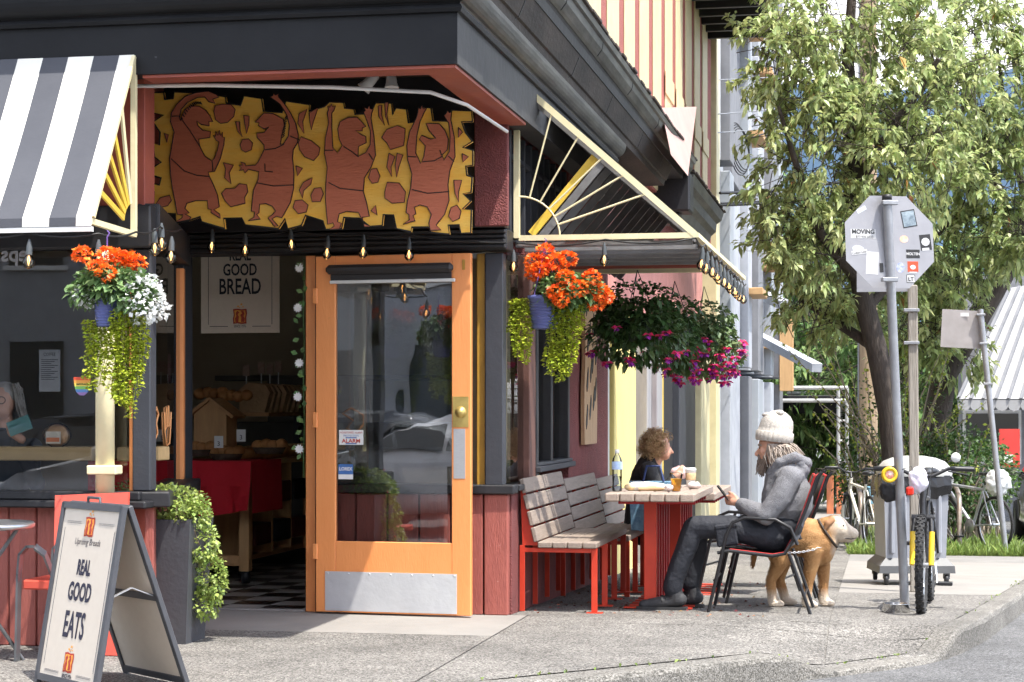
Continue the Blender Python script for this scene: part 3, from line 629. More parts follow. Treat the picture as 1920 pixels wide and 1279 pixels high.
figs = [
 [(412, 82), (372, 66), (300, 74), (240, 95), (192, 140), (160, 190), (155, 240), (176, 300), (165, 360), (150, 450), (155, 540), (166, 620), (182, 700), (194, 770), (226, 772), (222, 788), (178, 816), (262, 800), (272, 786), (240, 768), (262, 760), (237, 735), (248, 706), (300, 690), (366, 690), (370, 738), (388, 742), (386, 758), (440, 792), (436, 768), (402, 742), (434, 726), (424, 660), (400, 600), (376, 550), (370, 528), (406, 524), (440, 450), (460, 370), (464, 330), (450, 328), (452, 300), (440, 322), (434, 290), (426, 320), (414, 296), (412, 325), (400, 318), (416, 346), (432, 356), (424, 400), (404, 452), (390, 464), (350, 436), (322, 380), (316, 340), (380, 330), (384, 296), (340, 290), (310, 262), (305, 236), (330, 256), (376, 264), (374, 240), (396, 240), (380, 205), (356, 175), (320, 152), (270, 150), (238, 170), (222, 204), (212, 236), (206, 214), (216, 170), (252, 130), (310, 102), (352, 100), (374, 126), (410, 136), (396, 112), (432, 100)],
 [(720, 98), (740, 92), (742, 78), (756, 88), (770, 80), (772, 98), (800, 130), (840, 190), (870, 250), (886, 320), (880, 360), (856, 400), (852, 450), (860, 530), (858, 620), (840, 700), (808, 760), (790, 788), (760, 780), (735, 795), (770, 836), (750, 838), (712, 790), (738, 770), (755, 750), (735, 722), (700, 708), (664, 712), (660, 760), (648, 770), (668, 796), (600, 806), (632, 786), (636, 756), (618, 752), (622, 690), (630, 630), (656, 570), (660, 526), (600, 512), (580, 532), (572, 515), (548, 520), (560, 504), (546, 490), (566, 488), (556, 470), (580, 478), (584, 492), (640, 488), (656, 470), (690, 400), (690, 374), (650, 330), (648, 306), (690, 302), (716, 270), (690, 282), (656, 262), (662, 248), (638, 244), (668, 212), (690, 190), (740, 194), (800, 226), (806, 260), (790, 320), (782, 372), (800, 366), (828, 324), (834, 260), (818, 200), (780, 140), (748, 116)],
 [(1050, 190), (1058, 170), (1050, 150), (1066, 158), (1074, 140), (1080, 156), (1096, 150), (1088, 176), (1076, 190), (1076, 280), (1082, 390), (1110, 420), (1136, 376), (1118, 340), (1110, 280), (1124, 240), (1170, 216), (1220, 214), (1246, 240), (1270, 268), (1250, 276), (1250, 292), (1212, 292), (1240, 312), (1270, 325), (1272, 360), (1228, 382), (1226, 440), (1270, 416), (1296, 370), (1296, 290), (1274, 230), (1258, 186), (1268, 176), (1262, 158), (1280, 166), (1290, 148), (1296, 166), (1312, 170), (1304, 190), (1300, 220), (1316, 320), (1326, 430), (1300, 500), (1262, 560), (1256, 640), (1274, 700), (1290, 780), (1250, 786), (1256, 820), (1300, 838), (1262, 840), (1244, 790), (1228, 758), (1160, 752), (1118, 766), (1108, 812), (1130, 820), (1120, 852), (1060, 858), (1090, 836), (1084, 818), (1052, 826), (1046, 760), (1040, 680), (1042, 600), (1050, 500), (1034, 420), (1040, 330), (1058, 250)],
 [(1570, 160), (1582, 168), (1590, 144), (1598, 166), (1618, 162), (1602, 190), (1580, 240), (1562, 320), (1556, 420), (1584, 480), (1602, 440), (1610, 378), (1576, 340), (1590, 318), (1640, 340), (1670, 336), (1630, 290), (1614, 250), (1640, 250), (1690, 252), (1722, 290), (1742, 340), (1736, 400), (1706, 430), (1716, 460), (1748, 410), (1752, 330), (1744, 250), (1716, 206), (1726, 196), (1738, 176), (1748, 190), (1760, 186), (1756, 230), (1776, 330), (1780, 440), (1750, 520), (1740, 600), (1746, 690), (1720, 770), (1672, 830), (1700, 858), (1640, 862), (1630, 820), (1644, 770), (1620, 726), (1580, 716), (1548, 728), (1556, 766), (1540, 776), (1552, 806), (1484, 826), (1520, 800), (1516, 770), (1500, 760), (1508, 690), (1526, 620), (1534, 540), (1510, 460), (1504, 380), (1520, 300), (1558, 220), (1566, 190)]]
for i, f in enumerate(figs): mprism('figure', f, RUST, .012, .012, mural)
def blob(pts, nm): mprism(nm, pts, RUST, .010, .010, mural, .003)
for pts in ([(402, 180), (410, 150), (450, 140), (500, 142), (524, 170), (516, 210), (480, 244), (440, 250), (412, 228)], [(552, 370), (566, 342), (600, 338), (624, 362), (616, 400), (584, 414), (560, 400)],
            [(446, 650), (470, 622), (520, 622), (548, 594), (590, 600), (596, 640), (578, 672), (580, 706), (500, 726), (466, 692)], [(884, 360), (900, 326), (960, 350), (1008, 390), (1000, 430), (972, 462), (920, 440), (892, 400)],
            [(1360, 330), (1390, 284), (1450, 262), (1494, 280), (1492, 330), (1486, 376), (1410, 400), (1390, 362)], [(1378, 640), (1392, 586), (1460, 590), (1496, 640), (1490, 700), (1420, 706), (1378, 676)],
            [(1284, 560), (1300, 512), (1332, 506), (1350, 550), (1338, 586), (1306, 592)], [(956, 660), (976, 620), (1014, 616), (1028, 650), (1010, 696), (964, 698)], [(854, 730), (866, 690), (906, 686), (940, 716), (930, 756), (884, 766)],
            [(70, 712), (96, 674), (150, 660), (160, 690), (138, 720), (90, 732)], [(1742, 780), (1756, 730), (1790, 716), (1814, 750), (1804, 792), (1766, 810)]): blob(pts, 'loaf')
for pts in ([(526, 240), (550, 240), (552, 290), (564, 326), (540, 296)], [(572, 204), (604, 208), (602, 260), (588, 306), (580, 260)], [(456, 474), (514, 488), (490, 530), (500, 596), (464, 560), (470, 510)], [(888, 196), (934, 168), (910, 240), (916, 306), (882, 250)],
            [(946, 190), (998, 160), (970, 240), (958, 286), (950, 240)], [(914, 586), (964, 560), (956, 596), (914, 634), (908, 676), (890, 630)], [(1402, 420), (1436, 440), (1414, 500), (1418, 552), (1390, 500)], [(1448, 420), (1482, 430), (1458, 500), (1446, 556), (1438, 490)],
            [(1340, 150), (1362, 146), (1360, 200), (1376, 260), (1344, 210)], [(1378, 130), (1400, 130), (1390, 200), (1402, 260), (1382, 210)], [(1772, 574), (1818, 574), (1800, 640), (1800, 700), (1780, 650)], [(120, 308), (142, 314), (134, 358)],
            [(870, 492), (908, 506), (880, 548)], [(1300, 748), (1326, 718), (1334, 774)], [(1798, 272), (1822, 300), (1798, 330)], [(1820, 422), (1856, 440), (1824, 470)]): blob(pts, 'steam_curl')
b = MB()                                                 # belts, smiles and hair lines cut into the figures
for ln in ([(155, 450), (230, 520), (300, 545), (376, 552)], [(160, 208), (200, 206)], [(215, 225), (262, 290), (322, 384)], [(390, 464), (394, 520)], [(644, 588), (740, 606), (858, 600)], [(690, 400), (750, 392), (800, 368)], [(836, 322), (886, 342)], [(690, 478), (692, 522), (736, 526)],
           [(1054, 586), (1120, 620), (1256, 634)], [(1034, 402), (1082, 402)], [(1284, 420), (1306, 456)], [(1140, 380), (1190, 412), (1226, 440)], [(1530, 626), (1620, 648), (1744, 638)], [(1508, 438), (1556, 440)], [(1592, 468), (1660, 462), (1706, 436)], [(1690, 400), (1700, 430)], [(1740, 436), (1772, 466)]):
    b.tube([mz(x, y, .013) for x, y in ln], .0035, 5)
b.build('carved_lines', INK, mural, kind='stuff')
b = MB()
for x0, y0, x1, y1, n_ in ((222, 225, 330, 140, 13), (806, 220, 790, 330, 9)):
    for k in range(n_):
        t = k / (n_ - 1); x = x0 + (x1 - x0) * t; y = y0 + (y1 - y0) * t - (30 * math.sin(t * 3.1) if n_ > 10 else 0); dxx = -10 if n_ > 10 else 12
        b.tube([mz(x, y, .014), mz(x + dxx, y - 14, .014)], .004, 4)
b.build('carved_hair', INK, mural, kind='stuff')

# ================================================================ striped awning over the left window
AWW = mat('canvas_cream', (.84, .81, .72), (.78, .75, .66), 3, .75, bump=.05); AWB = mat('canvas_slate', (.055, .058, .070), (.07, .073, .085), 3, .7, bump=.05)
aw = thing('striped_awning', 'cream and slate striped canvas awning over the left window', 'awning', (-1.7, VF - .16, 2.3))
uR, zT, vT, zB, vB = -1.635, 3.235, VF - .165, 2.30, VF - .74
us_ = [uR, uR - .085]
while us_[-1] > -4.2: us_.append(us_[-1] - .147)
def aw_pt(u, t, o=0.):
    sg = .03 * math.sin(math.pi * t); return (u, vT + (vB - vT) * t - .0 * sg, zT + (zB - zT) * t - sg + o)
for i in range(len(us_) - 1):
    b = MB(); n_ = 8
    for k in range(n_):
        a_, c_ = k / n_, (k + 1) / n_
        b.quad(aw_pt(us_[i], a_), aw_pt(us_[i + 1], a_), aw_pt(us_[i + 1], c_), aw_pt(us_[i], c_))
    b.quad(aw_pt(us_[i], 1), aw_pt(us_[i + 1], 1), (us_[i + 1], vB - .003, zB - .045), (us_[i], vB - .003, zB - .045))
    b.build('stripe', AWW if i % 2 == 0 else AWB, aw)
b = MB(); b.bar((uR - .01, vT + .02, 2.26), (uR - .01, vT + .02, zT - .02), .028, .028); b.build('frame_post', CREAM, aw)
b = MB(); b.bar((uR - .01, vT + .03, 2.265), (uR - .01, vB, zB - .02), .026, .03); b.build('frame_arm', CREAM, aw)
b = MB(); b.bar((-4.2, vB + .012, zB - .06), (uR, vB + .012, zB - .06), .026, .026); b.build('front_bar', PIPE, aw)
b = MB(); b.bar((uR + .003, vT - .01, zT - .012), (uR + .003, vB + .01, zB), .02, .02); b.build('rafter', CREAM, aw)
c0 = Vector((uR - .01, vT + .0, 2.30))
for k, a in enumerate((18, 33, 48, 62, 76)):
    d_ = Vector((0, -math.cos(R(a)), math.sin(R(a)))); sl = (zB - zT) / (vB - vT)
    q0 = c0 + d_ * .13; tt = (zT - c0.z + sl * (c0.y - vT)) / (d_.z - sl * d_.y); b = MB(); b.bar(q0, c0 + d_ * (tt - .03), .03, .012, up=(1, 0, 0)); b.build('sunburst_ray', YELL if k < 4 else CREAM, aw)

# ================================================================ pergola awning with sunburst ends along the side wall
pg = thing('pergola_awning', 'open sunburst framed awning of dark battens along the side wall', 'awning', (.0, .2, 2.43))
uo, z0_, z1_ = 1.18, 2.43, 3.44
def hyp(t): return (0.03 + (uo - .03) * t, z1_ + (z0_ - z1_) * t)
b = MB(); b.bar((.015, .18, z0_), (.015, .18, z1_), .05, .035); b.build('frame_post', CREAM, pg)
b = MB(); b.bar((.03, .18, z0_), (uo, .18, z0_), .035, .035); b.build('frame_bar', CREAM, pg)
b = MB(); b.bar((-.05, .18, z1_ + .07), (uo, .18, z0_), .04, .04); b.build('frame_rafter', CREAM, pg)
b = MB(); b.bar((uo, .16, z0_), (uo, 4.7, z0_ + .03), .035, .03); b.build('front_bar', CREAM, pg)
cc = Vector((.03, .17, z0_)); arc = []
for k in range(11):
    a = R(90 * k / 10); arc.append(cc + Vector((.27 * math.sin(a), 0, .27 * math.cos(a))))
b = MB(); b.tube(arc, .006, 6); b.build('sunburst_arc', CREAM, pg)
for a in (15, 31, 47, 60, 72):
    d_ = Vector((math.sin(R(a)), 0, math.cos(R(a)))); m_ = (z1_ - z0_) / (uo - .03); t = (z1_ - z0_) / (d_.z + m_ * d_.x); b = MB(); b.tube([cc + d_ * .27, cc + d_ * t], .0065, 6); b.build('sunburst_rod', CREAM, pg)
DB = mat('dark_batten', (.22, .218, .22), (.15, .148, .15), 6, .75, bump=.2, bsc=30)
for i in range(14):
    v = .24 + i * .33
    b = MB(); b.bar((.10, v, z0_ + .03), (.10 + .44, v, z0_ + .03 + .52), .05, .022, up=(0, 1, 0)); b.build('brace', YELL if i == 0 else DB, pg)
    if i < 6: b = MB(); b.bar((.0, v, z0_ - .04), (uo - .03, v, z0_ - .04), .05, .03); b.build('joist', DB, pg)
    b = MB(); b.bar((.02, v, z1_ - .035), (uo - .03, v, z0_ - .0), .045, .03); b.build('rafter', DB, pg)
b = MB(); b.box((0, 0, 0), (1, 4.05, .01), 0, Matrix(((uo - .03, 0, .5, .03), (0, 1, 0, .62), (z0_ - z1_, 0, 1, z1_ + .02), (0, 0, 0, 1)))); b.build('roof_sheet', mat('roof_mesh', (.035, .035, .036), (.05, .05, .05), 30, .8), pg)

b = MB(); b.bar((.0, 2.3, z0_ - .03), (uo - .03, 2.3, z0_ - .03), .05, .04); b.build('cross_beam', REDT, pg)
b = MB(); b.bar((.0, 2.7, z0_ - .03), (uo - .03, 2.7, z0_ - .03), .07, .05); b.build('cross_beam', CREAM, pg)
# ================================================================ string lights
CABLE = mat('black_cable', (.012, .012, .013), None, 5, .5); SOCK = mat('socket_grey', (.07, .08, .085), None, 5, .5)
def bulbm():
    m = bpy.data.materials.new('amber_bulb'); m.use_nodes = True; N = m.node_tree.nodes; L = m.node_tree.links; N.clear()
    o = N.new('ShaderNodeOutputMaterial'); a = N.new('ShaderNodeBsdfTransparent'); a.inputs[0].default_value = (1, .92, .78, 1); g = N.new('ShaderNodeBsdfGlossy'); g.inputs['Roughness'].default_value = .02
    f = N.new('ShaderNodeFresnel'); f.inputs[0].default_value = 1.7; x = N.new('ShaderNodeMixShader'); L.new(f.outputs[0], x.inputs[0]); L.new(a.outputs[0], x.inputs[1]); L.new(g.outputs[0], x.inputs[2]); L.new(x.outputs[0], o.inputs[0]); return m
BULB = bulbm(); FILA = mat('filament', (1, .55, .2), (1, .5, .15), 5, .5, emit=2.2)
def string_lights(label, cable_pts, bulbs, group='string lights'):
    t = thing('string_light', label, 'string light', cable_pts[0], group=group)
    b = MB(); b.tube(cable_pts, .0055, 6); b.build('cable', CABLE, t)
    for p in bulbs:
        p = Vector(p); tilt = Vector((random.uniform(-.12, .12), random.uniform(-.1, .1), -1)).normalized()
        b = MB(); b.tube([p + Vector((0, 0, .035)), p, p + tilt * .045], [.006, .015, .017], 10); sk = b.build('socket', SOCK, t)
        b = MB(); b.tube([p + tilt * h for h in (.045, .055, .075, .095, .11, .118)], [.014, .020, .031, .030, .019, .004], 12, cap=False); b.build('bulb', BULB, sk)
        b = MB(); b.tube([p + tilt * .05 + Vector((0, .003 * k, 0)) for k in (0,)] + [p + tilt * .07 + Vector((.006, 0, 0)), p + tilt * .098, p + tilt * .07 - Vector((.006, 0, 0)), p + tilt * .05], .0022, 5); b.build('filament', FILA, sk)
def sag(P, n=8, s=.04):
    out = []
    for i in range(len(P) - 1):
        a, c = Vector(P[i]), Vector(P[i + 1])
        for k in range(n): t = k / n; out.append(a + (c - a) * t - Vector((0, 0, s * 4 * t * (1 - t))))
    out.append(Vector(P[-1])); return out
vb = VF - .72
string_lights('bulb string hanging along the striped awning edge', sag([PV(-60, 440, vb), PV(52, 437, vb), PV(185, 438, vb), PV(255, 435, vb + .3), PV(300, 425, VF - .1), PV(340, 430, VF + .3)], 6, .02),
              [PV(55, 462, vb), PV(185, 462, vb), PV(290, 440, VF - .1), PV(303, 430, VF - .05), PV(322, 455, VF)])
string_lights('bulb string hanging across the black entrance header', sag([PV(345, 440, -.3), PV(460, 438, -.3), PV(545, 432, -.3), PV(682, 440, -.3), PV(767, 440, -.3), PV(950, 455, -.3)], 6, .015),
              [PV(398, 440, -.3), PV(460, 447, -.3), PV(545, 436, -.3), PV(615, 452, -.3), PV(682, 450, -.3), PV(767, 455, -.3)])
fp = [(uo + .02, .18 + k * .45, z0_ - .02) for k in range(11)]
string_lights('bulb string hanging along the pergola front bar', sag([(.02, .15, z0_ - .03), (.60, .15, z0_ - .02), (uo, .15, z0_ - .02)] + fp[1:], 4, .03),
              [PV(963, 478, .15), PV(1133, 465, .15)] + [(uo + .03, .3 + k * .36, z0_ - .10) for k in range(12)])
# ================================================================ inside the bakery
OAK = mat('oak', (.58, .33, .14), (.46, .25, .10), 4, .5, bump=.15, bsc=20, st=(6, 1, 6)); OAKV = mat('oak_upright', (.62, .36, .15), (.48, .27, .11), 4, .5, bump=.15, bsc=20, st=(6, 6, .8))
PINE = mat('pine_shelf', (.62, .42, .20), (.50, .33, .15), 3, .5, bump=.1, st=(1, 8, 8))
part('inner_wall', WALLIN, ((-9, 6.0, -.1), (-.3, 6.1, 3.1)), ((-9.1, VF + .2, -.1), (-9, 6, 3.1)), ((-.32, .13, -.1), (-.24, 6, 3.1)), bev=0)
part('ceiling', mat('inner_ceiling', (.70, .66, .58), None), ((-9, VF + .22, 3.02), (-2.65, .1, 3.1)), ((-9, .1, 3.02), (-.3, 6, 3.1)), bev=0)
flo = part('floor', mat('floor_grout', (.10, .09, .08), None), ((-9, VF + .22, -.06), (-2.4, .02, -.006)), ((-9, .02, -.06), (-.25, 6, -.006)), bev=0)
TB = mat('tile_black', (.02, .02, .02), (.035, .03, .03), 3, .3); TW = mat('tile_white', (.55, .54, .50), (.42, .41, .38), 3, .3); tm = {}
for i in range(9):
    for j in range(13):
        u0, v0 = -3.1 + i * .28, .03 + j * .28; part('tile', TB if (i + j) % 2 else TW, ((u0, v0, -.005), (u0 + .275, v0 + .275, .002 + .0004 * ((i * 7 + j * 3) % 3))), bev=.001, parent=flo)
part('threshold', mat('threshold_strip', (.45, .44, .42), (.3, .3, .29), 4, .4, .4), ((-2.16, -.05, .0), (-1.35, .02, .012)), bev=.003)
LIN = mat('banner_linen', (.70, .60, .48), (.66, .56, .45), 30, .85)
bn = thing('hanging_banner', 'beige hanging banner reading GOOD BREAD inside the doorway', 'banner', PV(450, 625, .9))
bl0, bl1 = PV(377, 625, .9), PV(524, 625, .9); zt = 2.62
b = MB(); b.box((bl0.x, .90, bl0.z), (bl1.x, .906, zt), 0); b.build('cloth', LIN, bn)
BT = mat('banner_ink', (.02, .022, .03), None, 5, .8); bcx = (bl0.x + bl1.x) / 2; EX, EZ = (1, 0, 0), (0, 0, 1)
for s_, py, sz, sx_ in (('REAL', 488, .115, .62), ('GOOD', 516, .115, .70), ('BREAD', 551, .155, .66)): text(s_, sz, (bcx, .897, PV(450, py, .9).z), EX, EZ, BT, bn, sx=sx_, bold=.0025)
text('SINCE 1976', .026, (bcx, .897, PV(450, 614, .9).z), EX, EZ, BT, bn, sx=.7)
EMR = mat('emblem_red', (.42, .05, .025), (.36, .04, .02), 12, .7); EMO = mat('emblem_orange', (.80, .30, .04), (.85, .42, .07), 12, .7)
def emblem(o, ex, ey, s, parent, pull=.0012):
    """square bread badge: red frame, amber field, two leaning loaf figures, crumbs rising"""
    o, ex, ey = Vector(o), Vector(ex).normalized(), Vector(ey).normalized(); n = ex.cross(ey)
    def poly(pts, m, k, nm):
        b = MB(); b.prism([(x * s, y * s) for x, y in pts], o + n * (pull * k), ex, ey, -n * pull * .8); return b.build(nm, m, parent)
    sq = [(-.5, -.55), (-.2, -.5), (.1, -.56), (.48, -.52), (.46, -.1), (.52, .2), (.47, .52), (.1, .49), (-.2, .54), (-.52, .5), (-.47, .1), (-.53, -.2)]
    poly(sq, EMR, 1, 'emblem'); poly([(x * .80, y * .80) for x, y in sq], EMO, 2, 'emblem_field')
    poly([(-.34, -.40), (-.12, -.42), (-.08, -.05), (-.16, .12), (-.04, .28), (-.20, .38), (-.32, .22), (-.26, .02), (-.36, -.15)], EMR, 3, 'emblem_figure')
    poly([(.34, -.40), (.08, -.42), (.10, -.08), (.02, .08), (.16, .20), (.06, .34), (.24, .40), (.34, .18), (.26, .0), (.36, -.16)], EMR, 3, 'emblem_figure')
    for x, y, r_ in ((-.15, .70, .08), (.1, .84, .09), (.22, .66, .06), (-.02, .62, .05)): poly([(x + r_ * math.cos(a), y + r_ * .8 * math.sin(a)) for a in [k * math.pi / 3 for k in range(6)]], EMO, 1, 'emblem_crumb')
emblem((bcx, .899, PV(450, 593, .9).z), EX, EZ, .10, bn)
for sx_ in (-1, 1):
    b = MB(); b.box((bcx + sx_ * .235 - .0015, .8975, bl0.z + .06), (bcx + sx_ * .235 + .0015, .8995, zt)); b.build('printed_rule', BT, bn)
    b = MB(); b.box((bcx + sx_ * .09, .8975, bl0.z + .045), (bcx + sx_ * .225, .8995, bl0.z + .049)); b.build('printed_rule', BT, bn)
ORD = 'first second third fourth fifth sixth seventh eighth ninth tenth eleventh twelfth thirteenth'.split()
# display island
isl = thing('bread_display', 'oak bread display island with red and black drawers inside the doorway', 'display shelf', (-2.25, 3.4, 0))
b = MB(); b.box((-2.75, 2.3, .12), (-2.0, 2.34, .90), .004); b.build('end_panel', OAKV, isl)
b = MB(); b.box((-2.75, 2.35, .88), (-1.93, 4.7, .92), .004); b.build('top', OAK, isl)
b = MB(); b.box((-2.75, 2.35, .12), (-2.06, 4.7, .16), .004); b.build('bottom', OAK, isl)
b = MB(); b.box((-2.75, 2.35, .16), (-2.55, 4.7, .88), .004); b.build('back', OAK, isl)
b = MB(); b.box((-2.06, 3.95, .12), (-1.97, 4.7, .879), .004); b.build('front_panel', OAKV, isl)
RB = mat('drawer_red', (.14, .02, .015), None, 5, .5)
for i, v in enumerate((2.42, 2.95, 3.45)):
    b = MB(); b.box((-2.54, v - .04, .161), (-2.0, v - .01, .879), .003); b.build('divider', OAKV, isl)
    for j, z in enumerate((.24, .56)):
        b = MB(); b.box((-2.5, v + .02, z), (-1.985, v + .42, z + .17), .006); b.build('drawer', (RB, BLACKP)[(i + j) % 2], isl)
for u_, v_ in ((-2.66, 2.42), (-2.08, 2.42), (-2.08, 4.6)):
    b = MB(); b.lathe([(.0, .0), (.045, .0), (.05, .05), (.045, .1), (.0, .1)], (u_, v_, .012), 12); b.build('castor', BLACKP, isl)
isl.location.x -= .52
KR = mat('kraft_bag', (.58, .39, .21), (.48, .31, .16), 14, .7, bump=.3, bsc=40); CRUST = mat('crust', (.60, .29, .10), (.42, .18, .06), 10, .6, bump=.5, bsc=30)
rk = thing('bread_rack', 'slanted rack of paper bread bags and tags behind the doorway', 'rack', (-2.2, 3.6, .93))
b = MB(); b.bar((-2.2, 2.6, 1.28), (-2.2, 4.6, 1.28), .5, .03); b.build('shelf', OAK, rk)
for v_ in (2.65, 4.5):
    b = MB(); b.bar((-2.3, v_, .93), (-2.3, v_, 1.265), .05, .05); b.build('upright', BLACKP, rk)
rk.location.x -= .5
for k in range(13):
    v_ = 2.65 + k * .15; b = thing('bread_bag', 'paper bread bag, %s from the doorway end of the rack' % ORD[k], 'bread bag', (-2.60, v_, 1.296), .08 * (k % 3), group='paper bread bags on the rack')
    m_ = MB(); m_.prism([(-.11, 0), (.10, 0), (.13, .16), (.09, .22), (-.06, .24), (-.13, .18)], (0, 0, 0), (1, 0, 0), (0, .25, 1), (0, .1, 0)); m_.build('bag', KR, b, world=False)
for k in range(9):
    v_ = 2.4 + k * .17; l_ = thing('bread_loaf', 'crusty loaf on the display island, %s from the doorway end' % ORD[k], 'bread', (-2.56, v_, .925), R(80 + 12 * (k % 3)), group='loaves on the display island')
    m_ = MB(); m_.ell((0, 0, .05), (.13, .07, .055), 12, 8); o_ = m_.build('crust', CRUST, l_, world=False)
    for q in (-.05, .0, .05): m_ = MB(); m_.bar((q - .02, -.05, .098), (q + .02, .05, .098), .014, .012); m_.build('score', PINE, o_, world=False)
for k, (px, py) in enumerate(((462, 705), (490, 700), (506, 702), (522, 698))):
    p = PV(px, py, 3.0 + k * .2); t = thing('price_tag', 'price card on a white stick above the bread rack, %s from left' % ORD[k], 'price tag', p, group='price tags on the bread rack')
    m_ = MB(); m_.bar((0, 0, -.25), (0, 0, 0), .008, .008); m_.build('stick', PAPER, t, world=False); m_ = MB(); m_.box((-.028, -.003, 0), (.028, .003, .09), 0); m_.build('card', mat('card_tan', (.45, .36, .28), (.36, .2, .14), 40, .7), t, world=False)
# table with red cloth, house-shaped bread box, baskets
ct = thing('cloth_table', 'wooden table draped with a bright red cloth inside the doorway', 'table', (-2.6, 2.0, 0))
b = MB(); b.box((-3.3, 1.55, .90), (-2.12, 2.15, .93), .004); b.build('table_top', OAK, ct)
for u_ in (-3.2, -2.2):
    b = MB(); b.box((u_ - .04, 1.72, .10), (u_ + .04, 1.80, .90), .004); b.build('leg', OAKV, ct)
    b = MB(); b.lathe([(.0, .0), (.035, .0), (.04, .045), (.035, .09), (.0, .09)], (u_, 1.76, .012), 12); b.build('castor', BLACKP, ct)
b = MB(); b.box((-3.2, 1.73, .14), (-2.2, 1.77, .22), .004); b.build('stretcher', OAK, ct)
RC = mat('red_cloth', (.62, .008, .022), (.50, .006, .016), 3, .8, bump=.15, bsc=60)
cl = thing('red_tablecloth', 'bright red cloth hanging in folds over the indoor table', 'tablecloth', (-2.6, 1.5, .93)); b = MB(); nx = 60
edge = []
for i in range(nx + 1):
    t = i / nx; u_ = -3.35 + 1.28 * t; fold = .035 * math.sin(t * 31) + .02 * math.sin(t * 17 + 1)
    lo = .33 + .40 * max(0, min(1, (t - .62) / .12)) - .1 * math.sin(t * 9); edge.append([(u_, 1.50, .936), (u_, 1.49 + fold * .4, .75), (u_ + fold * .3, 1.47 + fold, .5 + .2 * max(0, (t - .62))), (u_ + fold * .5, 1.46 + fold * 1.4, lo)])
for i in range(nx):
    for k in range(3): b.add([edge[i][k], edge[i + 1][k], edge[i + 1][k + 1], edge[i][k + 1]], [(0, 1, 2, 3)], True)
b.quad((-3.35, 1.5, .936), (-2.07, 1.5, .936), (-2.07, 2.2, .936), (-3.35, 2.2, .936)); b.quad((-2.07, 1.5, .936), (-2.06, 2.2, .936), (-2.05, 2.2, .55), (-2.06, 1.5, .55)); b.build('cloth', RC, cl)
ct.location.x -= .16; cl.location.x -= .16
hb = thing('house_box', 'small oak box with a pitched roof on the red cloth table', 'box', PV(394, 835, 1.9)); p = hb.location
b = MB(); b.prism([(-.13, .0), (.13, .0), (.13, .30), (.0, .40), (-.13, .30)], (p.x, p.y, p.z - .06), EX, EZ, (0, .25, 0)); b.build('body', OAKV, hb)
for s_ in (-1, 1):
    b = MB(); b.bar((p.x, p.y + .12, p.z + .355), (p.x + s_ * .19, p.y + .12, p.z + .215), .3, .025, up=(-s_, 0, 1)); b.build('roof_board', OAK, hb)
for (px, py, w) in ((372, 842, .2), (425, 850, .2), (395, 740, .2), (440, 745, .18), (505, 838, .15)):
    p = PV(px, py + 8, 1.85 if py > 800 else 2.3); t = thing('bread_loaf', {372: 'rolls in a dark basket in front of the house box', 425: 'dark basket beside the house box on the red cloth', 395: 'crusty loaf behind the roof of the house box', 440: 'crusty loaf leaning right of the house box', 505: 'wrapped loaf at the end of the red cloth table'}[px], 'bread', p)
    for k in range(4): m_ = MB(); m_.ell((-.09 + k * .06, .02 * (k % 2), .04 + .01 * (k % 2)), (.05, .06, .045), 10, 7); m_.build('roll', CRUST, t, world=False)
    if py > 800:
        m_ = MB(); m_.lathe([(.10, .0), (.13, .05), (.125, .05), (.09, .005)], (0, 0, -.02), 16); m_.build('basket', mat('dark_wicker', (.05, .03, .02), (.09, .055, .03), 60, .7, bump=.6), t, world=False)
for k, (px, py) in enumerate(((452, 818), (410, 830))):
    p = PV(px, py, 1.62); t = thing('price_card', ('white price card standing beside the house box', 'white label lying against the house box')[k], 'price card', p); m_ = MB(); m_.box((-.035, 0, -.04), (.035, .004, .05)); m_.build('card', PAPER, t, world=False)
    text('3', .05, (-.0, -.001, -.025), EX, EZ, DARKT, t, world=False)
part('back_shelf', mat('dark_shelf', (.10, .085, .065), None), ((-4, 5.6, .2), (-1.2, 5.95, 1.2)), ((-4, 5.7, 1.6), (-1.2, 5.95, 1.65)), ((-3.4, 5.5, 1.2), (-2.5, 5.9, 1.62)))
gd = thing('daisy_garland', 'artificial daisy garland hanging on the orange door jamb', 'garland', (-1.36, -.03, 2.3)); b = MB(); b.tube([(-1.36, -.03 + .01 * math.sin(k), 2.3 - k * .075) for k in range(20)], .004, 5); b.build('stem', mat('stem_green', (.06, .13, .03), None), gd)
for k, z in enumerate((2.24, 1.98, 1.62, 1.4, 1.06)):
    m_ = MB()
    for a in range(10): q = Vector((math.cos(a * .628), -.1, math.sin(a * .628))); c_ = Vector((-1.385 - .01 * (k % 2), -.05, z)); m_.quad(c_, c_ + q * .02 + Vector((-q.z, 0, q.x)) * .007, c_ + q * .034, c_ + q * .02 - Vector((-q.z, 0, q.x)) * .007)
    m_.build('daisy', PAPER, gd, kind='stuff')
m_ = MB()
for k in range(26):
    c_ = Vector((-1.37 + random.uniform(-.03, .02), -.04, 2.28 - k * .05)); q = Vector((random.uniform(-1, .4), -.2, random.uniform(-1, .6))).normalized() * .05; w_ = q.cross(Vector((0, 1, 0))) * .35; m_.quad(c_, c_ + q * .5 + w_, c_ + q, c_ + q * .5 - w_)
m_.build('garland_leaves', mat('garland_leaf', (.10, .20, .05), (.07, .14, .04), 6, .6, island=.3), gd, kind='stuff')
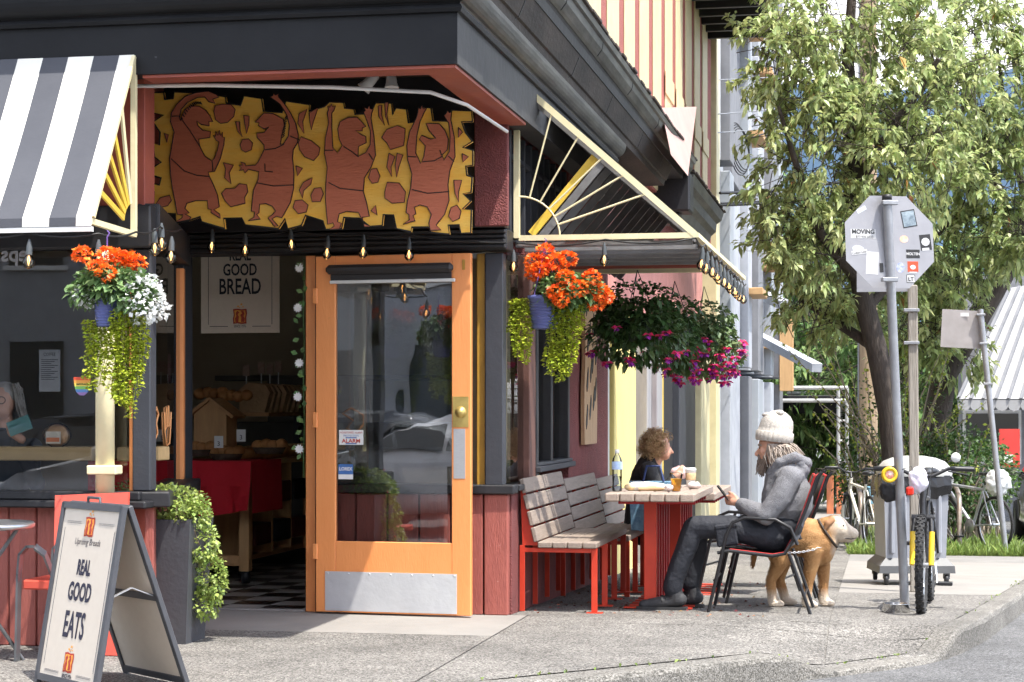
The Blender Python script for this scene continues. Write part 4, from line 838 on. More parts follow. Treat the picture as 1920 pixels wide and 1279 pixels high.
# behind the left window: column, shelf, notices, wrapped bread
pc = thing('cream_column', 'round cream iron column standing on the sill of the left window', 'column', PV(197, 918, VF - .042)); p = pc.location
b = MB(); b.lathe([(.0, 0), (.052, .0), (.052, 1.38), (0, 1.38)], (p.x, p.y, .818), 24); b.build('shaft', CREAM, pc)
b = MB(); b.box((p.x - .085, p.y - .058, .96), (p.x + .085, p.y + .045, 1.01), .006); b.build('clamp', CREAM, pc)
p0 = PV(172, 838, VF + .40); ws = thing('window_shelf', 'pale pine counter shelf running behind the left window', 'shelf', (p0.x - 1, VF + .4, 1.0))
b = MB(); b.box((-5, VF + .40, 1.02), (p0.x, VF + .75, 1.10), .006); b.build('board', PINE, ws)
b = MB(); b.box((p0.x + .15, VF + .40, 1.02), (-1.78, VF + .75, 1.10), .006); b.build('board', PINE, ws)
wb = thing('wrapped_bread', 'round loaf in a clear bag with orange label on the window shelf', 'bread', PV(107, 838, VF + .5)); p = wb.location
b = MB(); b.ell((p.x, p.y, p.z + .065), (.066, .05, .068)); b.build('loaf', mat('pale_bread', (.62, .36, .18), (.5, .26, .12), 9, .7), wb)
b = MB(); b.box((p.x - .045, p.y - .056, p.z + .02), (p.x + .045, p.y - .052, p.z + .09), 0); b.build('label', mat('label_cream', (.75, .66, .55), None), wb)
b = MB(); b.box((p.x - .04, p.y - .06, p.z + .03), (p.x + .04, p.y - .057, p.z + .055), 0); b.build('label_band', mat('label_orange', (.75, .20, .06), None), wb)
b = MB(); b.ell((p.x, p.y, p.z + .068), (.09, .062, .074)); b.build('bag', glass('clear_bag', (.95, .95, .95), .15, 1.35), wb)
def notice(name, label, px, py, w, h, m, lines, v=VF + .055, heading=None):
    p = PV(px, py, v); t = thing(name, label, 'notice', p); b = MB(); b.box((p.x - w / 2, v, p.z - h / 2), (p.x + w / 2, v + .002, p.z + h / 2)); b.build('sheet', m, t)
    if heading: text(heading, .026, (p.x, v - .001, p.z + h / 2 - .035), EX, EZ, DARKT, t, sx=.8)
    return t
GREYP = mat('grey_paper', (.36, .35, .36), (.30, .29, .30), 20, .8)
t = notice('window_notice', 'grey printed notice hung in the left window', 93, 695, .125, .235, GREYP, 8, VF + .11, 'COFFEE')
for k in range(11): p = t.location; b = MB(); b.box((p.x - .05, VF + .1085, p.z + .06 - k * .011), (p.x + .05 - .02 * (k % 3), VF + .1095, p.z + .063 - k * .011)); b.build('printed_line', DARKT, t)
p = PV(153, 724, VF + .035); bd = thing('rainbow_badge', 'rainbow striped shield sticker on the left window pane', 'sticker', p)
cols = [(.75, .09, .04), (.80, .36, .06), (.80, .65, .10), (.20, .50, .12), (.10, .25, .55), (.30, .18, .45)]
for k, c_ in enumerate(cols):
    w0 = .05 * (1 - .045 * k * k * .3); w1 = .05 * (1 - .045 * (k + 1) ** 2 * .3) if k < 5 else .012; z0 = .05 - k * .017; b = MB(); b.prism([(-w0, z0), (w0, z0), (w1, z0 - .0169), (-w1, z0 - .0169)], (p.x, VF + .043, p.z), EX, EZ, (0, -.001, 0)); b.build('stripe', mat('rainbow%d' % k, c_, c_, 5, .5), bd)
text('SAFE PLACE', .013, (p.x, VF + .0405, p.z + .006), EX, EZ, DARKT, bd, bold=.0004)
notice('red_poster', 'narrow red and white poster taped inside the splayed window', 317, 690, .02, .18, mat('poster_red', (.35, .03, .05), (.5, .4, .4), 14, .7), 3, -.3)
p = PV(30, 490, VF + .06); t = thing('window_lettering', 'white vinyl letters seen from behind at the top of the left window', 'lettering', p)
text('eps', .12, (p.x, VF + .04, p.z), (-1, 0, 0), EZ, mat('vinyl_grey', (.4, .4, .42), None), t, bold=.003)
# ================================================================ hanging baskets, planter
LEAFG = mat('geranium_leaf', (.11, .20, .06), (.20, .30, .12), 14, .55, island=.3, sub=.25); LIME = mat('lime_leaf', (.50, .56, .05), (.36, .44, .035), 9, .5, island=.25, sub=.3)
ORF = mat('orange_petal', (.90, .13, .012), (.95, .24, .03), 30, .5, island=.25, sub=.2); WHF = mat('white_petal', (.85, .85, .84), (.78, .80, .78), 20, .5, sub=.2)
DKL = mat('fuchsia_leaf_shaded', (.040, .085, .025), (.07, .13, .035), 9, .45, island=.4, sub=.2); MAG = mat('fuchsia_red', (.72, .02, .14), (.80, .06, .22), 12, .5, island=.3, sub=.2); PUR = mat('fuchsia_purple', (.30, .03, .38), (.40, .04, .42), 12, .5, island=.3, sub=.2)
BLUEPOT = mat('blue_pot', (.13, .15, .36), (.10, .12, .30), 8, .5)
def ball(n, c, r, shell=.5):
    p = rng.normal(size=(n, 3)); p /= np.linalg.norm(p, axis=1, keepdims=True); k = (shell + (1 - shell) * rng.random(n)) ** .6
    return np.array(c) + p * np.array(r) * k[:, None], p
def foliage(name, blobs, L, Wd, m, parent, droop=.4, kind='stuff'):
    P = []; Dn = []
    for (n, c, r) in blobs: a, d = ball(n, c, r); P.append(a); Dn.append(d)
    P = np.concatenate(P); Dn = np.concatenate(Dn) + rng.normal(0, .5, (len(P), 3)); V_, F_ = leafset(P, Dn, np.full(len(P), L), Wd, droop); return np_mesh(name, V_, F_, m, parent, kind=kind)
def strands(name, roots, lens, m, parent, L=.021, dens=62, spread=.012, stems=True):
    P = []; Dn = []; b = MB()
    for r0, ln in zip(roots, lens):
        w = rng.normal(0, 1, 4); n = int(dens * ln * 10); t = rng.random(n)
        x = r0[0] + .02 * np.sin(t * 5 + w[0]) * t; y = r0[1] + .02 * np.sin(t * 4 + w[1]) * t; z = r0[2] - t * ln
        a = rng.uniform(0, 6.28, n); P.append(np.stack([x + spread * np.cos(a), y + spread * np.sin(a), z], 1)); Dn.append(np.stack([np.cos(a), np.sin(a), .1 * rng.normal(size=n)], 1))
        if stems: b.tube([(r0[0] + .02 * math.sin(k / 6 * 5 + w[0]) * k / 6, r0[1] + .02 * math.sin(k / 6 * 4 + w[1]) * k / 6, r0[2] - ln * k / 6) for k in range(7)], .002, 4)
    P = np.concatenate(P); Dn = np.concatenate(Dn); V_, F_ = leafset(P, Dn, np.full(len(P), L), .45, .25)
    if stems: b.build('stems', LIME, parent, kind='stuff')
    return np_mesh(name, V_, F_, m, parent, kind='stuff')
def heads(cents, r, m, parent, n=90, L=.02, name='flower_head'):
    for c in cents:
        P, d = ball(n, c, (r, r, r * .75), .8); d = d + rng.normal(0, .35, d.shape); d[:, 2] += .2
        V_, F_ = leafset(P, d, np.full(n, L), .5, .1, .3); np_mesh(name, V_, F_, m, parent, kind='stuff')
def basket(label, c, pot_r, pot_h, hook_z):
    t = thing('hanging_basket', label, 'hanging basket', c, group=None); x, y, z = c
    b = MB(); b.lathe([(0, 0), (pot_r * .72, 0), (pot_r * .76, .01), (pot_r * .97, pot_h * .86), (pot_r * 1.04, pot_h * .87), (pot_r * 1.04, pot_h), (pot_r * .97, pot_h), (pot_r * .9, pot_h - .03), (0, pot_h - .03)], c, 28); pt = b.build('pot', BLUEPOT, t)
    for k in range(9): zz = z + pot_h * (.1 + .083 * k); rr = pot_r * (.755 + .22 * (.1 + .083 * k) / .86) ; b = MB(); b.tube([(x + (rr + .001) * math.cos(a), y + (rr + .001) * math.sin(a), zz) for a in [i * math.pi / 12 for i in range(25)]], .0028, 4, cap=False); b.build('rib', BLUEPOT, pt)
    for a in (0, 2.1, 4.2): b = MB(); b.tube([(x + pot_r * math.cos(a), y + pot_r * math.sin(a), z + pot_h), (x, y, hook_z - .06)], .003, 5); b.build('hanger_arm', mat('hanger_purple', (.16, .09, .34), None), t)
    b = MB(); b.tube([(x, y, hook_z - .07), (x, y, hook_z - .02), (x + .012, y, hook_z), (x, y, hook_z + .012)], .004, 6); b.build('hook', _M['hanger_purple'], t)
    return t
# left basket, in the sun at the awning corner
vb_ = VF - .82; c = PV(201, 613, vb_); t = basket('blue hanging basket of orange and white flowers under the striped awning', c, .07, .185, PV(205, 437, vb_).z)
def q_(px, py, dv=0.): return tuple(PV(px, py, vb_ + dv))
foliage('leaves', [(520, q_(205, 530), (.16, .12, .09)), (260, q_(250, 545), (.12, .11, .10)), (150, q_(165, 545), (.09, .09, .06))], .045, .42, LEAFG, t)
heads([q_(153, 476), q_(200, 478, -.04), q_(183, 502, -.08), q_(222, 482), q_(240, 487, .03), q_(198, 512, -.1), q_(255, 492, .05)], .04, ORF, t, 100, .024)
foliage('white_flowers', [(420, q_(270, 560, -.03), (.105, .10, .13)), (170, q_(168, 552, -.02), (.085, .08, .06)), (60, q_(300, 580), (.05, .05, .05))], .022, .5, WHF, t, .1)
strands('trailing_leaves', [q_(px, 575 + abs(px - 232) * .5, -.05 + .01 * (px % 5)) for px in (215, 222, 230, 238, 246, 254, 262, 268)], [.42, .46, .50, .40, .48, .53, .36, .28], LIME, t)
strands('trailing_leaves', [q_(px, 600, -.02) for px in (165, 172, 180, 188, 196, 204, 212)], [.20, .30, .36, .26, .33, .28, .2], LIME, t)
# right basket under the pergola bar
vb_ = .12; c = PV(1021, 617, vb_); t = basket('blue hanging basket of orange geraniums under the pergola bar', c, .105, .215, PV(1035, 450, vb_).z)
foliage('leaves', [(700, q_(1060, 545), (.19, .15, .11)), (160, q_(1100, 545), (.10, .10, .08))], .05, .45, LEAFG, t)
heads([q_(1000, 490), q_(1012, 505, -.06), q_(1003, 512), q_(1042, 490, -.04), q_(1065, 485), q_(1022, 472), q_(1043, 548, -.15), q_(1052, 560, -.14), q_(1085, 540, -.12), q_(1110, 520, -.05), q_(1122, 545, -.04), q_(1118, 568, -.02), q_(1132, 555), q_(1060, 520, -.12)], .048, ORF, t, 110, .028)
strands('trailing_leaves', [q_(px, 570, -.05) for px in (1030, 1038, 1046, 1054, 1062, 1070, 1078, 1086)], [.40, .46, .42, .5, .47, .44, .38, .2], LIME, t, .025)
strands('trailing_leaves', [q_(px, 560, -.03) for px in (962, 970, 978, 986, 994)], [.22, .33, .38, .42, .3], LIME, t, .025)
# fuchsia baskets hanging further along, the first in shade
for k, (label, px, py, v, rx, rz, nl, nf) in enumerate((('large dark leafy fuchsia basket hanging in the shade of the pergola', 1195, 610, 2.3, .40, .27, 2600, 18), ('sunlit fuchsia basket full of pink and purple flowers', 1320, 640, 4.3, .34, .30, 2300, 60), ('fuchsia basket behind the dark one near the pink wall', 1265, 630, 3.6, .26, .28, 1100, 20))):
    c = PV(px, py, v); t = thing('fuchsia_basket', label, 'hanging basket', c); c = np.array(c)
    b = MB(); b.lathe([(0, -.12), (.11, -.12), (.15, .05), (.14, .05), (0, .03)], c, 20); b.build('pot', mat('green_pot', (.03, .05, .03), None), t)
    for a in (0, 2.1, 4.2): b = MB(); b.tube([(c[0] + .14 * math.cos(a), c[1] + .14 * math.sin(a), c[2] + .05), (c[0], c[1], z0_ - .06)], .003, 5); b.build('hanger_arm', CABLE, t)
    LL = DKL if k != 1 else mat('fuchsia_leaf_sunlit', (.085, .15, .05), (.16, .23, .09), 9, .5, island=.4, sub=.25)  # light put into leaf colour: paler copy for the sunlit basket, darker for shaded
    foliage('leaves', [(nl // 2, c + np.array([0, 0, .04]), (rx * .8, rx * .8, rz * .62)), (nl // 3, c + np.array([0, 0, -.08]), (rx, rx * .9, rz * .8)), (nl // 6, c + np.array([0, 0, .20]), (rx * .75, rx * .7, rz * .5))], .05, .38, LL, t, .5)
    if True:
        P = []; n = nf * 3; a = rng.uniform(0, 6.28, nf); e = rng.uniform(-1.0, .25, nf)
        cen = c + np.stack([np.cos(a) * np.cos(e) * rx * 1.0, np.sin(a) * np.cos(e) * rx * .95, np.sin(e) * rz * 1.15 - .07], 1)
        if k == 1: cen[:, 1] = np.where(cen[:, 1] > c[1] + .1, 2 * c[1] - cen[:, 1], cen[:, 1])
        S_ = np.repeat(cen, 10, 0); d = rng.normal(0, 1, S_.shape); d[:, 2] = -.2; V_, F_ = leafset(S_, d, np.full(len(S_), .044), .34, .1); np_mesh('fuchsia_sepals', V_, F_, MAG, t, kind='stuff')
        S_ = np.repeat(cen - np.array([0, 0, .014]), 7, 0); d = rng.normal(0, .6, S_.shape); d[:, 2] = -1; V_, F_ = leafset(S_, d, np.full(len(S_), .030), .42, .1); np_mesh('fuchsia_corollas', V_, F_, PUR, t, kind='stuff')
# grey planter with spilling shrub
PLG = mat('planter_grey', (.045, .047, .055), (.06, .062, .07), 3, .6, bump=.15, bsc=30)
p = PZ(303, 1206); pl = thing('planter', 'tall dark grey tapered planter with a spilling green shrub', 'planter', (p.x, p.y + .1, 0)); x, y = p.x, p.y + .12
b = MB(); wb_, wt_, h_ = .155, .195, .70; cs = [(-1, -1), (1, -1), (1, 1), (-1, 1)]
V0 = [(x + a * wb_, y + c_ * wb_, 0) for a, c_ in cs]; V1 = [(x + a * wt_, y + c_ * wt_, h_) for a, c_ in cs]; V2 = [(x + a * (wt_ - .02), y + c_ * (wt_ - .02), h_) for a, c_ in cs]; V3 = [(x + a * (wt_ - .02), y + c_ * (wt_ - .02), h_ - .06) for a, c_ in cs]
for A_, B_ in ((V0, V1), (V1, V2), (V2, V3)):
    for i in range(4): b.quad(A_[i], A_[(i + 1) % 4], B_[(i + 1) % 4], B_[i])
b.quad(*V3); b.build('pot', PLG, pl)
SHR = mat('shrub_leaf', (.26, .36, .07), (.40, .48, .15), 10, .4, island=.3, sub=.3)
foliage('shrub_leaves', [(1300, (x - .03, y - .03, .79), (.27, .22, .10)), (520, (x + .13, y - .05, .72), (.13, .15, .09)), (420, (x + .21, y - .03, .56), (.09, .12, .11)), (560, (x + .25, y + .0, .36), (.085, .11, .15)), (300, (x - .18, y - .08, .84), (.12, .1, .08)), (260, (x + .22, y, .22), (.08, .1, .09))], .026, .42, SHR, pl, .2)
b = MB()
for k in range(26):
    a = random.uniform(0, 6.28); q = Vector((x + .08 * math.cos(a), y + .08 * math.sin(a), .62)); e = Vector((x + .06 + .17 * random.random(), y + random.uniform(-.15, .15), random.uniform(.25, .8))); b.tube([q, (q + e) / 2 + Vector((0, 0, .13)), e], [.005, .004, .002], 5)
b.build('shrub_stems', mat('twig', (.16, .11, .07), None, 9, .8), pl, kind='stuff')
# ================================================================ benches, tables, chairs, sandwich board and what stands on them
TEAK = mat('weathered_slat', (.29, .235, .19), (.215, .17, .14), 5, .7, bump=.3, bsc=18, st=(9, .8, 9), spots=(.2, .16, .13), ssc=25, sthr=.72)
TEAKT = mat('table_plank', (.36, .285, .23), (.27, .21, .17), 5, .7, bump=.3, bsc=18, st=(9, .8, 9))
REDP = mat('red_steel', (.56, .045, .015), (.46, .03, .012), 6, .45, spots=(.22, .04, .02), ssc=24, sthr=.70); REDD = mat('shaded_red_board', (.42, .012, .014), (.34, .01, .012), 5, .5)
def bench(label, v0, L, z0):
    t = thing('slatted_bench', label, 'bench', (.28, v0 + L / 2, z0), group='slatted benches along the cafe wall')
    for k in range(4):
        u0 = .135 + k * .099; b = MB(); b.box((u0, v0, z0 + .425 + random.uniform(-.002, .002)), (u0 + .092, v0 + L, z0 + .465), .006); b.build('seat_slat', TEAK, t)
    for k in range(4):
        h0, h1 = .465 + .106 * k, .465 + .106 * (k + 1) - .012
        f = lambda h: .125 - (h - .465) * .24
        b = MB(); a = Vector((f(h0), v0, z0 + h0)); c_ = Vector((f(h1), v0, z0 + h1)); m_ = (a + c_) / 2; b.bar(m_, m_ + Vector((0, L, 0)), .032, (c_ - a).length, up=(c_ - a), bev=.006); b.build('back_slat', TEAK, t)
    nf = 4
    for i in range(nf):
        v = v0 + .03 + (L - .09) * i / (nf - 1)
        b = MB(); b.box((.485, v, z0 + .008), (.525, v + .012, z0 + .424), .002); b.build('leg', REDP, t)
        b = MB(); b.box((.01, v, z0 + .008), (.045, v + .012, z0 + .44), .002); b.build('leg', REDP, t)
        b = MB(); b.box((.046, v, z0 + .395), (.484, v + .012, z0 + .424), .002); b.build('seat_bearer', REDP, t)
        b = MB(); b.prism([(.01, .44), (.11, .44), (.012, .84), (-.005, .84)], (.02, v, z0), (1, 0, 0), (0, 0, 1), (0, .008, 0)); b.build('back_bracket', REDP, t)
        b = MB(); b.box((.455, v - .03, z0 + .001), (.56, v + .04, z0 + .008), .001); b.build('foot_plate', REDP, t)
bench('nearest weathered slat bench beside the corner pier', .27, 1.55, gz(.4)); bench('middle slat bench with a patch of sunlight', 1.95, 1.55, gz(2.3)); bench('farthest slat bench where the curly haired woman sits', 3.62, 1.3, gz(4))
def table(label, v0, L, z0):
    t = thing('plank_table', label, 'table', (.86, v0 + L / 2, z0), group='plank tables outside the cafe')
    for k in range(6):
        u0 = .565 + k * .0985; b = MB(); b.box((u0, v0 + random.uniform(-.006, .006), z0 + .735), (u0 + .093, v0 + L, z0 + .79 + random.uniform(-.002, .002)), .008); b.build('plank', TEAKT, t)
    n = 6
    for i in range(n):
        v = v0 + .40 + (L - .7) * i / (n - 1)
        b = MB(); b.box((.775, v, z0 + .01), (.86, v + .05, z0 + .734), .004); b.build('leg', REDP if i in (0,) else REDD, t)  # nearest leg painted a sunlit red, the rest a shaded red
        b = MB(); b.box((.66 - .02 * (i == 0), v - .02, z0 + .001), (1.10, v + .05, z0 + .009), .001); b.build('foot_plate', REDP, t)
        b = MB(); b.box((.60, v + .01, z0 + .70), (1.12, v + .04, z0 + .7345), .002); b.build('bearer', REDD, t)
table('nearest plank table, holding the bottle, juice and sandwich', .36, 1.5, gz(.6)); table('far plank table behind the juice table', 2.0, 1.6, gz(2.6))
# things on the table
zt_ = gz(.6) + .793
CLR = glass('clear_plastic', (.93, .95, .96), .03, 1.4, 1.5); WATER = glass('bottle_plastic', (.88, .91, .94), .05, 1.45, 2.0)
p = PZ(1157, 921, zt_); t = thing('water_bottle', 'clear plastic water bottle with blue label on the table edge', 'bottle', p)
b = MB(); b.lathe([(0, 0), (.030, 0), (.033, .01), (.031, .05), (.033, .09), (.032, .13), (.034, .16), (.034, .195), (.030, .215), (.014, .245), (.013, .255)], p, 20); b.build('body', WATER, t)
b = MB(); b.lathe([(.0345, .145), (.035, .147), (.035, .195), (.0345, .197)], p, 20); b.build('label', mat('bottle_label', (.32, .48, .80), (.55, .68, .88), 30, .4), t)
b = MB(); b.lathe([(.0, .278), (.014, .277), (.015, .252), (0, .252)], p, 16); b.build('cap', PAPER, t)
b = MB(); b.lathe([(0, .003), (.028, .003), (.030, .10), (.0, .10)], p, 16); b.build('water', glass('water', (.9, .94, .97), 0, 1.33), t)
p = PZ(1268, 921, zt_); t = thing('juice_cup', 'clear lidded cup of orange juice on the near table', 'cup', p)
b = MB(); b.lathe([(0, 0), (.028, 0), (.041, .105), (.042, .11)], p, 24); b.build('cup', CLR, t)
b = MB(); b.lathe([(0, .002), (.0265, .002), (.0365, .083), (0, .083)], p, 24); b.build('juice', mat('orange_juice', (.88, .42, .012), (.85, .38, .01), 5, .3), t)
b = MB(); b.lathe([(.044, .105), (.045, .115), (.040, .122), (.036, .123), (0, .120)], p, 24); b.build('lid', CLR, t)
p = PZ(1295, 912, zt_); t = thing('coffee_cup', 'white paper coffee cup with brown sleeve behind the juice', 'cup', p)
b = MB(); b.lathe([(0, 0), (.029, 0), (.039, .115), (.041, .118), (.0405, .122), (.036, .126), (.035, .132), (0, .131)], p, 20); b.build('cup', PAPER, t)
b = MB(); b.lathe([(.0345, .045), (.0385, .095), (.0375, .096), (.0335, .046)], p, 20); b.build('sleeve', KR, t)
p = PZ(1215, 920, zt_); t = thing('sandwich_parcel', 'sandwich in white paper lying across the near table', 'food', p)
b = MB(); b.tube([p + Vector((-.135, -.01, .022)), p + Vector((-.10, 0, .028)), p + Vector((0, .02, .028)), p + Vector((.10, .04, .02)), p + Vector((.135, .05, .008))], [.018, .03, .031, .026, .006], 10); o = b.build('paper', mat('waxed_paper', (.82, .80, .74), (.72, .66, .54), 12, .6, bump=.4, bsc=20), t)
b = MB(); b.tube([p + Vector((-.06, -.035, .012)), p + Vector((.04, -.02, .018)), p + Vector((.11, .01, .012))], [.012, .02, .006], 8); b.build('fold', KR, o)
b = MB(); b.ell(p + Vector((-.12, -.01, .024)), (.04, .035, .026)); b.build('bread', mat('baguette', (.70, .46, .20), (.80, .68, .45), 25, .7), t)
CHK = mat('checked_paper', (.80, .60, .56), (.82, .78, .75), 60, .7)
for k, (px, py, lab) in enumerate(((1302, 916, 'crumpled red checked paper beside the coffee cup'), (1255, 921, 'scrap of red checked paper left of the juice cup'))):
    p = PZ(px, py, zt_); t = thing('crumpled_paper', lab, 'paper', p); b = MB(); b.ell(p + Vector((0, 0, .022)), (.05 - .02 * k, .035, .025), 9, 6); o = b.build('sheet', CHK, t)
    tx = bpy.data.textures.new('crumple', 'CLOUDS'); tx.noise_scale = .02; m = o.modifiers.new('d', 'DISPLACE'); m.texture = tx; m.strength = .03
p = PV(1225, 912, 2.6); t = thing('blue_shopping_bag', 'blue patterned shopping bag on the bench beside the woman', 'bag', (p.x, p.y, gz(2.6) + .47)); x, y, z = t.location
b = MB(); b.prism([(-.17, 0), (.17, 0), (.19, .38), (-.19, .38)], (x, y, z), (1, 0, 0), (0, 0, 1), (0, .16, 0)); b.build('bag', mat('bag_blue', (.06, .17, .30), (.25, .42, .55), 7, .6, st=(3, 1, 3)), t)
b = MB(); b.tube([(x - .08, y, z + .38), (x - .05, y, z + .5), (x + .05, y, z + .5), (x + .08, y, z + .38)], .010, 6); b.build('handle', mat('bag_strap', (.02, .04, .14), None), t)
# sling chairs
CHB = mat('chair_black', (.018, .018, .02), (.03, .03, .032), 9, .4, .3); CHR = mat('chair_red', (.50, .03, .03), (.42, .02, .02), 8, .6); SLING = mat('sling_mesh', (.02, .02, .022), (.035, .035, .035), 60, .7)
def chair(label, loc, rz):
    """faces -x in its own frame"""
    t = thing('sling_chair', label, 'chair', (0, 0, 0), 0, group='black sling chairs at the plank tables')
    for s in (-1, 1):
        y = s * .27
        b = MB(); b.tube([(-.34, y, .0), (-.27, y, .30), (-.22, y, .52), (-.18, y, .60), (-.10, y, .635), (.10, y, .625), (.20, y, .57), (.245, y, .46)], .0115, 8); b.build('arm', CHB, t)
        b = MB(); b.tube([(.33, y, .0), (.255, y, .22), (.19, y, .40)], .0115, 8); b.build('rear_leg', CHB, t)
        b = MB(); b.tube([(-.28, y * .94, .40), (-.20, y * .94, .415), (.08, y * .94, .385), (.16, y * .94, .40), (.22, y * .94, .50), (.30, y * .94, .70), (.37, y * .94, .90), (.40, y * .94, .935)], .0125, 8); b.build('seat_rail', CHB, t)
        b = MB(); b.tube([(-.20, y * .90, .42), (.08, y * .90, .39), (.16, y * .90, .405), (.215, y * .90, .505), (.29, y * .90, .70), (.36, y * .90, .90)], .010, 6); b.build('piping', CHR, t)
    b = MB(); b.tube([(-.30, -.27, .22), (-.30, .27, .22)], .008, 6); b.build('stretcher', CHB, t)
    b = MB(); b.tube([(.29, -.27, .13), (.29, .27, .13)], .008, 6); b.build('stretcher', CHB, t)
    pr = [(-.26, .412), (-.18, .412), (.06, .378), (.15, .392), (.205, .49), (.29, .70), (.365, .90)]
    b = MB()
    for i in range(len(pr) - 1):
        (x0, z0), (x1, z1) = pr[i], pr[i + 1]; b.add([(x0, -.25, z0), (x0, .25, z0), (x1, .25, z1), (x1, -.25, z1)], [(0, 1, 2, 3)], True)
    o = b.build('sling', SLING, t); sm = o.modifiers.new('t', 'SOLIDIFY'); sm.thickness = .008
    b = MB(); b.tube([(.365, -.25, .905), (.37, .25, .905)], .012, 6); b.build('top_rail', CHR, t)
    t.location = loc; t.rotation_euler = (0, 0, rz); return t
chair('black sling chair that the man in the grey hoodie sits on', (1.56, .86, gz(.86)), 0)
chair('empty black sling chair just behind the seated man', (1.58, 1.78, gz(1.78)), R(6))
chair('farther empty black sling chair with red back at the far table', (1.36, 2.75, gz(2.75)), R(-10))
chair('farthest black sling chair at the end of the far table', (1.45, 3.7, gz(3.7)), R(4))
# sandwich board
FRB = mat('board_frame', (.05, .052, .06), (.07, .072, .08), 8, .5); POSTER = mat('poster_cream', (.62, .55, .46), (.59, .52, .435), 25, .6)
xd = (RT * .64 - FW * .77).normalized(); yd = Vector((-xd.y, xd.x, 0))
if yd.dot(FW) < 0: yd = -yd
cpos = PD(181, 1110, 9.15); cpos.z = 0; ab = thing('sandwich_board', 'cream sandwich board reading REAL GOOD EATS in a slate frame', 'sign', cpos)
HW, HT = .295, .865; SPS = {-1: .15, 1: .31}
def fr_pt(s, x, t, o=0.):
    """s=-1 street side face, +1 back face; t 0 foot .. 1 ridge; o outwards"""
    base = cpos + xd * x + yd * (s * (SPS[s] * (1 - t) + .012)); n = (yd * s * HT + Vector((0, 0, SPS[s]))).normalized(); return base + Vector((0, 0, HT * t)) + n * o
for s, nm in ((-1, 'front'), (1, 'back')):
    for x in (-HW, HW): b = MB(); b.bar(fr_pt(s, x, 0), fr_pt(s, x, 1), .032, .026, up=fr_pt(s, x, .5, 1) - fr_pt(s, x, .5), bev=.003); b.build('frame_stile', FRB, ab)
    for t_ in (.035, .985) + ((.50,) if s > 0 else ()): b = MB(); b.bar(fr_pt(s, -HW, t_), fr_pt(s, HW, t_), .026, .032, up=fr_pt(s, 0, 1) - fr_pt(s, 0, 0)); b.build('frame_rail', FRB, ab)
    b = MB(); b.quad(fr_pt(s, -HW, .03, .003), fr_pt(s, HW, .03, .003), fr_pt(s, HW, .985, .003), fr_pt(s, -HW, .985, .003)); b.quad(*[fr_pt(s, x_, t_, -.004) for x_, t_ in ((-HW, .03), (HW, .03), (HW, .985), (-HW, .985))]); b.build('poster_panel', POSTER, ab)
b = MB(); b.tube([fr_pt(-1, -.06, 1.0), fr_pt(-1, -.06, 1.0) + Vector((0, 0, .03)), fr_pt(-1, .06, 1.0) + Vector((0, 0, .03)), fr_pt(-1, .06, 1.0)], .007, 6); b.build('handle', FRB, ab)
b = MB(); b.bar(fr_pt(-1, HW - .03, .5), (fr_pt(-1, HW - .03, .5) + fr_pt(1, HW - .03, .5)) / 2 + Vector((0, 0, .05)), .02, .004); b.bar((fr_pt(-1, HW - .03, .5) + fr_pt(1, HW - .03, .5)) / 2 + Vector((0, 0, .05)), fr_pt(1, HW - .03, .5), .02, .004); b.build('spreader', STEEL, ab)
ey = (fr_pt(-1, 0, 1) - fr_pt(-1, 0, 0)).normalized(); INKN = mat('navy_ink', (.025, .024, .05), None, 5, .7)
for s_, t_, sz, sx_, x_ in (('REAL', .615, .098, .66, .005), ('GOOD', .475, .118, .68, .0), ('EATS', .275, .172, .60, -.005)): text(s_, sz, fr_pt(-1, x_, t_, .004), xd, ey, INKN, ab, sx=sx_ * .92, bold=.0042)
text('Uprising Breads', .045, fr_pt(-1, 0, .775, .004), xd, (ey * 1 + xd * .22), INKN, ab, sx=.9)
text('SINCE 1976', .026, fr_pt(-1, 0, .055, .004), xd, ey, INKN, ab, sx=.75, bold=.0006)
emblem(fr_pt(-1, 0, .875, .005), xd, ey, .088, ab); emblem(fr_pt(-1, 0, .14, .005), xd, ey, .088, ab)
for s_ in (-1, 1):
    for t_ in (.898, .890, .082, .075): b = MB(); b.bar(fr_pt(-1, s_ * .09, t_, .004), fr_pt(-1, s_ * .235, t_, .004), .0018, .0008, up=ey); b.build('printed_rule', INKN, ab)
    b = MB(); b.bar(fr_pt(-1, s_ * .25, .11, .004), fr_pt(-1, s_ * .25, .86, .004), .0015, .0008, up=xd); b.build('printed_rule', INKN, ab)
# red armchair, leaning red board and steel cafe table at the far left
p = PZ(42, 1240); RM = mat('red_enamel', (.60, .09, .055), (.52, .07, .045), 6, .45); AST = mat('arm_steel', (.16, .17, .18), (.22, .23, .24), 9, .35, .6)
rc = thing('red_metal_chair', 'red metal armchair with bent steel arms against the red siding', 'chair', (p.x, p.y + .1, 0)); x, y = p.x, p.y
for dy in (0, .42):
    b = MB(); pts = [(x - .03, y + dy, 0), (x - .02, y + dy, .45), (x - .01, y + dy, .56), (x + .03, y + dy, .60), (x + .07, y + dy, .60), (x + .11, y + dy + .03, .56), (x + .135, y + dy + .1, .42), (x + .14, y + dy + .12, 0)]
    for i in range(len(pts) - 1): b.bar(pts[i], Vector(pts[i + 1]) + (Vector(pts[i + 1]) - Vector(pts[i])).normalized() * .004, .046, .012, up=(1, .0, .3))
    b.build('arm', AST, rc)
b = MB(); b.box((x - .01, y + .03, .40), (x + .42, y + .42, .425), .01); b.build('seat', RM, rc)
b = MB(); b.box((x + .0, y + .0, .375), (x + .42, y + .03, .425), .008); b.build('seat_lip', RM, rc)
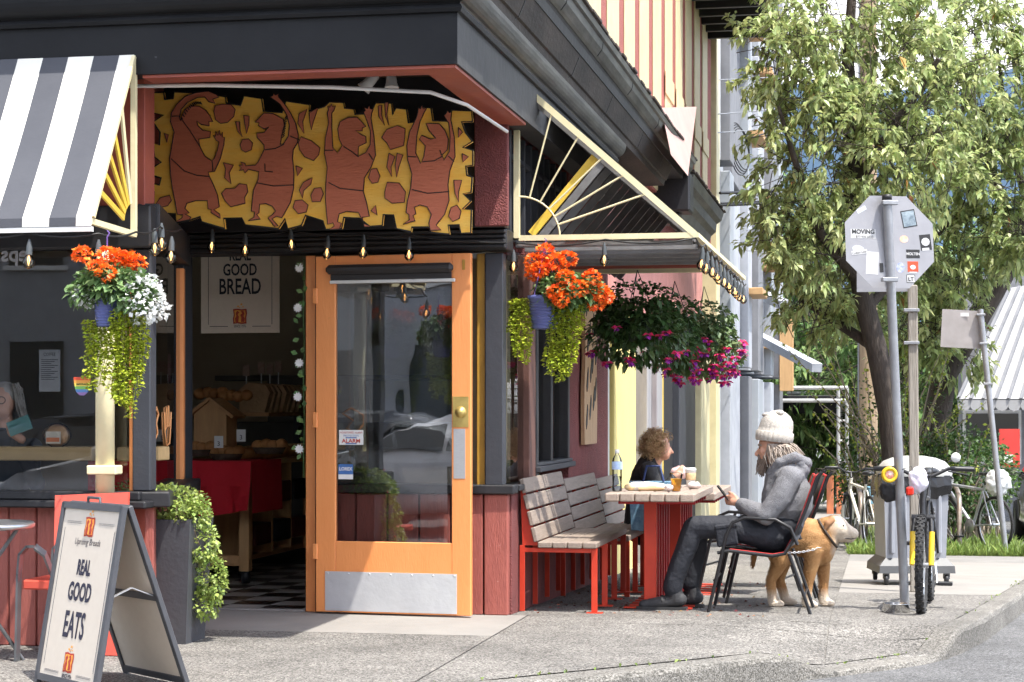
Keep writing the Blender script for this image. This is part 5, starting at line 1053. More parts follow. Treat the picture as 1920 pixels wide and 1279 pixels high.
for dx_ in (.36, .40): b = MB(); b.bar((x + dx_, y + .06 + (dx_ - .36) * 8, 0), (x + dx_, y + .08 + (dx_ - .36) * 8, .40), .02, .02); b.build('leg', AST, rc)
lb = thing('red_board', 'red painted board leaning on the wall behind the sandwich board', 'board', PZ(150, 1225)); q = [PV(97, 1215, VF - .35), PV(228, 1215, VF - .33), PV(241, 923, VF - .13), PV(103, 929, VF - .13)]; q[0].z = q[1].z = .005
b = MB(); nn = Vector((0, .022, 0)); b.add([*q, *[a + nn for a in q]], [(0, 1, 2, 3), (7, 6, 5, 4), (0, 4, 5, 1), (1, 5, 6, 2), (2, 6, 7, 3), (3, 7, 4, 0)]); b.build('panel', RM, lb)
p = PD(-40, 990, 9.95); tb = thing('steel_cafe_table', 'round steel cafe table cut by the left edge of view', 'table', (p.x, p.y, 0))
b = MB(); b.lathe([(0, .70), (.275, .70), (.283, .708), (.285, .722), (.275, .732), (.262, .728), (0, .728)], (p.x, p.y, 0), 40); b.build('top', mat('table_steel', (.55, .56, .57), (.45, .46, .47), 20, .28, .9), tb)
for a in (.3, 1.9, 3.4, 5.0): b = MB(); b.tube([(p.x + .20 * math.cos(a), p.y + .2 * math.sin(a), .70), (p.x - .02 * math.cos(a), p.y - .02 * math.sin(a), .38), (p.x + .24 * math.cos(a + .5), p.y + .24 * math.sin(a + .5), 0)], .011, 8); b.build('leg', AST, tb)
# ================================================================ people and dog
def limb(b, *pr):
    """chain of (point, radius): tapered, round-ended"""
    b.tube([p for p, r in pr], [r for p, r in pr], 12)
    for p, r in pr: b.ell(p, (r, r, r), 12, 8)
SKIN = mat('skin', (.56, .30, .20), (.48, .24, .16), 12, .5); HOOD = mat('grey_fleece', (.20, .20, .212), (.15, .15, .16), 60, .95, bump=.5, bsc=160); TROU = mat('navy_cargo', (.010, .012, .018), (.018, .020, .028), 5, .75, bump=.3, bsc=50)
BEAN = mat('cream_knit', (.47, .43, .385), (.41, .38, .34), 9, .9, bump=.5, bsc=40, st=(6, 6, 1)); HAIRG = mat('grey_hair', (.24, .18, .135), (.40, .34, .29), 18, .6, bump=.5, bsc=30, st=(3, 3, .5)); SHOE = mat('shoe_black', (.022, .022, .024), (.045, .045, .048), 20, .7, bump=.3); SOLE = mat('shoe_sole', (.03, .03, .03), None, 5, .6)
VM_ = .86
def m_(px, py, dv=0.): return PV(px, py, VM_ + dv)
man = thing('person', 'person in grey hoodie and cream beanie sitting sideways looking at a phone', 'person', (1.5, VM_, gz(VM_)))
# trousers: hips, two bent legs
b = MB(); hip = m_(1448, 1005)
b.ell(hip, (.15, .19, .12)); b.ell(m_(1470, 985), (.13, .18, .12))
for dv, kx, ky, ax, ay in ((-.10, 1297, 980, 1264, 1088), (.13, 1306, 978, 1297, 1078)):
    limb(b, (m_(1438, 1003, dv), .098), (m_(1370, 990, dv * 1.1), .088), (m_(kx + 6, ky + 8, dv * 1.2), .074))
    limb(b, (m_(kx + 2, ky + 10, dv * 1.2), .072), (m_((kx + ax) / 2 + 4, (ky + ay) / 2, dv * 1.2), .074), (m_(ax, ay, dv * 1.2), .066), (m_(ax - 3, ay + 16, dv * 1.2), .064))
tr_ = remeshed('trousers', b, TROU, man, .010, 4, .013, .11)
b = MB(); b.box((-.07, -.012, -.075), (.07, .012, .075), .012, Matrix.Translation(m_(1362, 1003, -.205)) @ Matrix.Rotation(R(-8), 4, 'Y')); b.build('cargo_pocket', TROU, tr_)
b = MB(); b.box((-.075, -.016, -.018), (.075, .01, .012), .008, Matrix.Translation(m_(1361, 986, -.205)) @ Matrix.Rotation(R(-8), 4, 'Y')); b.build('pocket_flap', TROU, tr_)
# shoes
for dv, x0, y0 in ((-.12, 1262, 1136), (.156, 1294, 1118)):
    b = MB(); z0 = gz(VM_ + dv); A_ = m_(x0, y0, dv); A_.z = z0 + .05
    limb(b, (A_ + Vector((.05, 0, .02)), .045), (A_ + Vector((0, 0, .015)), .046), (A_ + Vector((-.10, 0, -.005)), .043), (A_ + Vector((-.20, -.01, -.018)), .032)); limb(b, (A_ + Vector((.02, 0, .02)), .05), (A_ + Vector((.012, 0, .075)), .052))
    sh = remeshed('shoe', b, SHOE, man, .008, 4)
    b = MB(); b.prism([(-.245, -.03), (-.2, -.042), (.02, -.04), (.09, -.036), (.1, 0), (.09, .036), (.02, .042), (-.19, .045), (-.24, .02)], A_ + Vector((0, 0, -.048)), (1, 0, 0), (0, 1, 0), (0, 0, .02)); b.build('sole', SOLE, sh)
    for k in range(3): b = MB(); b.tube([A_ + Vector((-.07 + .03 * k, -.043, .012 + .01 * k)), A_ + Vector((-.075 + .03 * k, -.02, .045 + .01 * k)), A_ + Vector((-.07 + .03 * k, .02, .045 + .01 * k))], .005, 5); b.build('lace', SOLE, sh)
# hoodie: torso leaning back a little, round shoulders, arms forward
b = MB()
limb(b, (m_(1462, 990), .15), (m_(1468, 960), .155), (m_(1474, 925), .16), (m_(1472, 893), .135))
b.ell(m_(1480, 935), (.16, .20, .20)); b.ell(m_(1480, 893), (.12, .205, .085))
for dv in (-.19, .19):
    el = m_(1437, 966, dv * 1.15); limb(b, (m_(1482, 896, dv * .95), .082), (m_(1464, 930, dv * 1.12), .078), (el, .068)); limb(b, (el, .068), (m_(1410, 955, dv * .85), .058), (m_(1390, 946, dv * .42), .046))
b.ell(m_(1482, 874, .0), (.09, .12, .045)); b.ell(m_(1500, 868, .0), (.055, .11, .04)); b.ell(m_(1507, 880), (.045, .10, .055))
hd = remeshed('hoodie', b, HOOD, man, .010, 4, .012, .07)
b = MB()
limb(b, (m_(1444, 888, -.06), .028), (m_(1462, 866, -.10), .034), (m_(1490, 857, -.09), .040), (m_(1510, 868, -.03), .042), (m_(1512, 870, .04), .042), (m_(1490, 858, .10), .04), (m_(1460, 866, .11), .034))
remeshed('hood', b, HOOD, man, .010, 4, .012, .06)
# body: head with face, neck, hands
b = MB(); hc = m_(1450, 838)
b.ell(hc + Vector((.0, 0, .02)), (.098, .078, .105)); b.ell(hc + Vector((-.04, 0, -.045)), (.062, .060, .075)); limb(b, (hc + Vector((.02, 0, -.06)), .058), (m_(1468, 880), .062))
b.ell(hc + Vector((-.082, 0, -.002)), (.016, .05, .012)); limb(b, (hc + Vector((-.090, 0, -.012)), .011), (hc + Vector((-.112, 0, -.048)), .015), (hc + Vector((-.102, 0, -.055)), .014)); b.ell(hc + Vector((-.082, 0, -.085)), (.018, .026, .008)); b.ell(hc + Vector((-.07, -.045, -.03)), (.022, .018, .02)); b.ell(hc + Vector((-.07, .045, -.03)), (.022, .018, .02))
for s in (-1, 1): b.ell(hc + Vector((.015, s * .078, -.02)), (.02, .008, .032))
def hand(b, w, tip, side, thumb_up=True):
    """palm and four curled fingers round the phone, thumb along its face"""
    d = (tip - w).normalized(); s = Vector((0, side, 0)); u = Vector((0, 0, 1))
    b.ell(w + d * .045, (.042, .022, .030)); limb(b, (w - d * .01, .026), (w + d * .03, .027))
    for k in range(4):
        z = .028 - .017 * k; ln = (.9, 1., .95, .78)[k]
        k0 = w + d * .075 + u * z; k1 = k0 + d * .028 * ln - s * .012 - u * .004; k2 = k1 + d * .012 * ln - s * .026; k3 = k2 - d * .014 - s * .012
        limb(b, (k0, .0095), (k1, .0088), (k2, .0082), (k3, .0074))
    t0 = w + d * .035 + u * .026; limb(b, (t0, .0125), (t0 + d * .03 + u * .022 - s * .008, .0105), (t0 + d * .055 + u * .026 - s * .016, .009))
hand(b, m_(1391, 944, -.075), m_(1366, 938, -.045), -1); hand(b, m_(1391, 943, .075), m_(1366, 937, .045), 1)
remeshed('body', b, SKIN, man, .0065, 2)
for s in (-1, 1):
    b = MB(); b.ell(hc + Vector((-.089, s * .030, -.006)), (.009, .012, .006), 10, 6); b.build('eye', mat('eye_dark', (.03, .02, .018), None, 5, .2), man)
    b = MB(); limb(b, (hc + Vector((-.098, s * .014, .012)), .006), (hc + Vector((-.094, s * .036, .016)), .007), (hc + Vector((-.078, s * .052, .010)), .005)); b.build('eyebrow', HAIRG, man)
# hair, beard: many strands over a core
def strands_hair(name, m, parent, roots, tips, r=.004, jit=.012, n=1, curl=0.):
    b = MB()
    for a, c_ in zip(roots, tips):
        a, c_ = Vector(a), Vector(c_); pts = []
        for k in range(5):
            t = k / 4; pts.append(a + (c_ - a) * t + Vector((random.gauss(0, jit), random.gauss(0, jit), random.gauss(0, jit))) * (t * (1.2 - t) * 2) + Vector((0, 0, .02 * math.sin(t * 3.1))))
        b.tube(pts, [r, r, r * .9, r * .7, r * .3], 5, cap=False)
    return b.build(name, m, parent, kind='stuff', fix=False)
ro, ti = [], []
for k in range(230):                                     # long hair falling from under the beanie to the shoulders
    s = random.choice((-1, 1)); f = random.random(); x = -.035 + .13 * f; y = s * (.083 - .02 * abs(f - .4)) if f < .9 else random.uniform(-.07, .07); a = hc + Vector((x, y, .012 + .01 * random.random())); ro.append(a); ti.append(a + Vector((.03 + .07 * f + random.gauss(0, .02), s * random.uniform(.0, .03), -.12 - .07 * random.random() + .05 * f)))
strands_hair('hair', HAIRG, man, ro, ti, .0055, .012)
ro, ti = [], []
for k in range(210):                                     # full beard
    a_ = random.uniform(-1.35, 1.35); y = math.sin(a_) * .062; x = -.045 - .055 * math.cos(a_); h = random.uniform(-.105, -.055); p = hc + Vector((x + .02, y, h)); ro.append(p); ti.append(p + Vector((-.010 + random.gauss(0, .012), -y * .35, -.05 - .055 * random.random())))
for k in range(40): y = random.uniform(-.035, .035); p = hc + Vector((-.096, y * .5, -.064)); ro.append(p); ti.append(p + Vector((.004, y * .9, -.035)))
strands_hair('beard', mat('beard_hair', (.11, .07, .05), (.26, .21, .17), 18, .65, st=(3, 3, .5)), man, ro, ti, .005, .008)
# beanie with turned-up cuff and slouched top
b = MB(); bc = hc + Vector((.004, 0, .035)); T = Matrix.Rotation(R(6), 3, 'Y')
prof = [(.116, .0), (.122, .004), (.126, .03), (.125, .064), (.118, .068), (.114, .070), (.112, .10), (.104, .135), (.084, .165), (.052, .188), (.022, .197), (.0, .198)]
n_ = 96; vs2 = []; fs2 = []
for i, (r_, z_) in enumerate(prof):
    for k in range(n_):
        a = 2 * math.pi * k / n_; rr = r_ * (1 + .018 * math.sin(k * math.pi / 2 + .8)) * (1 + (.03 * math.sin(3 * a + 1) if z_ > .08 else 0)); p = T @ Vector((rr * 1.0 * math.cos(a) + max(0, z_ - .06) * .06, rr * .86 * math.sin(a), z_ + (.014 * math.sin(2 * a + .6) if z_ > .1 else 0))); vs2.append(bc + p)
for i in range(len(prof) - 1):
    for k in range(n_): k2 = (k + 1) % n_; fs2.append((i * n_ + k, i * n_ + k2, (i + 1) * n_ + k2, (i + 1) * n_ + k))
b.add(vs2, fs2, True); bn_ = b.build('beanie', BEAN, man); b = MB(); b.ell(bc + Vector((.035, 0, .192)), (.035, .04, .022)); b.ell(bc + Vector((-.03, 0, .178)), (.05, .05, .02)); b.build('beanie_fold', BEAN, bn_)
ph = thing('phone', 'dark phone held upright in both hands of the seated man', 'phone', m_(1362, 930)); b = MB(); b.box((-.005, -.045, -.08), (.005, .045, .08), .003, Matrix.Translation(m_(1359, 928)) @ Matrix.Rotation(R(-38), 4, 'Y')); b.build('case', mat('phone_black', (.015, .015, .018), None, 5, .2), ph)

# woman with curly hair on the farthest bench
VW = 3.55
def w_(px, py, dv=0.): return PV(px, py, VW + dv)
wo_ = thing('person', 'person with curly blond hair and black jacket eating at the table', 'person', (.4, VW, gz(VW)))
JACK = mat('black_jacket', (.012, .012, .013), (.022, .022, .024), 7, .8, bump=.2)
b = MB(); limb(b, (w_(1208, 985), .17), (w_(1212, 935), .165), (w_(1214, 895), .14), (w_(1216, 875), .10)); b.ell(w_(1212, 885), (.10, .19, .07)); b.ell(w_(1205, 930), (.14, .19, .16))
for dv in (-.19, .19): limb(b, (w_(1216, 882, dv), .075), (w_(1232, 925, dv * 1.1), .066), (w_(1250, 918, dv * .6), .05), (w_(1262, 897, dv * .3), .042))
remeshed('jacket', b, JACK, wo_, .014, 4, .02, .08)
b = MB()
for dv in (-.1, .1): limb(b, (w_(1212, 990, dv), .09), (w_(1270, 990, dv), .08), (w_(1308, 988, dv), .07)); limb(b, (w_(1308, 990, dv), .068), (w_(1306, 1060, dv), .055))
remeshed('trousers', b, TROU, wo_, .014, 4)
b = MB(); wh = w_(1236, 838); b.ell(wh, (.09, .075, .105)); b.ell(wh + Vector((.045, 0, -.05)), (.05, .055, .06)); limb(b, (wh + Vector((.088, 0, -.01)), .01), (wh + Vector((.108, 0, -.045)), .013)); limb(b, (wh + Vector((-.01, 0, -.08)), .05), (w_(1220, 880), .055)); hand(b, w_(1262, 895, -.06), w_(1280, 885, -.04), -1); hand(b, w_(1262, 895, .06), w_(1280, 885, .04), 1)
remeshed('body', b, SKIN, wo_, .008, 2)
CURL = mat('curly_hair', (.32, .19, .085), (.50, .34, .18), 22, .6, island=.25); b = MB()
for k in range(1000):
    p = rng.normal(size=3); p /= np.linalg.norm(p); p = Vector(p)
    if p.x > .72 and p.z < .45: continue
    if p.z < -.75 or (p.x > .55 and p.z < -.2 and abs(p.y) < .6): continue
    c_ = wh + Vector((-.028, 0, .008)) + Vector((p.x * .125, p.y * .125, p.z * .135)) * random.uniform(.72, 1.05); ax_ = Vector(rng.normal(size=3)).normalized(); e1 = ax_.orthogonal().normalized(); e2 = ax_.cross(e1); rr = random.uniform(.010, .02)
    b.tube([c_ + (e1 * math.cos(t) + e2 * math.sin(t)) * rr + ax_ * (t * .0045) for t in [q * .9 for q in range(10)]], .0021, 4, cap=False)
b.build('hair', CURL, wo_, kind='stuff', fix=False)
b = MB(); b.ell(wh + Vector((-.03, 0, .01)), (.10, .10, .115)); b.build('hair_core', CURL, wo_)
pk = thing('food_wrapper', 'pink and white wrapper in the hands of the curly haired woman', 'wrapper', w_(1272, 885)); b = MB(); b.ell(w_(1274, 886), (.085, .05, .055), 10, 7); o = b.build('paper', mat('pink_paper', (.70, .38, .38), (.75, .68, .66), 30, .7), pk); tx = bpy.data.textures.new('crumple2', 'CLOUDS'); tx.noise_scale = .03; mo = o.modifiers.new('d', 'DISPLACE'); mo.texture = tx; mo.strength = .05
# woman reading behind the left window
VI = VF + .75
def i_(px, py, dv=0.): return PV(px, py, VI + dv)
wi = thing('person', 'person with glasses and grey hair reading behind the left window', 'person', (i_(6, 900).x, VI, 0))
b = MB(); ih = i_(6, 752); b.ell(ih, (.075, .09, .105)); b.ell(ih + Vector((.0, -.03, -.055)), (.055, .06, .06)); b.ell(ih + Vector((0, -.095, -.012)), (.012, .02, .026)); limb(b, (ih + Vector((0, .01, -.08)), .05), (ih + Vector((0, .02, -.18)), .055)); hand(b, i_(38, 822, -.24), i_(18, 806, -.26), -1)
remeshed('body', b, SKIN, wi, .008, 2)
b = MB(); limb(b, (i_(5, 840), .13), (i_(5, 900), .16), (i_(5, 1000), .17)); b.ell(i_(5, 838), (.20, .10, .08))
for s in (-1, 1): limb(b, (i_(5, 840) + Vector((s * .19, 0, 0)), .065), (i_(5, 905) + Vector((s * .24, -.05, 0)), .055), (i_(30, 828, -.2) + Vector((s * .07 - .07, 0, 0)), .04))
remeshed('sweater', b, mat('dark_sweater', (.03, .035, .045), None, 6, .9), wi, .014, 4)
ro, ti = [], []
for k in range(200):
    a = random.uniform(-.4, 3.54); rr = random.random(); p = ih + Vector((math.cos(a) * .078, .03 + math.sin(a) * .07 - .03 * rr, .07 + .04 * random.random())); ro.append(p); ti.append(p + Vector((math.cos(a) * .045, .02, -.16 - .06 * random.random())))
strands_hair('hair', mat('ash_hair', (.20, .17, .15), (.34, .31, .28), 18, .6), wi, ro, ti, .007, .008)
b = MB(); b.ell(ih + Vector((0, .02, .035)), (.085, .09, .085)); b.build('hair_core', _M['ash_hair'], wi)
for s in (-1, 1): b = MB(); c_ = ih + Vector((s * .034, -.098, .004)); b.tube([c_ + Vector((.026 * math.cos(t), 0, .021 * math.sin(t))) for t in [q * math.pi / 8 for q in range(17)]], .0028, 5, cap=False); b.build('spectacle_rim', mat('rim_brown', (.06, .03, .02), None), wi)
bk_ = thing('teal_booklet', 'teal booklet held up by the reader behind the left window', 'booklet', i_(38, 795)); b = MB(); b.bar(i_(16, 806, -.28), i_(57, 790, -.28), .005, .085, up=(.25, 0, 1)); b.build('cover', mat('teal_card', (.10, .26, .25), None), bk_)

# ---------------------------------------------------------------- dog
VD = 1.30
def d_(px, py, dv=0.): return PV(px, py, VD + dv)
FUR = mat('tan_fur', (.34, .155, .05), (.54, .32, .14), 4, .85, bump=.5, bsc=70, st=(2, 2, 2)); CREAMF = mat('cream_fur', (.72, .60, .44), (.64, .50, .34), 7, .85, bump=.5, bsc=70)
dog = thing('dog', 'tan dog with pale muzzle standing behind the chair looking right', 'dog', (d_(1500, 1100).x, VD, gz(VD)))
gd_ = gz(VD); b = MB()
limb(b, (d_(1455, 1012), .118), (d_(1480, 1008), .120), (d_(1515, 1008), .138), (d_(1535, 1015), .135)); b.ell(d_(1538, 1022), (.11, .115, .15)); b.ell(d_(1452, 1008), (.11, .115, .115))
limb(b, (d_(1540, 1005), .115), (d_(1553, 995), .098), (d_(1566, 988), .085))
b.ell(d_(1570, 990), (.085, .08, .078)); limb(b, (d_(1576, 991), .066), (d_(1590, 997), .048), (d_(1600, 1001), .040)); b.ell(d_(1602, 1003), (.022, .032, .026)); limb(b, (d_(1578, 1004), .045), (d_(1596, 1010), .028))
def leg(b, top, knee, hock, foot, r):
    limb(b, (top, r[0]), (knee, r[1])); limb(b, (knee, r[1]), (hock, r[2])); limb(b, (hock, r[2]), (foot, r[3]))
    b.ell(foot + Vector((.028, -.0, -.005)), (.050, .036, .026))
    for s in (-.02, 0, .02): b.ell(foot + Vector((.062, s, -.010)), (.02, .012, .017), 8, 6)
f1, f2, r1, r2 = d_(1513, 1130, -.06), d_(1545, 1128, .07), d_(1450, 1132, -.07), d_(1475, 1120, .09)
for f in (f1, f2, r1, r2): f.z = gd_ + .03
leg(b, d_(1528, 1030, -.075), d_(1522, 1062, -.075), d_(1515, 1098, -.065), f1, (.072, .048, .034, .031)); leg(b, d_(1540, 1030, .075), d_(1545, 1062, .075), d_(1545, 1098, .07), f2, (.068, .046, .033, .030))
leg(b, d_(1452, 1015, -.085), d_(1464, 1052, -.085), d_(1446, 1088, -.075), r1, (.092, .058, .034, .030)); leg(b, d_(1458, 1018, .085), d_(1470, 1052, .085), d_(1462, 1086, .085), r2, (.09, .056, .034, .030))
limb(b, (d_(1440, 1000), .045), (d_(1425, 1015), .032), (d_(1415, 1040), .022), (d_(1412, 1065), .012))
do = remeshed('body', b, FUR, dog, .011, 5)
nt = FUR.node_tree                                        # pale face, chest and paws in the coat itself
tcn = nt.nodes.new('ShaderNodeTexCoord'); sp = nt.nodes.new('ShaderNodeSeparateXYZ'); nt.links.new(tcn.outputs['Object'], sp.inputs[0])
def rng_node(out, a, c):
    r = nt.nodes.new('ShaderNodeMapRange'); r.inputs['From Min'].default_value = a; r.inputs['From Max'].default_value = c; nt.links.new(out, r.inputs['Value']); return r.outputs[0]
L0 = dog.location; fx = d_(1572, 990).x - L0.x; nzn = nt.nodes.new('ShaderNodeTexNoise'); nzn.inputs['Scale'].default_value = 14; nt.links.new(tcn.outputs['Object'], nzn.inputs['Vector'])
ad = nt.nodes.new('ShaderNodeMath'); ad.operation = 'MULTIPLY_ADD'; ad.inputs[1].default_value = .08; nt.links.new(nzn.outputs['Fac'], ad.inputs[0]); nt.links.new(sp.outputs['X'], ad.inputs[2])
mxa = nt.nodes.new('ShaderNodeMath'); mxa.operation = 'MAXIMUM'; nt.links.new(rng_node(ad.outputs[0], fx - .02, fx + .05), mxa.inputs[0]); nt.links.new(rng_node(sp.outputs['Z'], .13, .05), mxa.inputs[1])
bs = nt.nodes['Principled BSDF']; old = bs.inputs['Base Color'].links[0].from_socket; mm = nt.nodes.new('ShaderNodeMix'); mm.data_type = 'RGBA'; mm.inputs['B'].default_value = (.70, .60, .48, 1); nt.links.new(mxa.outputs[0], mm.inputs['Factor']); nt.links.new(old, mm.inputs['A']); nt.links.new(mm.outputs['Result'], bs.inputs['Base Color'])
BLK = mat('nose_black', (.015, .013, .013), None, 5, .3)
b = MB(); b.ell(d_(1606, 1001), (.016, .022, .017)); b.build('nose', BLK, dog)
for s in (-1, 1):
    b = MB(); b.ell(d_(1580, 986, s * .058), (.012, .008, .011), 10, 8); b.build('eye', BLK, dog)
    b = MB(); e0 = d_(1560, 976, s * .065); limb(b, (e0, .022), (e0 + Vector((-.03, s * .03, -.02)), .024), (e0 + Vector((-.05, s * .035, -.065)), .014)); remeshed('ear', b, mat('ear_fur', (.33, .17, .075), (.24, .12, .06), 8, .85), dog, .007, 3)
b = MB(); b.tube([d_(1584, 1009, -.045), d_(1596, 1011, -.038), d_(1605, 1009, -.015)], .003, 5); b.build('mouth', BLK, dog)
cpts = []
cA = d_(1552, 1000); axn = (d_(1566, 988) - d_(1540, 1005)).normalized(); e1 = axn.orthogonal().normalized(); e2 = axn.cross(e1)
for k in range(25): a = k * math.pi / 12; cpts.append(cA + (e1 * math.cos(a) + e2 * math.sin(a)) * .112)
b = MB(); b.tube(cpts, .010, 6, cap=False); b.build('collar', mat('collar_leather', (.05, .035, .025), None, 8, .6), dog)
ch_ = thing('chain_leash', 'light chain leash running from the dog collar to the chair', 'leash', d_(1478, 1036)); a0, a1 = d_(1537, 1027, -.13), d_(1472, 1036, -.24); n_ = 16
for k in range(n_):
    t = k / (n_ - 1); c_ = a0 + (a1 - a0) * t - Vector((0, 0, .05 * t * (1 - t))); dd = (a1 - a0).normalized(); sd2 = Vector((0, 0, 1)) if k % 2 else Vector((0, 1, 0)); b = MB(); b.tube([c_ + dd * .013 * math.cos(q) + sd2 * .006 * math.sin(q) for q in [i * math.pi / 5 for i in range(11)]], .0024, 4, cap=False); b.build('chain_link', STEEL, ch_)

def fur(root, src, n, L, m, lay):
    """short hairs standing on an animal's own surface"""
    dg = bpy.context.evaluated_depsgraph_get(); me = src.evaluated_get(dg).to_mesh(); me.calc_loop_triangles()
    co = np.empty(len(me.vertices) * 3); me.vertices.foreach_get('co', co); co = co.reshape(-1, 3); tri = np.empty(len(me.loop_triangles) * 3, dtype=np.int32); me.loop_triangles.foreach_get('vertices', tri); tri = tri.reshape(-1, 3)
    a, b_, c_ = co[tri[:, 0]], co[tri[:, 1]], co[tri[:, 2]]; nr = np.cross(b_ - a, c_ - a); ar = np.linalg.norm(nr, axis=1); pk = rng.choice(len(tri), n, p=ar / ar.sum()); r1 = np.sqrt(rng.random((n, 1))); r2 = rng.random((n, 1))
    P = a[pk] * (1 - r1) + b_[pk] * (r1 * (1 - r2)) + c_[pk] * (r1 * r2); N = nr[pk] / (ar[pk][:, None] + 1e-12); src.evaluated_get(dg).to_mesh_clear()
    d = N * .55 + np.array(lay) + rng.normal(0, .22, (n, 3)); V_, F_ = leafset(P - N * .001, d, np.full(n, L), .10, .0, .1, up=N); return np_mesh('coat', V_, F_, m, root, world=False, kind='stuff')
fur(dog, do, 45000, .013, FUR, (-1.2, 0, -.5))
# ================================================================ signs, bicycles, bin
GALV = mat('galvanised', (.36, .37, .39), (.28, .29, .31), 9, .45, .5, bump=.1, bsc=40); SIGNB = mat('sign_back', (.36, .36, .38), (.31, .31, .33), 5, .5, .35, bump=.05); OLDB = mat('sign_back_dull', (.36, .33, .32), (.28, .26, .25), 5, .55, .3)
DS = 12.75
bs_ = PG(1697, 1143); sp_ = thing('stop_sign', 'back of an octagonal traffic sign covered in stickers on a leaning steel post', 'traffic sign', bs_)
top = PD(1663, 366, DS); ft = Vector((bs_.x, bs_.y, bs_.z))
b = MB(); b.tube([ft, ft + (top - ft) * .5, top], .031, 16); b.build('post', GALV, sp_)
oc = PD(1668, 454, DS + .055); ex_ = (RT * .985 + FW * .17).normalized(); ez_ = Vector((0, 0, 1)); nb = ez_.cross(ex_) ; nb = -FW if nb.dot(FW) > 0 else nb
ez_ = (Vector((0, 0, 1)) - RT * .035).normalized(); rr = .333; octo = [(rr * math.cos(R(22.5 + 45 * k)), rr * math.sin(R(22.5 + 45 * k))) for k in range(8)]
b = MB(); b.prism(octo, oc, ex_, ez_, FW * .004); plate = b.build('plate', SIGNB, sp_)
for dz in (.255, -.255): b = MB(); b.box((-.055, -.012, -.014), (.055, .03, .014), .004, Matrix.Translation(oc + ez_ * dz - FW * .075 - ex_ * (.012 - dz * .035)) @ Matrix.Rotation(math.atan2(ex_.y, ex_.x), 4, 'Z')); b.build('clamp', GALV, sp_)
b = MB(); b.lathe([(.0, .0), (.033, 0), (.033, -.035), (.0, -.035)], top + Vector((0, 0, .003)), 14); b.build('post_cap', BLACKP, sp_)
def stick(px, py, w, h, m, nm='sticker', rot=0., k=1, oct_=False):
    c_ = PD(px, py, DS + .055); rel = c_ - oc; X_ = rel.dot(ex_); Z_ = rel.dot(ez_); c_ = oc + ex_ * X_ + ez_ * Z_ - FW * (.001 * k); a = R(rot); e1 = ex_ * math.cos(a) + ez_ * math.sin(a); e2 = -ex_ * math.sin(a) + ez_ * math.cos(a)
    b = MB(); b.prism([(-w / 2, -h / 2), (w / 2, -h / 2), (w / 2, h / 2), (-w / 2, h / 2)] if not oct_ else [(w / 2 * math.cos(q), h / 2 * math.sin(q)) for q in [i * math.pi / 5 for i in range(10)]], c_, e1, e2, FW * .0006); o = b.build(nm, m, sp_); return c_ - FW * .0008, e1, e2
STW = mat('sticker_white', (.60, .60, .60), (.54, .54, .54), 20, .5); STK = mat('sticker_black', (.02, .02, .022), (.03, .03, .03), 30, .5); STR_ = mat('sticker_red', (.62, .08, .03), None, 8, .5); STB = mat('sticker_steel', (.08, .12, .16), (.35, .42, .46), 26, .5); PALE = mat('sticker_faded', (.55, .62, .68), (.60, .62, .64), 22, .6); STO = mat('sticker_peach', (.80, .42, .16), (.72, .5, .5), 30, .5); STP = mat('sticker_blue', (.16, .22, .55), (.6, .6, .65), 36, .5)
c_, e1, e2 = stick(1616, 441, .175, .062, STW); text('MOVING', .040, c_ + e2 * .001, e1, e2, STK, sp_, sx=1.0, bold=.0012); text('1 877 936 6833', .022, c_ - e2 * .027, e1, e2, STK, sp_, sx=1.0)
stick(1708, 408, .10, .115, STK, rot=10); stick(1708, 408, .088, .10, STB, rot=10, k=2); stick(1697, 447, .062, .05, STO, rot=0, oct_=True)
stick(1740, 451, .078, .105, STK, rot=6); stick(1740, 450, .06, .055, STW, rot=6, k=2, oct_=True); stick(1740, 464, .05, .018, STW, rot=6, k=2)
c_, e1, e2 = stick(1714, 474, .095, .058, STK); text('MOLTEN', .024, c_ - e2 * .008, e1, e2, STW, sp_, bold=.0008)
stick(1713, 498, .075, .07, STR_); stick(1713, 499, .04, .032, STW, k=2, oct_=True); stick(1713, 509, .05, .010, STW, k=2)
stick(1688, 501, .058, .07, STP, rot=-8, oct_=True); c_, e1, e2 = stick(1708, 521, .06, .055, STK); stick(1708, 521, .052, .047, STW, k=2); text('LT', .036, c_ - e2 * .014 - FW * .002, e1, e2, STK, sp_, bold=.001)
stick(1605, 470, .085, .05, PALE, rot=-8, oct_=True); c_, e1, e2 = stick(1607, 476, .11, .028, STW, rot=8, k=2); text('Cuban Link', .022, c_ - e2 * .008, e1, e2, STK, sp_)
stick(1632, 495, .085, .15, STW, rot=-4); stick(1634, 492, .06, .05, PALE, k=2, oct_=True); stick(1650, 503, .026, .062, STK, rot=2, k=2); stick(1614, 396, .07, .028, PALE, rot=28)
# old wooden post with a small sign behind the stop sign
wp = PG(1716, 1110); ps = thing('wooden_sign_post', 'grey weathered wooden post behind the octagonal sign', 'post', wp); OLDW = mat('old_grey_wood', (.34, .31, .27), (.24, .215, .18), 6, .85, bump=.5, bsc=14, st=(7, 7, .5)); DW_ = (wp - CAM).dot(FW); tp = PD(1711, 535, DW_)
b = MB(); b.bar(wp, tp, .075, .075, up=(0, 1, 0), bev=.008); b.build('post', OLDW, ps)
for py in (582, 643): b = MB(); c_ = PD(1709, py, DW_); b.box((-.06, -.054, -.012), (.06, .054, .012), .003, Matrix.Translation(c_)); b.build('band', GALV, ps)
b = MB(); c_ = PD(1655, 528, DW_ + .1); b.box((-.20, 0, -.08), (.24, .004, .12), 0, Matrix.Translation(c_)); b.build('plate', SIGNB, ps)
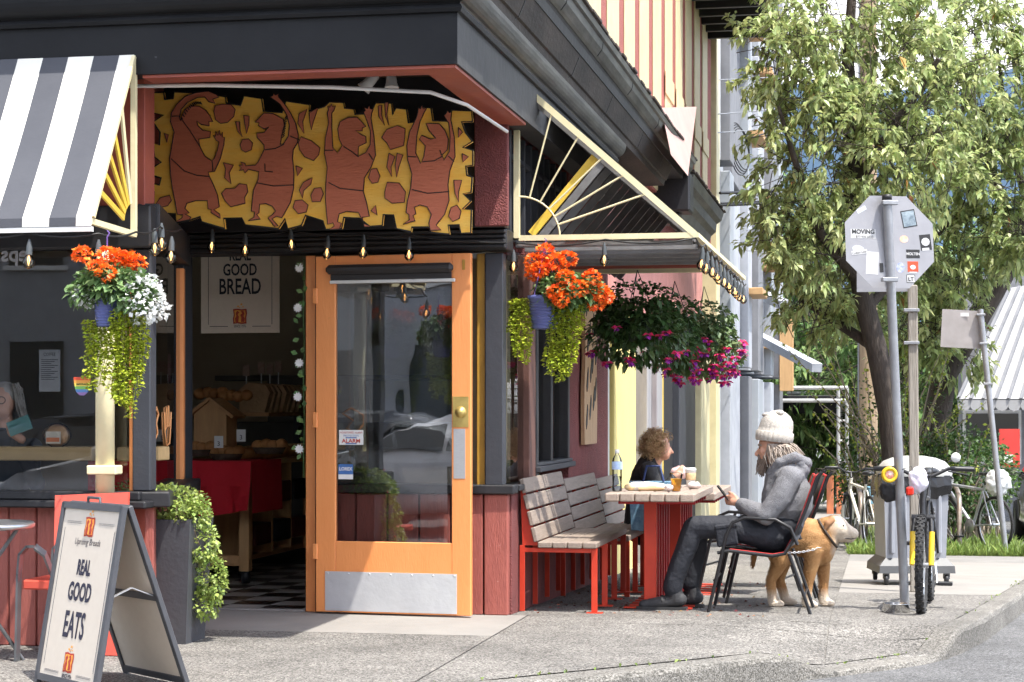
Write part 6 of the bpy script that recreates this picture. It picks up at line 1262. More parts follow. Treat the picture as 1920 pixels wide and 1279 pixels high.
# second sign, farther along the kerb
b2 = PG(1886, 1040); s2 = thing('street_sign', 'back of a small dull rectangular sign on a leaning steel post', 'traffic sign', b2); d2 = (b2 - CAM).dot(FW); t2 = PD(1838, 580, d2)
b = MB(); b.tube([b2, t2], .034, 12); b.build('post', GALV, s2)
b = MB(); c_ = PD(1803, 617, d2 + .05); M = Matrix.Translation(c_) @ Matrix.Rotation(math.atan2(RT.y, RT.x), 4, 'Z') @ Matrix.Rotation(R(3), 4, 'Y'); b.box((-.235, 0, -.22), (.235, .004, .22), .0, M); b.build('plate', OLDB, s2)
for py in (590, 644, 720): b = MB(); c_ = PD(1838 + (py - 580) * .105, py, d2); b.box((-.05, -.04, -.012), (.05, .045, .012), .003, Matrix.Translation(c_)); b.build('clamp', GALV, s2)
b = MB(); c_ = PD(1806, 590, d2 + .044); b.box((-.065, 0, -.022), (.065, .003, .022), 0, M.copy().to_3x3().to_4x4() if False else Matrix.Translation(c_)); b.build('sticker', STW, s2)
# ---------------------------------------------------------------- bicycles (built along +x, front wheel leading)
TYRE = mat('tyre', (.018, .018, .019), (.03, .03, .03), 40, .85, bump=.6, bsc=60); RIM = mat('rim_alloy', (.55, .56, .57), (.4, .41, .42), 9, .3, .8); BKB = mat('bike_black', (.02, .02, .022), (.03, .03, .032), 9, .35, .2)
def bike(label, loc, rz, fr, fork, steer=0., knob=True, tr_=.027, bar='flat', basket_m=None, R_=.335, saddle_z=.93, bar_w=.33, group='bicycles'):
    t = thing('bicycle', label, 'bicycle', (0, 0, 0), 0, group=group)
    def wheel(x, St=None):
        f = lambda p: (St @ (Vector(p))) if St is not None else Vector(p)
        w = MB(); N_ = 40; cs_ = 10; vs_2 = []; fs_2 = []
        for i in range(N_):
            a = 2 * math.pi * i / N_; rt_ = R_ - tr_
            for k in range(cs_): q = 2 * math.pi * k / cs_; vs_2.append(f((x + (rt_ + tr_ * math.cos(q)) * math.cos(a), tr_ * .92 * math.sin(q), R_ + (rt_ + tr_ * math.cos(q)) * math.sin(a))))
        for i in range(N_):
            for k in range(cs_): i2, k2 = (i + 1) % N_, (k + 1) % cs_; fs_2.append((i * cs_ + k, i2 * cs_ + k, i2 * cs_ + k2, i * cs_ + k2))
        w.add(vs_2, fs_2, True); ty = w.build('tyre', TYRE, t)
        if knob:
            w = MB()
            for i in range(66):
                a = 2 * math.pi * i / 66
                for q in ((-.5, .5) if i % 2 else (0, -.95, .95)):
                    rr_ = R_ - tr_ + tr_ * math.cos(q) + .002; c_ = Vector((x + rr_ * math.cos(a), tr_ * .95 * math.sin(q), R_ + rr_ * math.sin(a))); M = Matrix.Translation(c_) @ Matrix.Rotation(-a, 4, 'Y'); w.box((-.004, -.006, -.008), (.005, .006, .008), 0, (Matrix.Translation(f((0, 0, 0))) if False else Matrix.Identity(4)) @ M)
            if St is not None: w.v = [tuple(St @ Vector(p)) for p in w.v]
            w.build('tread', TYRE, ty, kind='stuff')
        w = MB(); w.tube([f((x + (R_ - tr_ * 2.1) * math.cos(a), 0, R_ + (R_ - tr_ * 2.1) * math.sin(a))) for a in [i * math.pi / 18 for i in range(37)]], .009, 6, cap=False); w.build('rim', RIM, ty)
        w = MB(); w.tube([f((x, -.045, R_)), f((x, .045, R_))], .018, 10); w.build('hub', RIM, ty)
        w = MB()
        for i in range(16): a = i * math.pi / 8; w.tube([f((x, .03 * (1 if i % 2 else -1), R_)), f((x + (R_ - tr_ * 2.2) * math.cos(a), 0, R_ + (R_ - tr_ * 2.2) * math.sin(a)))], .0014, 3, cap=False)
        w.build('spokes', RIM, ty, kind='stuff')
    wb2 = 1.05; hx = wb2 - .20; hz_ = .78
    axis = Vector((-.30, 0, 1)).normalized(); St = Matrix.Translation((hx, 0, hz_)) @ Matrix.Rotation(steer, 4, axis) @ Matrix.Translation((-hx, 0, -hz_))
    wheel(0); wheel(wb2, St)
    tubes = (('down_tube', (hx + .03, 0, hz_ - .08), (.42, 0, .30), .022), ('top_tube', (hx, 0, hz_), (.22, 0, .74), .018), ('seat_tube', (.42, 0, .30), (.19, 0, .80), .017), ('seat_post', (.195, 0, .78), (.16, 0, saddle_z - .03), .0135), ('head_tube', (hx + .045, 0, hz_ - .13), (hx - .02, 0, hz_ + .07), .022))
    for nm, a, c_, r_ in tubes: b = MB(); b.tube([a, c_], r_, 10); b.build(nm, fr if nm != 'seat_post' else BKB, t)
    for s in (-1, 1):
        b = MB(); b.tube([(.42, s * .03, .30), (0, s * .06, R_)], .010, 8); b.build('chain_stay', fr, t)
        b = MB(); b.tube([(.21, s * .02, .72), (0, s * .06, R_)], .009, 8); b.build('seat_stay', fr, t)
        b = MB(); b.tube([St @ Vector((hx + .055, s * .055, hz_ - .14)), St @ Vector((hx + .12, s * .062, .52))], .017, 10); b.build('fork_crown_leg', BKB, t)
        b = MB(); b.tube([St @ Vector((hx + .115, s * .062, .55)), St @ Vector((wb2 - .012, s * .062, R_))], .019, 10); b.build('fork_leg', fork, t)
        b = MB(); b.tube([St @ Vector((hx - .02, s * bar_w * .55, hz_ + .19)), St @ Vector((hx - .05, s * bar_w, hz_ + .185))], .017, 10); b.build('grip', BKB, t)
        b = MB(); b.tube([St @ Vector((hx + .03, s * bar_w * .5, hz_ + .175)), St @ Vector((hx + .05, s * bar_w * .9, hz_ + .15))], .006, 6); b.build('brake_lever', BKB, t)
        b = MB(); b.tube([St @ Vector((hx + .04, s * bar_w * .45, hz_ + .18)), St @ Vector((hx + .13, s * .07, hz_ + .21)), St @ Vector((hx + .10, s * .02, hz_ - .02)), St @ Vector((hx + .12, s * .03, .58))], .0032, 5); b.build('cable', CABLE, t)
        b = MB(); b.tube([(.42, s * .06, .30), (.42 + s * .10, s * .075, .30 - s * .13)], .009, 8); cr_ = b.build('crank', RIM, t)
        b = MB(); b.box((-.045, -.05, -.012), (.045, .05, .012), .004, Matrix.Translation((.42 + s * .10, s * .13, .30 - s * .13))); b.build('pedal', BKB, cr_)
    b = MB(); b.tube([St @ Vector((hx - .05, -bar_w, hz_ + .185)), St @ Vector((hx - .02, -bar_w * .5, hz_ + .19)), St @ Vector((hx + .02, -.06, hz_ + .14)), St @ Vector((hx + .02, .06, hz_ + .14)), St @ Vector((hx - .02, bar_w * .5, hz_ + .19)), St @ Vector((hx - .05, bar_w, hz_ + .185))], .0125, 10); b.build('handlebar', BKB, t)
    b = MB(); b.tube([St @ Vector((hx - .03, 0, hz_ + .07)), St @ Vector((hx + .03, 0, hz_ + .14))], .016, 8); b.build('stem', BKB, t)
    b = MB(); b.tube([St @ Vector((hx + .05, -.075, hz_ - .14)), St @ Vector((hx + .05, .075, hz_ - .14))], .024, 10); b.build('fork_crown', BKB, t)
    b = MB(); b.lathe([(.0, -.006), (.085, -.006), (.09, 0), (.085, .006), (0, .006)], (.42, .05, .30), 20, ax='y'); b.build('chainring', RIM, t)
    b = MB(); z_ = saddle_z; b.ell((.10, 0, z_), (.10, .075, .03)); b.ell((.22, 0, z_ - .003), (.10, .03, .022)); remeshed('saddle', b, BKB, t, .008, 3)
    t.location = loc; t.rotation_euler = (0, 0, rz); return t
fdir = (-FW - RT * .27).normalized(); rz_ = math.atan2(fdir.y, fdir.x); fw_ = PG(1728, 1149); loc = fw_ - Vector((math.cos(rz_), math.sin(rz_), 0)) * 1.05; loc.z = gz(fw_.y + .6)
YF = mat('fork_yellow', (.80, .52, .02), None, 6, .35)
bike('mountain bike with yellow fork facing the viewer beside the sign post', loc, rz_, BKB, YF, R(0), True, .030, group='bicycles outside the cafe')
p = PG(1632, 1035); fd = (FW + RT * -.10).normalized(); bike('cream bicycle with blue basket seen from behind at the hoop', (p.x, p.y, p.z), math.atan2(fd.y, fd.x), mat('bike_cream', (.72, .70, .60), (.6, .58, .5), 8, .4), mat('bike_cream2', (.7, .68, .6), None), R(-8), False, .02, group='bicycles outside the cafe')
p = PG(1866, 1037); fd = (FW * .95 - RT * .42).normalized(); bike('pale road bicycle parked at the right hoop beside the grass', (p.x, p.y, p.z), math.atan2(fd.y, fd.x), mat('bike_silver', (.55, .56, .58), None, 8, .35, .5), mat('bike_white', (.72, .72, .72), None), R(12), False, .018, group='bicycles outside the cafe')
p = PG(1612, 1030); bk2 = thing('blue_basket', 'light blue plastic basket hanging on the cream bicycle', 'basket', PD(1651, 945, (p - CAM).dot(FW))); c_ = bk2.location
b = MB(); b.prism([(-.11, 0), (.11, 0), (.14, .20), (-.14, .20)], c_, RT, (0, 0, 1), FW * .2); b.build('weave', mat('basket_blue', (.22, .45, .58), (.15, .34, .46), 60, .6, bump=.6, bsc=80), bk2); b = MB(); b.tube([c_ - RT * .14 + Vector((0, 0, .2)), c_ + RT * .14 + Vector((0, 0, .2)), c_ + RT * .14 + Vector((0, 0, .2)) + FW * .2, c_ - RT * .14 + Vector((0, 0, .2)) + FW * .2, c_ - RT * .14 + Vector((0, 0, .2))], .008, 6); b.build('rim', _M['basket_blue'], bk2)
HOOP = mat('hoop_pipe', (.34, .31, .28), (.22, .16, .12), 7, .45, .5, spots=(.25, .08, .03), ssc=12, sthr=.62)
for k, (x0, x1, py, lab) in enumerate(((1598, 1614, 1028, 'rusty bike hoop beside the cream bicycle'), (1778, 1799, 1034, 'rusty bike hoop right of the wheeled bin'))):
    a = PG(x0, py - 20); c_ = PG(x1, py); t = thing('bike_hoop', lab, 'bike rack', c_, group='bike hoops on the verge'); h = .78; pts = [Vector((c_.x, c_.y, c_.z - .05)), Vector((c_.x, c_.y, c_.z + h - .2))] + [c_ + (a - c_) * (.5 - .5 * math.cos(q)) * 1 + Vector((0, 0, h - .2 + .2 * math.sin(q))) for q in [i * math.pi / 8 for i in range(1, 8)]] + [Vector((a.x, a.y, c_.z + h - .2)), Vector((a.x, a.y, a.z - .05))]; b = MB(); b.tube(pts, .03, 12); b.build('pipe', HOOP, t)
# ---------------------------------------------------------------- wheeled bin with bags
p = PG(1720, 1098); zb = p.z; BIN = mat('bin_grey', (.30, .315, .35), (.25, .265, .30), 5, .45, bump=.05); BASE = mat('bin_base', (.10, .105, .11), (.08, .083, .088), 8, .5)
bn2 = thing('wheeled_bin', 'tall grey bin on a castor base with a black liner', 'bin', p); A0 = math.atan2(RT.y, RT.x); M0 = Matrix.Translation(p + FW * .28) @ Matrix.Rotation(A0, 4, 'Z')
def pyr(z0, w0, d0, z1, w1, d1):
    m = MB(); a = [M0 @ Vector((x * w0, y * d0, z0)) for x, y in ((-1, -1), (1, -1), (1, 1), (-1, 1))]; c_ = [M0 @ Vector((x * w1, y * d1, z1)) for x, y in ((-1, -1), (1, -1), (1, 1), (-1, 1))]
    m.add(a + c_, [(0, 1, 2, 3), (4, 5, 6, 7), (0, 1, 5, 4), (1, 2, 6, 5), (2, 3, 7, 6), (3, 0, 4, 7)]); return m
pyr(.22, .25, .225, .86, .27, .245).build('body', BIN, bn2)
for x in (-.20, -.10, .08, .19): b = MB(); b.box((x - .018, -.262, .26), (x + .018, -.20, .80), .01, M0); b.build('rib', BIN, bn2)
pyr(.10, .315, .285, .16, .31, .28).build('base', BASE, bn2); pyr(.161, .31, .28, .235, .24, .215).build('base_skirt', BASE, bn2)
for x, y in ((-.25, -.24), (.25, -.24), (-.25, .24), (.25, .24)): b = MB(); c_ = M0 @ Vector((x, y, .047)); b.lathe([(0, -.02), (.03, -.02), (.046, -.014), (.046, .014), (.03, .02), (0, .02)], c_, 16, ax='x'); w = b.build('castor', BKB, bn2); b = MB(); b.box((x - .026, y - .02, .05), (x + .026, y + .02, .105), .006, M0); b.build('castor_fork', BASE, w)
BAGK = mat('liner_black', (.012, .012, .013), (.02, .02, .022), 9, .25); b = MB()
for k in range(48):
    a0 = 2 * math.pi * k / 48; a1 = 2 * math.pi * (k + 1) / 48
    def rimp(a, z, o): c, s = math.cos(a), math.sin(a); q = max(abs(c), abs(s)); w = (1 + o); return M0 @ Vector((.282 * w * c / q * .98, .258 * w * s / q * .98, z + .012 * math.sin(a * 13)))
    f_ = lambda a: .015 * math.sin(a * 11) + .02 * math.sin(a * 5)
    b.add([rimp(a0, .90, .0), rimp(a1, .90, .0), rimp(a1, .82, .05 + f_(a1)), rimp(a0, .82, .05 + f_(a0))], [(0, 1, 2, 3)]); b.add([rimp(a0, .82, .05 + f_(a0)), rimp(a1, .82, .05 + f_(a1)), rimp(a1, .74 + .02 * math.sin(a1 * 7), .03), rimp(a0, .74 + .02 * math.sin(a0 * 7), .03)], [(0, 1, 2, 3)])
b.build('liner', BAGK, bn2)
LID = mat('lid_white', (.48, .49, .47), (.42, .43, .41), 5, .4); b = MB(); M1 = M0 @ Matrix.Translation((.03, 0, .90)); vs_2 = []; fs_2 = []
for i, (k, z) in enumerate(((1.03, 0), (1.05, .03), (1.0, .07), (.85, .12), (.6, .15), (.3, .165), (0.01, .17))):
    for q in range(32): a = 2 * math.pi * q / 32; c, s = math.cos(a), math.sin(a); sq = (abs(c) ** 4 + abs(s) ** 4) ** .25; vs_2.append(M1 @ Vector((.285 * k * c / sq, .262 * k * s / sq, z)))
for i in range(6):
    for q in range(32): q2 = (q + 1) % 32; fs_2.append((i * 32 + q, i * 32 + q2, (i + 1) * 32 + q2, (i + 1) * 32 + q))
b.add(vs_2, fs_2, True); b.build('lid', LID, bn2)
def lumpy(name, label, cat, c, r, m, sc=.05, st_=.05, par=None):
    t = thing(name, label, cat, c); b = MB(); b.ell(c, r, 20, 14); o = b.build('bag', m, t); tx = bpy.data.textures.new('lump', 'CLOUDS'); tx.noise_scale = sc; mo = o.modifiers.new('s', 'SUBSURF'); mo.levels = 1; mo.render_levels = 1; mo = o.modifiers.new('d', 'DISPLACE'); mo.texture = tx; mo.strength = st_; return t
PLB = mat('thin_plastic_bag', (.70, .69, .76), (.62, .60, .72), 9, .35); DB_ = (PG(1728, 1149) - CAM).dot(FW)
lumpy('plastic_bag', 'white plastic bag hanging from the mountain bike handlebar', 'bag', PD(1722, 900, DB_ + .1), (.065, .05, .095), PLB); lumpy('plastic_bag', 'crumpled clear plastic bag on the pale road bicycle seat', 'bag', PD(1871, 905, (PG(1866, 1037) - CAM).dot(FW)), (.15, .10, .16), mat('bag_clear', (.72, .73, .72), (.6, .62, .62), 9, .3), .06, .08)
t = lumpy('handlebar_bag', 'black bag strapped to the left of the sign post', 'bag', PD(1670, 922, DB_ + .3), (.075, .06, .07), mat('bag_black', (.015, .015, .018), (.03, .03, .032), 9, .7)); t = thing('yellow_horn', 'round yellow toy with red centre on the handlebar', 'toy', PD(1667, 890, DB_ + .12)); c_ = t.location; M = Matrix(((RT.x, 0, -FW.x), (RT.y, 0, -FW.y), (0, 1, 0)))
b = MB(); b.lathe([(.0, .02), (.03, .02), (.04, .035), (.052, .03), (.055, .01), (.05, -.02), (0, -.02)], c_, 20, M=M); b.build('ring', YF, t); b = MB(); b.lathe([(.0, .026), (.026, .024), (.03, .018)], c_, 16, M=M); b.build('centre', mat('toy_red', (.6, .12, .12), (.8, .7, .6), 40, .5), t)
p = PD(1706, 921, DB_ + .02); t = thing('bike_light', 'small red light clipped to the mountain bike', 'light', p); b = MB(); b.box((-.025, -.02, -.028), (.025, .02, .028), .01, Matrix.Translation(p)); b.build('lens', mat('red_lens', (.75, .03, .015), None, 5, .2), t); b = MB(); b.box((-.012, .02, -.015), (.012, .04, .015), .004, Matrix.Translation(p)); b.build('clip', BKB, t)
p = PD(1792, 858, DB_ + .12); t = thing('bike_mirror', 'round mirror on the right end of the mountain bike handlebar', 'mirror', p); b = MB(); b.lathe([(0, .008), (.03, .006), (.034, 0), (.02, -.012), (0, -.014)], p, 18, M=M); b.build('glass', mat('mirror_white', (.75, .76, .75), None, 4, .15, .3), t); b = MB(); b.tube([p, p - RT * .05 - Vector((0, 0, .03))], .005, 6); b.build('stalk', BKB, t)
p = PG(1680, 1148); t = thing('dog_bowl', 'shiny steel water bowl on the pavement beside the bicycle', 'bowl', p); b = MB(); b.lathe([(0, .004), (.078, .004), (.09, .0), (.095, .004), (.082, .055), (.088, .06), (.078, .06), (.066, .014), (0, .012)], p, 32); b.build('bowl', mat('bowl_steel', (.62, .62, .62), (.52, .52, .52), 8, .22, .95), t); b = MB(); b.lathe([(0, .042), (.074, .042)], p, 24); b.build('water', glass('bowl_water', (.85, .9, .92), 0, 1.33, 1.5), t)
# ================================================================ beyond the cafe: building site, scaffold, trees, awning, vehicles
WRAP = mat('house_wrap', (.46, .48, .52), (.34, .36, .40), 3, .6, bump=.2, bsc=6, det=8); WRAPB = mat('blue_wrap', (.31, .345, .39), (.37, .39, .41), 2, .55, bump=.2, bsc=6); RAWW = mat('raw_timber', (.55, .34, .16), (.45, .27, .12), 5, .7, st=(4, 4, .6)); GREYB = mat('grey_panel', (.22, .225, .24), (.16, .165, .18), 3, .7)
site = thing('construction_building', 'tall building under construction wrapped in white and blue sheets', 'building', (-1, 24, gz(24)))
def sb(name, m, *bx, bev=.01):
    b = MB()
    for a, c_ in bx: b.box(a, c_, bev)
    return b.build(name, m, site)
sb('core_wall', GREYB, ((-6, 15.3, -1.4), (-.45, 33, 12)), bev=0)
sb('corner_board', CREAM, ((-.3, 14.95, -.7), (.12, 15.5, 12)))
v = 15.6; k = 0; pat = [WRAPB, WRAP, GREYB, WRAP, WRAPB, WRAP, WRAP, GREYB, WRAP]
while v < 33:
    w = (1.1, .8, 1.5, 1.9, 1.0)[k % 5]
    for z0, z1 in ((-1.2, 1.9), (2.05, 4.9), (5.05, 7.9), (8.05, 11.9)):
        sb('sheet_panel', pat[(k * 2 + int(z0)) % 9], ((-.45, v + .03, z0), (-.10 + .14 * ((k + int(z0 * 2)) % 3), v + w - .03, z1)))
    v += w; k += 1
for (v0, z0) in ((21, 3.3), (24, 5.2), (21, 6.0), (27, 4.2), (28, 2.6), (24, 7.6), (20, 7.7)): sb('timber_shelf', RAWW, ((-.05, v0, z0), (.42, v0 + 1.4, z0 + .12)))
sb('timber_post', RAWW, ((.2, 31.4, 1.75), (.5, 31.8, 3.4)))
b = MB()
for k in range(4):
    c_ = PU(1388, 285, .25) + Vector((0, 0, .05 * k)); b.tube([c_ + Vector((0, .35 * math.cos(a), .36 * math.sin(a) - .02 * k)) + RT * (.12 * math.cos(a + k * .2)) for a in [i * math.pi / 14 for i in range(29)]], .009, 5, cap=False)
t = thing('cable_coil', 'coil of black and white cable hung on the wrapped building', 'cable', PU(1388, 330, .25)); b.build('coil', CABLE, t, kind='stuff')
# wire fence panel and blue sheet at the site corner
fc = thing('wire_fence_panel', 'pale green wire mesh fence panel by the building site', 'fence', PG(1362, 905)); D_ = (PG(1362, 930) - CAM).dot(FW); MESH = mat('mesh_green', (.45, .62, .60), None, 5, .4, .3)
for i in range(9): x = 1333 + 64 * i / 8; b = MB(); b.tube([PD(x, 815, D_), PD(x, 925, D_)], .012 if i not in (0, 8) else .03, 5); b.build('vertical_wire', MESH, fc)
for i in range(9): y = 816 + 100 * i / 8; b = MB(); b.tube([PD(1333, y, D_), PD(1397, y, D_)], .012 if i else .03, 5); b.build('horizontal_wire', MESH, fc)
t = thing('blue_sheet', 'light blue plastic sheet tied above the wire fence', 'sheet', PD(1360, 790, D_)); b = MB(); q = [PD(1340, 782, D_), PD(1350, 768, D_), PD(1395, 795, D_), PD(1392, 806, D_), PD(1372, 800, D_), PD(1355, 806, D_ - .1), PD(1343, 802, D_ - .05)]; b.prism([((p_ - q[0]).dot(RT), (p_ - q[0]).z) for p_ in q], q[0], RT, (0, 0, 1), FW * .03); b.build('sheet', mat('sheet_blue', (.38, .55, .72), (.5, .64, .76), 6, .5), t)
t = thing('red_hoarding_post', 'rusty red hoarding post beside the scaffold', 'post', PG(1396, 940)); b = MB(); b.bar(PD(1391, 930, D_ + 2), PD(1391, 805, D_ + 2), .22, .2, up=(0, 1, 0)); b.build('post', mat('hoarding_red', (.42, .14, .09), (.3, .1, .07), 5, .7), t)
# scaffold tunnel over the far pavement
VS = 33.5; sc_ = thing('scaffold_tunnel', 'steel pipe scaffold tunnel over the far pavement', 'scaffold', (.3, VS, gz(VS))); SCP = mat('scaffold_pipe', (.60, .60, .58), (.45, .45, .44), 6, .4, .4)
def PS(px, py, dv=0.): return PV(px, py, VS + dv)
for dv in (0, 3.0, 6, 9):
    for px in (1404, 1421, 1572, 1588):
        a = PS(px, 730, 0); g_ = gz(VS + dv); b = MB(); b.tube([(a.x, VS + dv, g_), (a.x, VS + dv, g_ + 2.95)], .045, 8); b.build('upright', SCP, sc_)
    for (xa, xb) in ((1404, 1421), (1572, 1588)):
        for k in range(6): g_ = gz(VS + dv) + .3 + k * .47; b = MB(); b.tube([(PS(xa, 0).x, VS + dv, g_), (PS(xb, 0).x, VS + dv, g_)], .028, 6); b.build('rung', SCP, sc_)
    for dz in (2.95, 2.65): b = MB(); b.tube([(PS(1404, 0).x, VS + dv, gz(VS + dv) + dz), (PS(1590, 0).x, VS + dv, gz(VS + dv) + dz)], .05, 8); b.build('cross_pipe', SCP, sc_)
for i in range(14): b = MB(); v_ = VS + .2 + i * .75; b.box((PS(1404, 0).x, v_, gz(v_) + 2.70), (PS(1590, 0).x, v_ + .6, gz(v_) + 2.78), .01); b.build('deck_board', BLACKP, sc_)
for k, (dv, y0_, y1_) in enumerate(((2.2, 752, 775), (5.2, 768, 792), (8.2, 782, 806))): a, c_ = PS(1420, y1_, dv), PS(1572, y0_, dv); b = MB(); b.box((a.x, VS + dv, a.z), (c_.x, VS + dv + .05, c_.z), .01); b.build('netting', BLACKP, sc_)
xh = PS(1424, 0).x; b = MB(); b.box((xh - .05, VS + .3, gz(VS) - .5), (xh, VS + 20, gz(VS) + 2.6), 0); b.build('hoarding', mat('hoarding_black', (.02, .02, .02), (.035, .033, .03), 3, .7), sc_)
for s_, px in ((0, 1404), (1, 1588)): x = PS(px, 0).x; b = MB(); b.tube([(x, VS, gz(VS) + 1.2), (x, VS + 9, gz(VS + 9) + 1.2)], .03, 6); b.build('side_rail', SCP, sc_)
for px in (1557, 1575): b = MB(); x = PS(px, 0).x; b.box((x - .08, VS - .3, gz(VS)), (x + .08, VS - .1, gz(VS) + .9), .01); b.build('base_guard', mat('guard_orange', (.62, .20, .08), (.4, .15, .08), 6, .7), sc_)
for k, (a, c_) in enumerate((((1398, 540), (1472, 572)), ((1396, 618), (1532, 690)))):
    t = thing('canopy_beam', ('upper white beam sloping out from the wrapped building', 'lower white beam sloping out above the scaffold')[k], 'beam', PD(a[0], a[1], 40)); b = MB(); b.bar(PD(*a, 40), PD(*c_, 36), .2, .16); b.build('beam', WRAP, t)
# ---------------------------------------------------------------- trees
BARK = mat('bark', (.07, .055, .045), (.035, .028, .024), 7, .9, bump=.8, bsc=18, st=(3, 3, .6)); TLEAF = mat('cherry_leaf', (.31, .39, .13), (.46, .51, .25), 4, .42, island=.45, sub=.45); TLEAF2 = mat('far_leaf', (.09, .16, .04), (.16, .25, .07), 1.2, .6, island=.4, sub=.3); DRY = mat('dry_leaf', (.45, .17, .05), (.35, .2, .08), 6, .7, island=.3)
def tree(label, base, trunk, limbs, clumps, m, L, per, name='broadleaf_tree', spread=.22, droop=.55, group=None, dry=0):
    """trunk / limbs: lists of (point, radius); clumps: (centre, radii, count of twigs)"""
    t = thing(name, label, 'tree', base, group=group)
    b = MB(); b.tube([p for p, r in trunk], [r for p, r in trunk], 10); b.build('trunk', BARK, t)
    for lm in limbs: b = MB(); b.tube([p for p, r in lm], [r for p, r in lm], 8); b.build('limb', BARK, t)
    P, D = [], []; tw = MB()
    for (c, r, n) in clumps:
        cp, cdir = ball(n, c, r, .25)
        for q in range(n):
            c0 = cp[q]; out = cdir[q] * .6 + rng.normal(0, .5, 3); out[2] -= .15; out /= np.linalg.norm(out); ln = spread * (1 + rng.random()); s = rng.random(per)
            pos = c0 + out * (s * ln)[:, None] + rng.normal(0, L * .25, (per, 3)); P.append(pos); dd = out + rng.normal(0, .75, (per, 3)); dd[:, 2] -= .25; D.append(dd)
            tw.tube([Vector(c0 - out * ln * 1.2), Vector(c0), Vector(c0 + out * ln)], [L * .06, L * .045, L * .02], 4, cap=False)
    tw.build('twigs', BARK, t, kind='stuff', fix=False)
    P = np.concatenate(P); D = np.concatenate(D); V_, F_ = leafset(P, D, np.full(len(P), L), .24, droop, .3); np_mesh('crown', V_, F_, m, t, kind='stuff')
    if dry: i = rng.integers(0, len(P), dry); V_, F_ = leafset(P[i], D[i], np.full(dry, L * .9), .35, .9, .6); np_mesh('dry_leaves', V_, F_, DRY, t, kind='stuff')
    return t
DT = 24.0
def q2(px, py, d): return np.array(PD(px, py, d))
def tp_(px, py, d, r): return (PD(px, py, d), r)
gb = PG(1672, 1000); gb = PD(1690, 930, DT); gb.z = gz(12)
tree('large leafy street tree with a dark leaning trunk behind the octagonal sign', gb, [(gb, .16), tp_(1668, 780, DT, .14), tp_(1645, 660, DT, .135), tp_(1618, 560, DT, .13), tp_(1604, 420, DT, .15), tp_(1598, 280, DT, .12), tp_(1590, 120, DT, .08), tp_(1600, -60, DT, .05)],
     [[tp_(1606, 520, DT, .09), tp_(1540, 440, DT - .6, .06), tp_(1490, 300, DT - 1, .04), tp_(1460, 200, DT - 1.2, .02)], [tp_(1602, 350, DT, .09), tp_(1690, 220, DT - .5, .06), tp_(1760, 110, DT - .9, .03)], [tp_(1598, 260, DT, .07), tp_(1530, 130, DT + .3, .05), tp_(1500, 10, DT, .03)], [tp_(1640, 650, DT, .08), tp_(1560, 600, DT + .5, .05), tp_(1500, 560, DT + .6, .03)], [tp_(1625, 580, DT, .07), tp_(1720, 470, DT + .8, .05), tp_(1800, 400, DT + 1, .03)]],
     [(q2(1455, 90, DT - 1), (.35, .6, .7), 26), (q2(1450, 300, DT - 1), (.25, .5, .5), 14), (q2(1440, 430, DT - 1), (.22, .5, .35), 12), (q2(1510, 120, DT - .8), (.55, .8, .9), 70), (q2(1650, 120, DT - .4), (.9, 1.0, 1.0), 80), (q2(1560, 270, DT - .8), (.8, .9, .8), 65), (q2(1690, 290, DT - .6), (.8, .9, .8), 85), (q2(1490, 410, DT - .6), (.38, .6, .7), 36), (q2(1555, 460, DT - .4), (.65, .9, .7), 60), (q2(1760, 180, DT), (.7, .9, .9), 70), (q2(1640, 400, DT - .2), (.7, .8, .5), 45), (q2(1590, 560, DT + .8), (.45, .6, .35), 30), (q2(1530, 570, DT + .3), (.5, .8, .4), 40), (q2(1680, 500, DT + .8), (.7, .7, .4), 40), (q2(1570, 10, DT - .2), (1.2, 1, .6), 80)], TLEAF, .105, 28, dry=60, droop=.4)
gb = PD(1748, 930, DT + 2.5); gb.z = gz(14.5)
tree('second leafy street tree at the right with a thick forking trunk', gb, [(gb, .22), tp_(1752, 810, DT + 2.5, .19), tp_(1772, 700, DT + 2.5, .175), tp_(1822, 615, DT + 2.5, .165), tp_(1890, 500, DT + 2.4, .15), tp_(1940, 360, DT + 2, .12), tp_(1960, 200, DT + 2, .08)],
     [[tp_(1800, 640, DT + 2.5, .10), tp_(1770, 540, DT + 2, .08), tp_(1730, 440, DT + 1.6, .05), tp_(1720, 340, DT + 1.4, .03)], [tp_(1905, 450, DT + 2.4, .09), tp_(1860, 320, DT + 1.6, .06), tp_(1840, 200, DT + 1.2, .04)], [tp_(1930, 390, DT + 2, .07), tp_(1890, 260, DT + 1.3, .04), tp_(1870, 90, DT + 1, .02)]],
     [(q2(1850, 90, DT + 1), (.85, .9, .9), 66), (q2(1800, 310, DT + .8), (.8, .9, .6), 60), (q2(1890, 330, DT + .6), (.7, .8, .7), 52), (q2(1830, 440, DT + 1), (.8, .8, .5), 60), (q2(1900, 440, DT + .8), (.5, .7, .5), 40), (q2(1775, 530, DT + 1.4), (.6, .7, .25), 36), (q2(1920, 180, DT + 1), (.7, .8, 1.0), 75), (q2(1790, 60, DT + 1.2), (.8, .8, .7), 60), (q2(1810, 210, DT + 1.6), (.8, .8, .6), 55), (q2(1720, 620, DT + 1.8), (.55, .6, .45), 46), (q2(1790, 640, DT + 2), (.5, .6, .45), 44)], TLEAF, .105, 28, dry=40, droop=.4)
